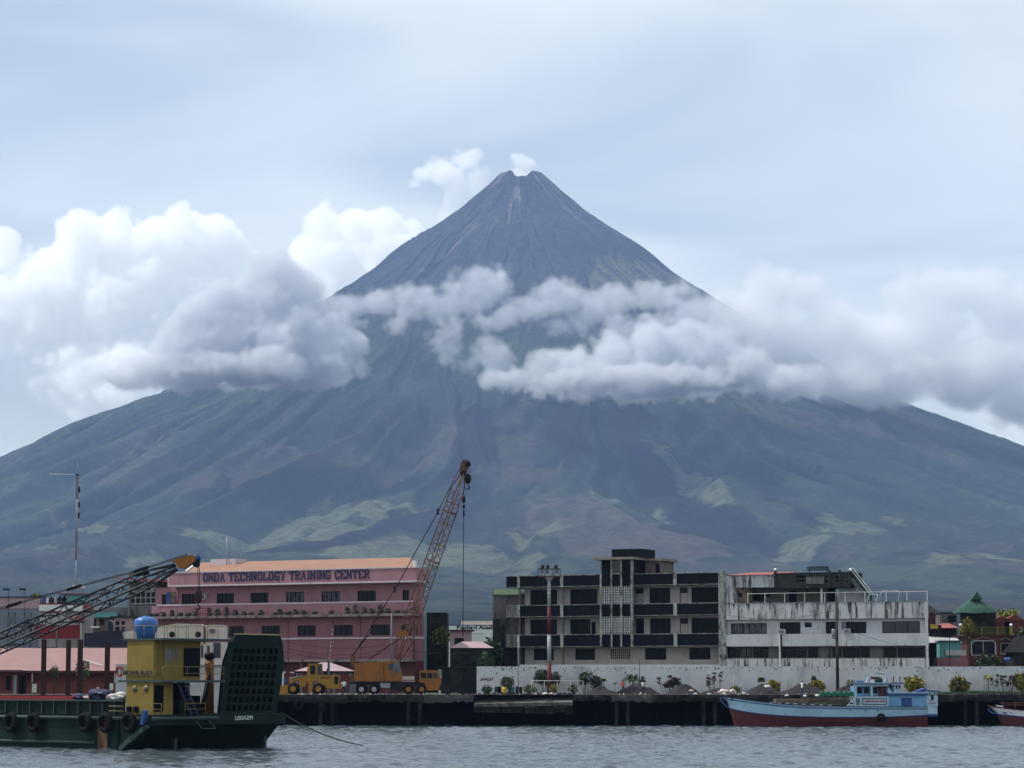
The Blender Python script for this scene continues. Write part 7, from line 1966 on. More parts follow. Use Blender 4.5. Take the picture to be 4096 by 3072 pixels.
def barge():
    fs = Facade(-500, 225.5, 600, 203.0, base=0.0)       # port side, far stern to near corner
    C = P(600, HOR, 203.0)
    d = fs.d; bow = Vector((d.x, d.y, 0)); beam = Vector((-d.y, d.x, 0))        # beam goes in and to the right
    # end plane: from the near corner along the beam direction
    k = 14.0; E2 = Vector((C.x, C.y, 0)) + beam * k
    fe = Facade.__new__(Facade); fe.o = Vector((C.x, C.y, 0)); fe.d = beam; fe.n = -bow; fe.rz = math.atan2(beam.y, beam.x); fe.len = k
    R = tag(empty('landing_barge', fe.o), 'dark green landing barge with a raised bow ramp and yellow wheelhouse', 'barge')
    fs.r = fe.r = R
    S = fs.len
    def PS(o): o.location = fs.o - fe.o; o.rotation_euler = (0, 0, fs.rz); return o     # part given in side-plane coordinates
    def PE(o): o.location = (0, 0, 0); o.rotation_euler = (0, 0, fe.rz); return o       # part given in end-plane coordinates
    W = fe.s(1137, 2860); LEN = 52.0
    zd = fs.z(560, 2862); zh = fe.z(1000, 2896)
    # hull: side profile extruded across the beam
    prof = [(S - LEN, -.9), (S - 3.6, -.9), (S - .9, zh - .35), (S - .35, zh), (S, zh), (S, zd - .02), (S - LEN, zd - .02)]
    hull = PS(MB().prism(prof, 0, W).build('hull', 'barge_green', R))
    PS(MB().prism([(S - 3.3, .05), (S - 1.0, zh - .38), (S - .55, zh - .05), (S - .9, zh - .04), (S - 3.6, .3)], -.06, -.005).build('bow_frame', 'barge_grey_green', hull)); hull
    for o in (hull,): pass
    def child(o):      # sub-part of the hull, given in side-plane coordinates like the hull itself
        o.parent = hull; o.location = (0, 0, 0); o.rotation_euler = (0, 0, 0); return o
    for o in list(hull.children): child(o)
    # dark deep bow recess plates, seen under the headlog
    fe_in = lambda nm, m, s0, s1, z0, z1, y0, y1: PE(MB().box(s0, s1, y0, y1, z0, z1).build(nm, m, R))
    fe_in('headlog', 'barge_green', -.02, W + .02, zh + .02, zd + .06, -.16, .3)
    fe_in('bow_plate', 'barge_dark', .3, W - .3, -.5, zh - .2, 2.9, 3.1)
    for px in (697, 1056): s_ = fe.s(px, 2940, 1.8); fe_in('bow_post', 'barge_grey_green', s_ - .12, s_ + .12, -.5, zh + .02, 1.6, 1.9)
    # rolled fender pipes
    zf = fs.z(300, 2871)
    child(MB().tube([(S - LEN, -.14, zf), (S - .1, -.14, zf)], .15, 10).build('fender_pipe', 'barge_grey_green'))
    zl = fs.z(200, 2967); child(MB().tube([(S - LEN, -.12, zl), (fs.s(385, 2967), -.12, zl)], .13, 10).build('fender_pipe', 'barge_grey_green'))
    PE(MB().tube([(0, -.3, zf), (fe.s(862, 2862), -.3, zf)], .15, 10).build('bow_fender', 'barge_grey_green', R))
    a, b = fs.s(392, 2930), fs.s(430, 2930); child(MB().box(a, b, -.03, -.005, -.2, zf - .25).build('rusty_plate', 'rust_hull'))
    for px in (440, 478): child(MB().box(fs.s(px), fs.s(px + 6), -.10, -.005, -.2, zf - .2).build('hull_stiffener', 'barge_green'))
    # diagonal strut at the bow corner
    p0, p1 = fs.at(492, 2996), fs.at(598, 2905); PS(MB().bar((p0[0], -.25, p0[1]), (p1[0], -.2, p1[1]), .32, .30).build('bow_strut', 'barge_grey_green', R))
    p0 = fs.at(596, 2842); PS(MB().bar((p0[0], -.35, p0[1]), (p0[0] - .25, -.4, p0[1] - 1.1), .45, .28).build('anchor_shank', 'boat_blue', R))
    PS(MB().tube([(p0[0] - .1, -.35, p0[1] - .9), (p0[0] - .25, -.35, p0[1] - 2.2)], .07, 6).build('anchor_chain', 'black_steel', R))
    # tyres
    for px in (60, 150, 355, 437, 532):
        s_, z_ = fs.at(px, 2890); t = PS(tyre_fender(R, (0, 0, 0), .60, .22)); t.location = fs.o - fe.o + fs.d * s_ - fs.n * .42 + Vector((0, 0, z_))
        tyre_rope = PS(MB().tube([(s_, -.25, z_ + .55), (s_, -.1, zd)], .03, 5).build('tyre_rope', 'rope', R))
    # deck, hatch coaming with stiffeners along the port side
    PS(MB().box(S - LEN, S, 0.0, W, zd, zd + .03).build('deck', 'barge_dark', R))
    yc = 1.0; zc = fs.z(200, 2804, yc); c1 = fs.s(492, 2830, yc)
    co = PS(MB().box(S - LEN, c1, yc + .15, yc + .25, zd + .03, zc).build('coaming', 'barge_green', R))
    PS(MB().box(S - LEN, c1 + .1, yc - .1, yc + .35, zc, zc + .12).build('coaming_rail', 'barge_grey_green', R))
    for i in range(26):
        px = 21 + 48.5 * (9 - i)
        s_ = fs.s(px, 2830, yc) if px > -700 else None
        if s_ is None or s_ < S - LEN: break
        PS(MB().box(s_ - .05, s_ + .05, yc - .02, yc + .14, zd + .03, zc - .01).build('stiffener', 'barge_grey_green', R))
    PS(MB().box(S - LEN, fs.s(300, 2795, yc + .6), yc + .5, yc + .6, zd + .03, zc + .42).build('red_board', 'red_sheet', R))
    for py in (2825, 2844): a, b = fs.s(436, py, .5), fs.s(494, py, .5); z_ = fs.z(460, py, .5); PS(MB().tube([(a, .5, z_), (b, .5, z_)], .035, 5).build('deck_rail', 'rail_yellow', R))
    # cargo bundles on the coaming
    for i, (px, py, s, m) in enumerate(((318, 2788, .5, 'navy'), (350, 2790, .3, 'sack_pink'), (372, 2790, .32, 'sack_pink'), (405, 2780, .95, 'navy'), (450, 2790, .5, 'sack_pink'), (480, 2786, .6, 'sack_white'))):
        sx, sz = fs.at(px, py, yc + 1.0); bm = bmesh.new(); bmesh.ops.create_icosphere(bm, subdivisions=3, radius=1)
        for q in bm.verts:
            g = 1 + .6 * (float(noise2(q.co.x*2.4 + i*5 + 3, q.co.z*2.4 + q.co.y*2 + 9, i)) - .5); q.co = Vector((q.co.x*s*1.25*g, q.co.y*s*g, q.co.z*s*.55*g))
        me = bpy.data.meshes.new('tarp_bundle'); bm.to_mesh(me); bm.free(); me.materials.append(MAT[m])
        o = mesh_obj('tarp_bundle', me, None, fs.o + fs.d*sx + fs.n*(yc + 1.0) + Vector((0, 0, sz)), (0, 0, fs.rz))
        tag(o, ['dark blue bundle at the end of the red board on the barge', 'small pinkish bundle beside the dark blue bundle on the barge', 'second small pinkish bundle on the barge coaming', 'largest dark blue net bundle heaped on the barge', 'pinkish bundle between the large net and the wheelhouse', 'pale bundle closest to the yellow wheelhouse'][i], 'bundle', 'bundles on the barge')
    # steel posts standing on the deck
    for i, (a, b, t) in enumerate(((163, 181, 2557), (262, 279, 2559), (308, 327, 2558), (417, 436, 2567))):
        Yp = 219.0; x0, x1 = PX(a, Yp), PX(b, Yp); z1 = PZ(t, Yp); w = x1 - x0
        m = MB().box(0, w, 0, .05, 0, z1 - zd - .03).box(0, w, .30, .35, 0, z1 - zd - .03).box(w/2 - .03, w/2 + .03, .05, .30, 0, z1 - zd - .03)
        tag(m.build('steel_pile', 'post_brown', None, (x0, Yp, zd + .03)), ['brown steel pile standing on the barge, first under the red hoarding', 'brown steel pile on the barge, second, in front of the pink roof', 'brown steel pile on the barge crossing the green shrub', 'brown steel pile on the barge closest to the wheelhouse'][i], 'pile', 'steel piles standing on the barge')
    # ------------------------- wheelhouse
    # frame: side face parallel to the hull side, front face parallel to the end
    yi = .45                                      # inboard of the side plane
    c0 = fs.s(613, 2700, yi); s0 = fs.s(507, 2700, yi); zr = fs.z(560, 2562, yi); zm = fs.z(560, 2708, yi)
    hw = fe.s(802, 2600, S - c0) - yi              # width across the beam
    Hx0, Hx1 = s0, c0
    lw_ = fe.s(692, 2780, S - c0) - yi
    body = PS(MB().box(Hx0, Hx1, yi, yi + hw, zm - .24, zr).box(Hx0, Hx1, yi + .004, yi + lw_, zd + .03, zm - .243).build('wheelhouse', 'house_yellow', R))
    PS(MB().box(Hx0 + .1, Hx0 + .3, yi + lw_, yi + hw + 1.5, zd + .03, zm - .45).build('shade_backing', 'barge_dark', R))  # near-black sheet standing in for the shaded open space
    for i_ in range(4): PS(MB().lathe([(.3, 0), (.34, .1), (.34, .9), (.25, 1.2)], 10, Matrix.Translation((Hx0 + 1.1 + .4*(i_ % 2), yi + lw_ + .5 + i_*.55, zd + .03))).build('machinery', ('barge_dark', 'post_brown', 'black_steel', 'barge_green')[i_], R))
    def sub(o): o.parent = body; o.location = (0, 0, 0); o.rotation_euler = (0, 0, 0); return o
    F_ = lambda px, py: fe.at(px, py, S - c0 - .0)  # end-plane pixel on the wheelhouse front -> (beam, z)
    def front(nm, m, px0, px1, t, b, out=.03, th=.03):
        (u0, z1), (u1, _), (_, z0) = F_(px0, (t+b)/2), F_(px1, (t+b)/2), F_((px0+px1)/2, b); z1 = F_((px0+px1)/2, t)[1]; z0 = F_((px0+px1)/2, b)[1]
        return sub(MB().box(c0 + out - th, c0 + out, u0, u1, z0, z1).build(nm, m))
    def side(nm, m, px0, px1, t, b, out=.03, th=.03):
        a_ = fs.s(px0, (t+b)/2, yi); b_ = fs.s(px1, (t+b)/2, yi); z1 = fs.z((px0+px1)/2, t, yi); z0 = fs.z((px0+px1)/2, b, yi)
        return sub(MB().box(a_, b_, yi - out, yi - out + th, z0, z1).build(nm, m))
    for px in (539, 584):
        a_, z_ = fs.at(px, 2754, yi)
        sub(MB().lathe([(.27, 0), (.27, .05), (.22, .05)], 18, Matrix.Translation((a_, yi, z_)) @ Euler((math.pi/2, 0, 0)).to_matrix().to_4x4()).build('porthole_ring', 'house_yellow'))
        sub(MB().lathe([(.2, 0), (.2, .062), (.01, .064)], 18, Matrix.Translation((a_, yi, z_)) @ Euler((math.pi/2, 0, 0)).to_matrix().to_4x4()).build('porthole', 'porthole'))
    for px in (513, 540): side('vent_box', 'barge_dark', px, px + 14, 2826, 2850, .2, .2)
    nb = side('name_board', 'rail_yellow', 492, 620, 2681, 2702, .12, .06)
    a_ = (fs.s(492, 2690, yi) + fs.s(620, 2690, yi)) / 2; w_ = fs.s(618, 2690, yi) - fs.s(495, 2690, yi); z_ = fs.z(556, 2691, yi)
    sub(text_obj('lettering', 'MICHAEL ELLIS II', .40, 'name_dark', body, (0, 0, 0), width=w_ * .95, offset=.012)); tx = body.children[-1]
    tx = [c for c in body.children if c.name.startswith('lettering')][-1]; tx.location = (a_, yi - .135, z_); tx.rotation_euler = (math.pi/2, 0, 0)
    # front face: window, doors, ladder
    front('window_frame', 'rail_yellow', 654, 716, 2594, 2650, .05, .05); front('window', 'porthole', 658, 683, 2597, 2646, .07, .03); front('window', 'brown_wall', 685, 712, 2597, 2644, .07, .03)
    front('door', 'dark_panel', 734, 766, 2592, 2705, .06); front('door', 'dark_panel', 768, 798, 2592, 2705, .06)
    front('door', 'barge_dark', 594, 656, 2740, 2846, .06) if False else None
    front('deck_door', 'barge_dark', 616, 652, 2742, 2846, .06)
    u, z_ = F_(600, 2765)
    m = MB()
    for px in (634, 653): u = F_(px, 2650)[0]; m.bar((c0 + .12, u, F_(px, 2700)[1]), (c0 + .12, u, zr), .05)
    for i in range(9):
        z_ = F_(640, 2700 - i*15)[1]; m.bar((c0 + .12, F_(634, 2650)[0], z_), (c0 + .12, F_(653, 2650)[0], z_), .04)
    sub(m.build('ladder', 'rail_yellow'))
    # roof slab with wide overhang and rail
    r0 = Hx0 - .5; ov = 1.3; rw = yi + hw + 2.0
    sub(MB().box(r0, c0 + ov, yi - .12, rw, zr + .005, zr + .16).build('wheelhouse_roof', 'barge_grey_green'))
    hr = .98
    def rail_line(pts, h, m, nm, zb, mid=True):
        for p, q in zip(pts[:-1], pts[1:]):
            A, B = Vector((*p, zb)), Vector((*q, zb)); n = max(1, int((B - A).length / 1.1))
            for i in range(n + 1): o = A.lerp(B, i/n); sub(MB().tube([o, o + Vector((0, 0, h))], .024, 5).build('rail_post', m))
            mb = MB().tube([A + Vector((0, 0, h)), B + Vector((0, 0, h))], .027, 5)
            if mid: mb.tube([A + Vector((0, 0, h*.5)), B + Vector((0, 0, h*.5))], .022, 5)
            sub(mb.build(nm, m))
    rail_line([(r0 + .1, rw - .1), (r0 + .1, yi), (c0 + ov - .1, yi), (c0 + ov - .1, rw - .1)], hr, 'rail_yellow', 'roof_rail', zr + .16, False)
    # bridge deck gallery half way up with rail
    sub(MB().box(Hx0 - .9, c0 + 1.1, yi - .10, rw - .3, zm - .42, zm - .25).build('bridge_deck', 'barge_grey_green'))
    rail_line([(c0 + 1.0, yi + .05), (c0 + 1.0, rw - .4)], 1.05, 'rail_yellow', 'bridge_rail', zm - .25)
    rail_line([(Hx0 - .8, yi + .05), (Hx0 - .1, yi + .05)], 1.05, 'rail_yellow', 'bridge_rail', zm - .25)
    # port side low rail at the door, inclined stair
    rail_line([(c0 - .9, yi - .35), (c0 + 1.4, yi - .35)], .9, 'rail_yellow', 'deck_rail', zd + .03)
    rail_line([(c0 + 1.3, yi + 2.2), (c0 + 1.3, yi + 4.4)], .9, 'rail_yellow', 'deck_rail', zd + .03)
    m = MB()
    for yy in (yi + 2.0, yi + 2.7): m.bar((c0 + .5, yy + 1.6, zd), (c0 + .5, yy, zm - .3), .1, .16)
    for i in range(8): t = (i + .5)/8; m.box(c0 + .45, c0 + .55, yi + 2.0 + 1.6*(1-t), yi + 2.75 + 1.6*(1-t), zd + (zm - zd - .3)*t, zd + (zm - zd - .3)*t + .04)
    sub(m.build('stair', 'navy'))
    # life ring, blue tank on the roof
    v, fcs = ring_mesh(.36, .09); sub(MB().add(v, fcs, True).build('life_ring', 'red_sheet')).location = (Hx0 - .8, yi - .02, zm + .45)
    tk_s, tk_z = fs.at(583, 2556, yi + 1.3)
    tkp = [(.05, 0), (.70, .02), (.78, .45), (.80, .5), (.92, .75), (.95, 1.0), (.95, 1.3), (.85, 1.55), (.55, 1.68), (.3, 1.72), (.28, 1.78), (.02, 1.8)]
    o = MB().lathe(tkp, 20).build('water_tank', 'tank_blue', None, fs.o + fs.d*tk_s + fs.n*(yi + 1.3) + Vector((0, 0, zr + .16)))
    tag(o, 'round blue plastic water tank on the yellow wheelhouse roof', 'water tank')
    # crane pedestal and winch gear behind the ramp
    s_, z_ = fe.at(838, 2640, 2.2); PE(MB().tube([(s_, 2.2, zd), (s_, 2.2, z_)], [.42, .38], 12).build('winch_post', 'crane_orange', R))
    PE(MB().lathe([(.2, 0), (.42, .1), (.45, .45), (.3, .62)], 12, Matrix.Translation((s_, 2.2, z_))).build('winch_head', 'black_steel', R))
    s2, z2 = fe.at(805, 2690, 2.0); PE(MB().bar((s2, 2.0, zd), (s_ - .1, 2.0, z2), .28).build('winch_brace', 'barge_green', R))
    s3 = fe.s(745, 2800, 2.6); PE(MB().lathe([(.5, -.8), (.5, .8)], 14, Matrix.Translation((s3, 2.6, zd + .75)) @ Euler((0, math.pi/2, 0)).to_matrix().to_4x4()).build('winch_drum', 'black_steel', R))
    for ds in (-.9, .9): PE(MB().box(s3 + ds - .08, s3 + ds + .08, 2.0, 3.2, zd + .03, zd + 1.5).build('winch_frame', 'barge_green', R))
    s4, z4 = fe.at(757, 2745, 1.6); PE(MB().bar((s4 - .3, 1.6, z4 + .0), (s4 + .3, 1.6, z4), .08).bar((s4, 1.6, z4 - .35), (s4, 1.6, z4 + .55), .07).build('white_davit', 'white_metal', R))
    # ------------------------- bow ramp: hinged on the headlog, leaning a little outwards
    ub = fe.s(985, 2845); ur = fe.at(985, 2845)[1]
    lean = math.radians(9.5); Rm = Matrix.Translation((ub, -.22, zd + .06)) @ Matrix.Rotation(lean, 4, 'X')
    Wd = lambda px: px / 51.0 / abs(beam.x)
    outl = [(-3.2, 0), (3.2, 0), (3.38, 4.15), (2.9, 5.75), (2.55, 6.35), (-2.55, 6.35), (-2.9, 5.75), (-3.38, 4.15)]
    rp = PE(MB().prism(outl, .16, .24, Rm).build('ramp', 'barge_dark', R))
    def rsub(o): o.parent = rp; o.location = (0, 0, 0); o.rotation_euler = (0, 0, 0); return o
    half = lambda v: np.interp(v, [0, 4.15, 5.75, 6.35], [3.2, 3.38, 2.9, 2.55])
    vs_ = [.12, .78, 1.44, 2.10, 2.76, 3.42, 4.08, 4.74, 5.36]; nc = 8
    colx = lambda i, v: -2.62 + 5.24 * i / nc
    for i in range(nc + 1):
        rsub(MB().box(colx(i, 0) - .085, colx(i, 0) + .085, 0, .158, .0, 5.40, Rm).build('rib', 'barge_green'))
    for v_ in vs_: rsub(MB().box(-half(v_) + .03, half(v_) - .03, -.004, .157, v_ - .075, v_ + .075, Rm).build('rib', 'barge_green'))
    # plate edges and corner gussets that round the openings
    g = MB()
    for i in range(nc):
        for j in range(len(vs_) - 1):
            x0, x1, v0, v1 = colx(i, 0) + .085, colx(i+1, 0) - .085, vs_[j] + .075, vs_[j+1] - .075; r = .13
            for cx_, cv_, sx_, sv_ in ((x0, v0, 1, 1), (x1, v0, -1, 1), (x1, v1, -1, -1), (x0, v1, 1, -1)):
                g.add([Rm @ Vector((cx_, .01, cv_)), Rm @ Vector((cx_ + sx_*r, .01, cv_)), Rm @ Vector((cx_, .01, cv_ + sv_*r))], [(0, 1, 2)])
    rsub(g.build('gussets', 'barge_green'))
    rsub(MB().prism([(-2.62, 5.44), (2.62, 5.44), (2.88, 5.75), (2.53, 6.33), (-2.53, 6.33), (-2.88, 5.75)], .0, .15, Rm).build('ramp_tip', 'barge_green'))
    for sg in (-1, 1):
        rsub(MB().prism([(sg*2.70, .02), (sg*3.18, .02), (sg*3.36, 4.15), (sg*2.9, 5.70), (sg*2.70, 5.42)], .002, .15, Rm).build('ramp_edge', 'barge_green'))
    rsub(MB().box(-2.5, 2.5, -.02, .2, 6.36, 6.42, Rm).build('ramp_lip', 'rail_yellow'))
    us, zt_ = fe.at(970, 2872); tx = PE(text_obj('lettering', 'LEGAZPI', .42, 'name_pale', R, (0, 0, 0), width=fe.s(1005, 2872) - fe.s(935, 2872), offset=.012))
    tx.location = beam * us - fe.n * .17 + Vector((0, 0, zt_)); tx.rotation_euler = (math.pi/2, 0, fe.rz)
    # fallen ladder below the headlog
    pts = [fe.at(px, py, -.4) for px, py in ((780, 2880), (808, 2914), (862, 2914), (832, 2880))]
    m = MB()
    for p, q in ((0, 1), (1, 2), (2, 3)): m.bar((pts[p][0], -.4, pts[p][1]), (pts[q][0], -.4, pts[q][1]), .09)
    PE(m.build('boarding_frame', 'barge_grey_green', R))
    # ------------------------- mooring lines from the far bow corner
    A = E2 - Vector((0, 0, 0)); 
    for i, (px, py) in enumerate(((1470, 2981), (1482, 2982))):
        t = 5.5 * F / (py - HOR); Yw = t; Bp = Vector((PX(px, Yw), Yw, 0.02)); A0 = P(1128 + i*6, 2853 + i*2, (fe.o + beam * W).y)
        q = []
        for j in range(25):
            tt = j/24; p = A0.lerp(Bp, tt); p.z -= .9 * 4 * tt * (1 - tt) * .5; q.append(p)
        tag(MB().tube(q, .035, 5).build('mooring_rope', 'rope'), ['upper mooring rope running from the barge bow into the water', 'lower mooring rope running from the barge bow into the water'][1 - i], 'rope', 'mooring ropes of the barge')
    # ------------------------- deck crane with the low lattice boom (its house stands outside the frame)
    Yc = 221.0; A = P(-520, 2797, Yc); B = P(705, 2268, Yc)
    K = tag(empty('deck_crane', (A.x, Yc, zd + .03)), 'dark lattice crane boom slanting low across the scene to an orange head', 'crane')
    lo = lambda p: Vector((p.x - A.x, 0, p.z - zd - .03))
    x, y = lattice(K, lo(A), lo(B), 1.30, 1.15, 20, 'boom_dark', .10, .058, .35, taper=.06, taper_end=.10)
    gB = lambda X, Yv: lo(P(380 + X / 4.609, 2200 + Yv / 4.609, Yc))
    hd = [gB(*p) for p in ((1395, 205), (1700, 110), (1810, 90), (1850, 120), (1870, 200), (1780, 260), (1660, 355), (1610, 345), (1540, 330), (1500, 245))]
    h = MB().prism([(p.x, p.z) for p in hd], -.4, .4).build('boom_head', 'crane_orange', K)
    hd2 = [gB(*p) for p in ((1850, 110), (1905, 100), (1935, 180), (1930, 290), (1890, 330), (1830, 310), (1790, 265), (1870, 200))]
    MB().prism([(p.x, p.z) for p in hd2], -.3, .3).build('sheave_nest', 'black_steel', h)
    p = gB(1895, 140); MB().lathe([(.08, -.36), (.26, -.36), (.26, .36), (.08, .36)], 14, Matrix.Translation(p) @ Euler((math.pi/2, 0, 0)).to_matrix().to_4x4()).build('sheave', 'boat_blue', h)
    top = [gB(1700, 105), gB(1400, 200), gB(850, 380), gB(0, 605)]
    pA = lambda X, Yv: lo(P(X / 4.879, 2300 + Yv / 4.879, Yc))
    line = top + [pA(1450, 270), pA(720, 460), pA(270, 600), pA(0, 672)]; e = line[-1] + (line[-1] - line[-2]) * 5
    for dy, dz in ((-.3, 0), (.3, .16)):
        o = MB().tube([q + Vector((0, dy, dz)) for q in line] + [e + Vector((0, dy, dz))], .035, 5).build('pendant_rope', 'black_steel', K)
        for q in (line[2], line[4], line[6]): MB().bar(q + Vector((-.6, dy, dz - .17)), q + Vector((.6, dy, dz + .2)), .16).build('rope_socket', 'black_steel', o)
    m = MB().tube([gB(640, 490) + Vector((0, 0, .1)), gB(1000, 420)], .16, 8); m.build('boom_winch', 'black_steel', K)
    p0, p1 = gB(1895, 320), gB(1905, 740)
    rp_ = MB().tube([p0, p1], .03, 5).tube([p0 + Vector((.12, .1, 0)), p1 + Vector((.12, .1, 0))], .03, 5).build('hoist_rope', 'black_steel', K)
    pc = gB(1915, 850); MB().lathe([(.08, -.6), (.26, -.42), (.3, 0), (.26, .4), (.1, .55)], 12, Matrix.Translation(pc) @ Matrix.Diagonal((1, .6, 1, 1))).build('hook_block', 'post_brown', rp_)
    hk = pc + Vector((-.1, 0, -.7)); MB().tube([hk + Vector((.05, 0, .2))] + [hk + Vector((.2*math.cos(t), 0, -.25 + .2*math.sin(t))) for t in (1.5, .6, -.3, -1.2, -2.1, -3)], [.06, .06, .07, .08, .08, .07, .04], 7).build('hook', 'post_brown', rp_)
    # crawler base beyond the left edge
    base = Vector((lo(A).x, 0, 0))
    MB().box(base.x - 5.5, base.x + 1.2, -1.7, 1.7, 1.3, 3.9).build('crane_house', 'crane_orange', K)
    for yy in (-2.2, 1.3): MB().box(base.x - 4.8, base.x + 1.6, yy, yy + .9, 0, 1.1).build('crawler_track', 'black_steel', K)
    MB().box(base.x - 3.5, base.x + .5, -1.2, 1.2, 1.0, 1.35).build('turntable', 'black_steel', K)
    mb = MB()
    for yy in (-.8, .8): mb.bar((base.x - 4.5, yy, 3.9), (e.x if e.x > base.x - 9 else base.x - 4.8, yy, 7.5), .2)
    mb.build('gantry', 'black_steel', K)
barge()

# ------------------------------------------------------------------ pale ferry cabin moored between barge and wharf
def ferry():
    Y = 262.0; f = Facade(470, Y, 905, Y, base=0.0); R = f.root('passenger_ferry', 'cream passenger boat moored behind the barge wheelhouse', 'boat')
    q = lambda x, y: f.at(480 + x / 4.609, 2440 + y / 4.609)
    pr = lambda pts, y0, y1, nm, m, par=R: MB().prism([q(*p) for p in pts], y0, y1).build(nm, m, par)
    pr([(-250, 2100), (2350, 2100), (2250, 1750), (-200, 1750)], -.6, 5.5, 'hull', 'dull_white')
    pr([(-100, 1000), (2000, 1000), (2000, 1750), (-100, 1750)], .6, 4.5, 'lower_cabin', 'dull_white')
    pr([(50, 405), (690, 330), (690, 540), (100, 540), (60, 500)], .0, 5, 'awning_roof', 'cream_paint')
    pr([(690, 310), (1050, 250), (1480, 262), (1540, 290), (1540, 540), (690, 540)], .0, 5, 'upper_cabin', 'cream_paint')
    pr([(1570, 300), (1640, 270), (1880, 275), (1890, 300), (1890, 545), (1570, 545)], .3, 4.6, 'bridge_cabin', 'cream_paint')
    pr([(1480, 600), (1890, 590), (1890, 1010), (1480, 1010)], .2, 4.6, 'mid_cabin', 'cream_paint')
    for x0, x1, t, b in ((1720, 1850, 600, 880), (1600, 1650, 660, 800), (1490, 1530, 650, 880)):
        w = pr([(x0, t), (x1, t), (x1, b), (x0, b)], .14, .198, 'window', 'dim_glass')
    for x0, x1 in ((920, 1000), (1400, 1480)):
        a, z = q((x0 + x1)/2, 450); MB().lathe([(.28, 0), (.3, .05), (.2, .08)], 14, Matrix.Translation((a, -.0, z)) @ Euler((math.pi/2, 0, 0)).to_matrix().to_4x4()).build('porthole', 'dark_glass', R)
    a, z = q(1700, 380); MB().cbox(a, .1, z, .5, .3, .35).build('floodlight', 'grey_steel', R)
    a, z = q(1560, 540); MB().tube([(a, -.2, z - .5), (a, -.2, q(1560, -10)[1])], .07, 8).build('red_mast', 'mast_red', R)
    a, z = q(1530, 60); m = MB()
    for dx in (-.5, .5):
        for dy in (-.25, .25): m.bar((a + dx, -.2 + dy, z - .45), (a + dx, -.2 + dy, z + .5), .06)
    for zz in (-.45, .0, .5):
        for dy in (-.25, .25): m.bar((a - .5, -.2 + dy, z + zz), (a + .5, -.2 + dy, z + zz), .05)
        for dx in (-.5, .5): m.bar((a + dx, -.45, z + zz), (a + dx, .05, z + zz), .05)
    m.build('mast_basket', 'red_sheet', R)
ferry()

# ------------------------------------------------------------------ clouds (real volumes)
def cloud_material(name, density, color=(1, 1, 1), aniso=0.3):
    m = bpy.data.materials.new(name); m.use_nodes = True
    N, L = m.node_tree.nodes, m.node_tree.links; N.clear()
    out = N.new('ShaderNodeOutputMaterial'); v = N.new('ShaderNodeVolumePrincipled')
    v.inputs['Color'].default_value = (*color, 1)
    v.inputs['Density'].default_value = density
    v.inputs['Density Attribute'].default_value = 'density'
    v.inputs['Anisotropy'].default_value = aniso
    L.new(v.outputs[0], out.inputs['Volume'])
    return m

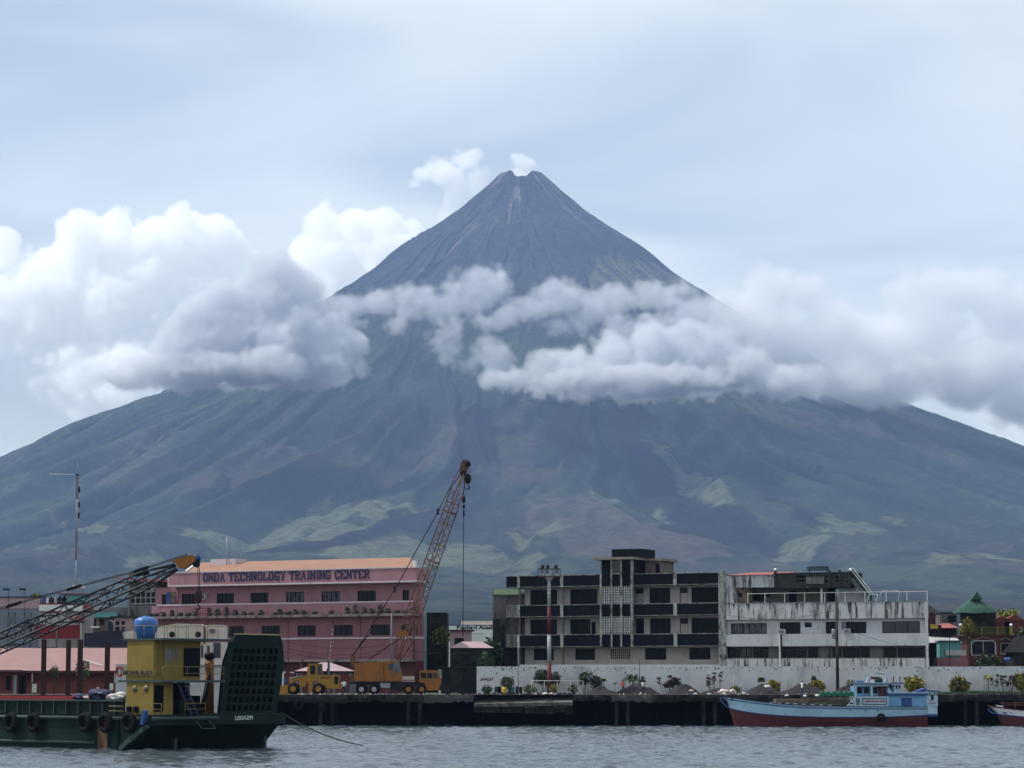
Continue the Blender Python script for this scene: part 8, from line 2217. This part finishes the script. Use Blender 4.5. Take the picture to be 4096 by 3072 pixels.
def make_cloud(name, blobs, vox, material, label, group=None, nscale=1/260.0, rough=0.62, erode=0.75, gain=3.0, seed=0.0, pad=1.1, detail=5, soft=None, flat=None):
    """blobs: (x, y, z, rx, ry, rz, weight) in metres; the density field is baked into a voxel grid"""
    B = np.array([b[:6] for b in blobs], float); wts = [b[6] if len(b) > 6 else 1.0 for b in blobs]
    lo = (B[:, :3] - B[:, 3:] * pad).min(0); hi = (B[:, :3] + B[:, 3:] * pad).max(0)
    if flat: lo[2] = max(lo[2], flat - 60)
    res = np.maximum(((hi - lo) / vox).astype(int), 8)
    ng = bpy.data.node_groups.new(name + '_field', 'GeometryNodeTree')
    ng.interface.new_socket('Geometry', in_out='OUTPUT', socket_type='NodeSocketGeometry')
    N, L = ng.nodes, ng.links
    def setin(sock, v):
        if isinstance(v, (int, float)): sock.default_value = v
        elif isinstance(v, (tuple, list)): sock.default_value = v
        else: L.new(v, sock)
    def vm(op, a, b=None, out=0):
        n = N.new('ShaderNodeVectorMath'); n.operation = op; setin(n.inputs[0], a)
        if b is not None: setin(n.inputs[1], b)
        return n.outputs[out]
    def mm(op, a, b=None, c=None):
        n = N.new('ShaderNodeMath'); n.operation = op; setin(n.inputs[0], a)
        if b is not None: setin(n.inputs[1], b)
        if c is not None: setin(n.inputs[2], c)
        return n.outputs[0]
    pos = N.new('GeometryNodeInputPosition').outputs[0]
    # wander the sample point a little so that no ellipsoid shows
    wn_ = N.new('ShaderNodeTexNoise'); wn_.inputs['Scale'].default_value = nscale * 0.8; wn_.inputs['Detail'].default_value = 3
    L.new(vm('ADD', pos, (seed * 100, 31.0, 77.0)), wn_.inputs['Vector'])
    warp = vm('MULTIPLY', vm('SUBTRACT', wn_.outputs['Color'], (.5, .5, .5)), (0.45 / nscale,) * 3)
    wp = vm('ADD', pos, warp)
    env = None
    for (x, y, z, rx, ry, rz), w in zip(B, wts):
        d = vm('LENGTH', vm('DIVIDE', vm('SUBTRACT', wp, (x, y, z)), (rx, ry, rz)), out=1)
        e = mm('MULTIPLY', mm('SUBTRACT', 1.0, d), w)
        env = e if env is None else mm('SMOOTH_MAX', env, e, 0.12)
    fb = N.new('ShaderNodeTexNoise'); fb.inputs['Scale'].default_value = nscale; fb.inputs['Detail'].default_value = detail; fb.inputs['Roughness'].default_value = rough
    L.new(vm('ADD', pos, (seed * 71.0, seed * 13.0, 5.0)), fb.inputs['Vector'])
    # billows: rounded lumps from inverted cell distance at two sizes
    def cells(s, off):
        vo = N.new('ShaderNodeTexVoronoi'); vo.feature = 'F1'; vo.inputs['Scale'].default_value = s
        L.new(vm('ADD', vm('ADD', pos, vm('SCALE', warp) if False else vm('MULTIPLY', warp, (.5, .5, .5))), (off, off * 2, off * 3)), vo.inputs['Vector'])
        return vo.outputs['Distance']
    c1 = cells(nscale * 1.1, seed * 40 + 3.0); c2 = cells(nscale * 3.0, seed * 40 + 9.0)
    bil = mm('SUBTRACT', 0.62, mm('ADD', mm('MULTIPLY', c1, 0.62), mm('MULTIPLY', c2, 0.38)))
    nz = mm('ADD', mm('MULTIPLY', mm('SUBTRACT', fb.outputs['Fac'], 0.5), 1.5), mm('MULTIPLY', bil, 1.15))
    raw = mm('ADD', mm('MULTIPLY', mm('SUBTRACT', nz, 0.18), erode), env)
    if flat:                                                     # flat base of a convective cloud
        sp = N.new('ShaderNodeSeparateXYZ'); L.new(wp, sp.inputs[0])
        bs = N.new('ShaderNodeMapRange'); bs.inputs['From Min'].default_value = flat - 40; bs.inputs['From Max'].default_value = flat + 70
        bs.inputs['To Min'].default_value = -0.8; bs.inputs['To Max'].default_value = 0.0
        L.new(mm('ADD', sp.outputs['Z'], mm('MULTIPLY', mm('SUBTRACT', fb.outputs['Fac'], .5), 320.0)), bs.inputs['Value']); raw = mm('ADD', raw, bs.outputs[0])
    dens = mm('MINIMUM', mm('MAXIMUM', mm('MULTIPLY', raw, gain), 0.0), 1.0)
    # keep the outer shell of the grid empty
    vc = N.new('GeometryNodeVolumeCube')
    L.new(dens, vc.inputs['Density'])
    vc.inputs['Min'].default_value = tuple(lo); vc.inputs['Max'].default_value = tuple(hi)
    for ax, k in zip('XYZ', res): vc.inputs['Resolution ' + ax].default_value = int(k)
    sm = N.new('GeometryNodeSetMaterial'); sm.inputs['Material'].default_value = material
    L.new(vc.outputs[0], sm.inputs['Geometry'])
    go = N.new('NodeGroupOutput'); L.new(sm.outputs[0], go.inputs[0])
    me = bpy.data.meshes.new(name); me.materials.append(material)
    o = mesh_obj(name, me)
    md = o.modifiers.new('cloud_field', 'NODES'); md.node_group = ng
    print('CLOUD', name, res, int(np.prod(res)))
    return tag(o, label, 'cloud', group, 'stuff')

def blob(px, py, Y, rpx, rpz=None, ry=None, w=1.0):
    """cloud lobe centred on a photo pixel (2212-wide picture) at distance Y, radii in the same pixels"""
    k = 4096 / 2212.0; p = P(px * k, py * k, Y); s = Y / F * k
    rpz = rpz or rpx
    return (p.x, p.y, p.z, rpx * s, (ry or max(rpx, rpz) * .8) * s, rpz * s, w)

cm_far = cloud_material('cumulus_far', 0.014, (1, 1, 1), 0.0)
cm_near = cloud_material('cumulus_near', 0.024, (.83, .845, .87), 0.0)  # below white: shade from higher cloud is put into the scatter colour
cm_band = cloud_material('cumulus_band', 0.013, (.82, .835, .865), 0.0)  # band greyed by colour in place of shade from the cloud above
cm_shade_grey = cloud_material('cumulus_shade_grey', 0.022, (.845, .855, .88), 0.0)  # grey stands for shade cast by other clouds, painted into the colour
cm_bank = cloud_material('cumulus_bank', 0.010, (.945, .952, .964), 0.0)
cm_thin = cloud_material('cumulus_thin', 0.012, (1, 1, 1), 0.0)
cm_steam = cloud_material('steam', 0.03, (1, 1, 1), 0.0)

YF = 17500.0
make_cloud('cloud', [blob(0,540,YF,42,52), blob(175,545,YF,62,95), blob(250,540,YF,62,88), blob(320,545,YF,62,90), blob(400,535,YF,72,90), blob(465,545,YF,66,95), blob(500,620,YF,55,70), blob(130,640,YF,130,120), blob(290,680,YF,160,140), blob(420,690,YF,120,110), blob(60,760,YF,160,140), blob(545,575,YF,28,30), blob(300,830,YF,260,110), blob(-120,740,YF,200,180), blob(90,890,YF,240,110,60,.95), blob(300,880,YF,240,90,60,.95)],
    11.5, cm_far, 'towering bright white cumulus on the far side of the cone, wider of the two', 'bright cumulus behind the volcano', nscale=1/300., seed=1.0, gain=9.0, erode=.62, rough=.72, detail=7)
make_cloud('cloud', [blob(695,500,YF,46,66), blob(665,560,YF,50,70), blob(770,500,YF,50,60), blob(825,500,YF,62,58), blob(885,510,YF,45,38), blob(740,590,YF,110,90), blob(850,590,YF,120,90), blob(650,650,YF,80,90)],
    10.5, cm_far, 'bright white cumulus touching the upper cone, narrower of the two', 'bright cumulus behind the volcano', nscale=1/280., seed=2.0, gain=9.0, erode=.62, rough=.72, detail=7)
make_cloud('cloud', [blob(965,372,15800,62,36), blob(1005,352,15800,45,34), blob(915,378,15800,38,20), blob(1030,390,15800,38,40), blob(990,415,15800,34,50), blob(968,465,15800,24,50), blob(890,400,15800,20,14)],
    7, cm_thin, 'small ragged white cloud just beside the summit', None, nscale=1/150., seed=3.0, gain=2.6, erode=.9, rough=.74)
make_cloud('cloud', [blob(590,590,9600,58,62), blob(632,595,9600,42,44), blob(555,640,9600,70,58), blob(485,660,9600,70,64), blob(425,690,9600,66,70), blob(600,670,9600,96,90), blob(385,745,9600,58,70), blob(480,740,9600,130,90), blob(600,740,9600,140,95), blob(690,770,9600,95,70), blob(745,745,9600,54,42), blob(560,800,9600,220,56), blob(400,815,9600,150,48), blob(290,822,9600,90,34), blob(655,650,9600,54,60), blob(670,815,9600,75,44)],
    6.5, cm_shade_grey, 'grey shaded cumulus lying against the lower slope under the brightest cloud', 'clouds around the middle of the volcano', nscale=1/125., seed=4.0, gain=5.5, erode=.62, rough=.70, detail=7, flat=PZ(850*1.8517, 9600))
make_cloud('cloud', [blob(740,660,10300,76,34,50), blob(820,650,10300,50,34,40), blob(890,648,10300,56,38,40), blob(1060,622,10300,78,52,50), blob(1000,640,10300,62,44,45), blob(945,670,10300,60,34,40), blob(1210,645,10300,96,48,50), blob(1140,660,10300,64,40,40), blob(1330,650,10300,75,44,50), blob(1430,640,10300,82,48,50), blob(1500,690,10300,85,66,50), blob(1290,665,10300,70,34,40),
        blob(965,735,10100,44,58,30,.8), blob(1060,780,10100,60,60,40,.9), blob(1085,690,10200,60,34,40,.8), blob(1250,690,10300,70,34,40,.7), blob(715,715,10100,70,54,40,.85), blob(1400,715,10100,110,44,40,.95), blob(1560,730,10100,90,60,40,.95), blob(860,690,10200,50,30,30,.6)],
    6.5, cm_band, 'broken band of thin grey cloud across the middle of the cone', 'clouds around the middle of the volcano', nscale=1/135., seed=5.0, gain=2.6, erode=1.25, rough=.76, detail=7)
make_cloud('cloud', [blob(1175,800,9700,52,54), blob(1250,800,9700,78,56), blob(1330,785,9700,88,66), blob(1420,770,9700,96,80), blob(1510,770,9700,92,80), blob(1590,800,9700,85,66), blob(1400,832,9700,270,44), blob(1690,835,9700,100,50), blob(1750,850,9700,65,36), blob(1110,825,9700,80,36,40,.85)],
    6.5, cm_near, 'long flat based pale cloud bank below the broken band', 'clouds around the middle of the volcano', nscale=1/125., seed=6.0, gain=3.6, erode=.8, rough=.72, detail=7, flat=PZ(872*1.8517, 9700))
make_cloud('cloud', [blob(1660,625,10900,70,72), blob(1600,690,10900,95,80), blob(1740,640,10900,50,58), blob(1780,720,10900,120,90), blob(1690,740,10900,130,90), blob(1880,760,10900,130,90), blob(1955,640,10900,55,62), blob(2050,640,10900,85,70), blob(2000,720,10900,110,90), blob(2130,640,10900,60,70), blob(2190,690,10900,90,100), blob(2090,800,10900,190,95), blob(1860,830,10900,190,60), blob(1640,790,10900,110,50), blob(2220,880,10900,130,50), blob(2330,800,10900,140,140)],
    9, cm_bank, 'broad hazy cumulus bank over the far shoulder, biggest of the clouds', 'clouds around the middle of the volcano', nscale=1/190., seed=7.0, gain=3.0, erode=.75, rough=.72, detail=7)
make_cloud('steam_plume', [blob(1128,384,12500,22,10,16), blob(1128,372,12540,28,13,22), blob(1138,356,12540,26,18,20), blob(1124,347,12540,22,18,18), blob(1112,340,12540,14,12,14)],
    3, cm_steam, 'white steam plume rising out of the crater', None, nscale=1/40., seed=8.0, gain=2.0, erode=.4)
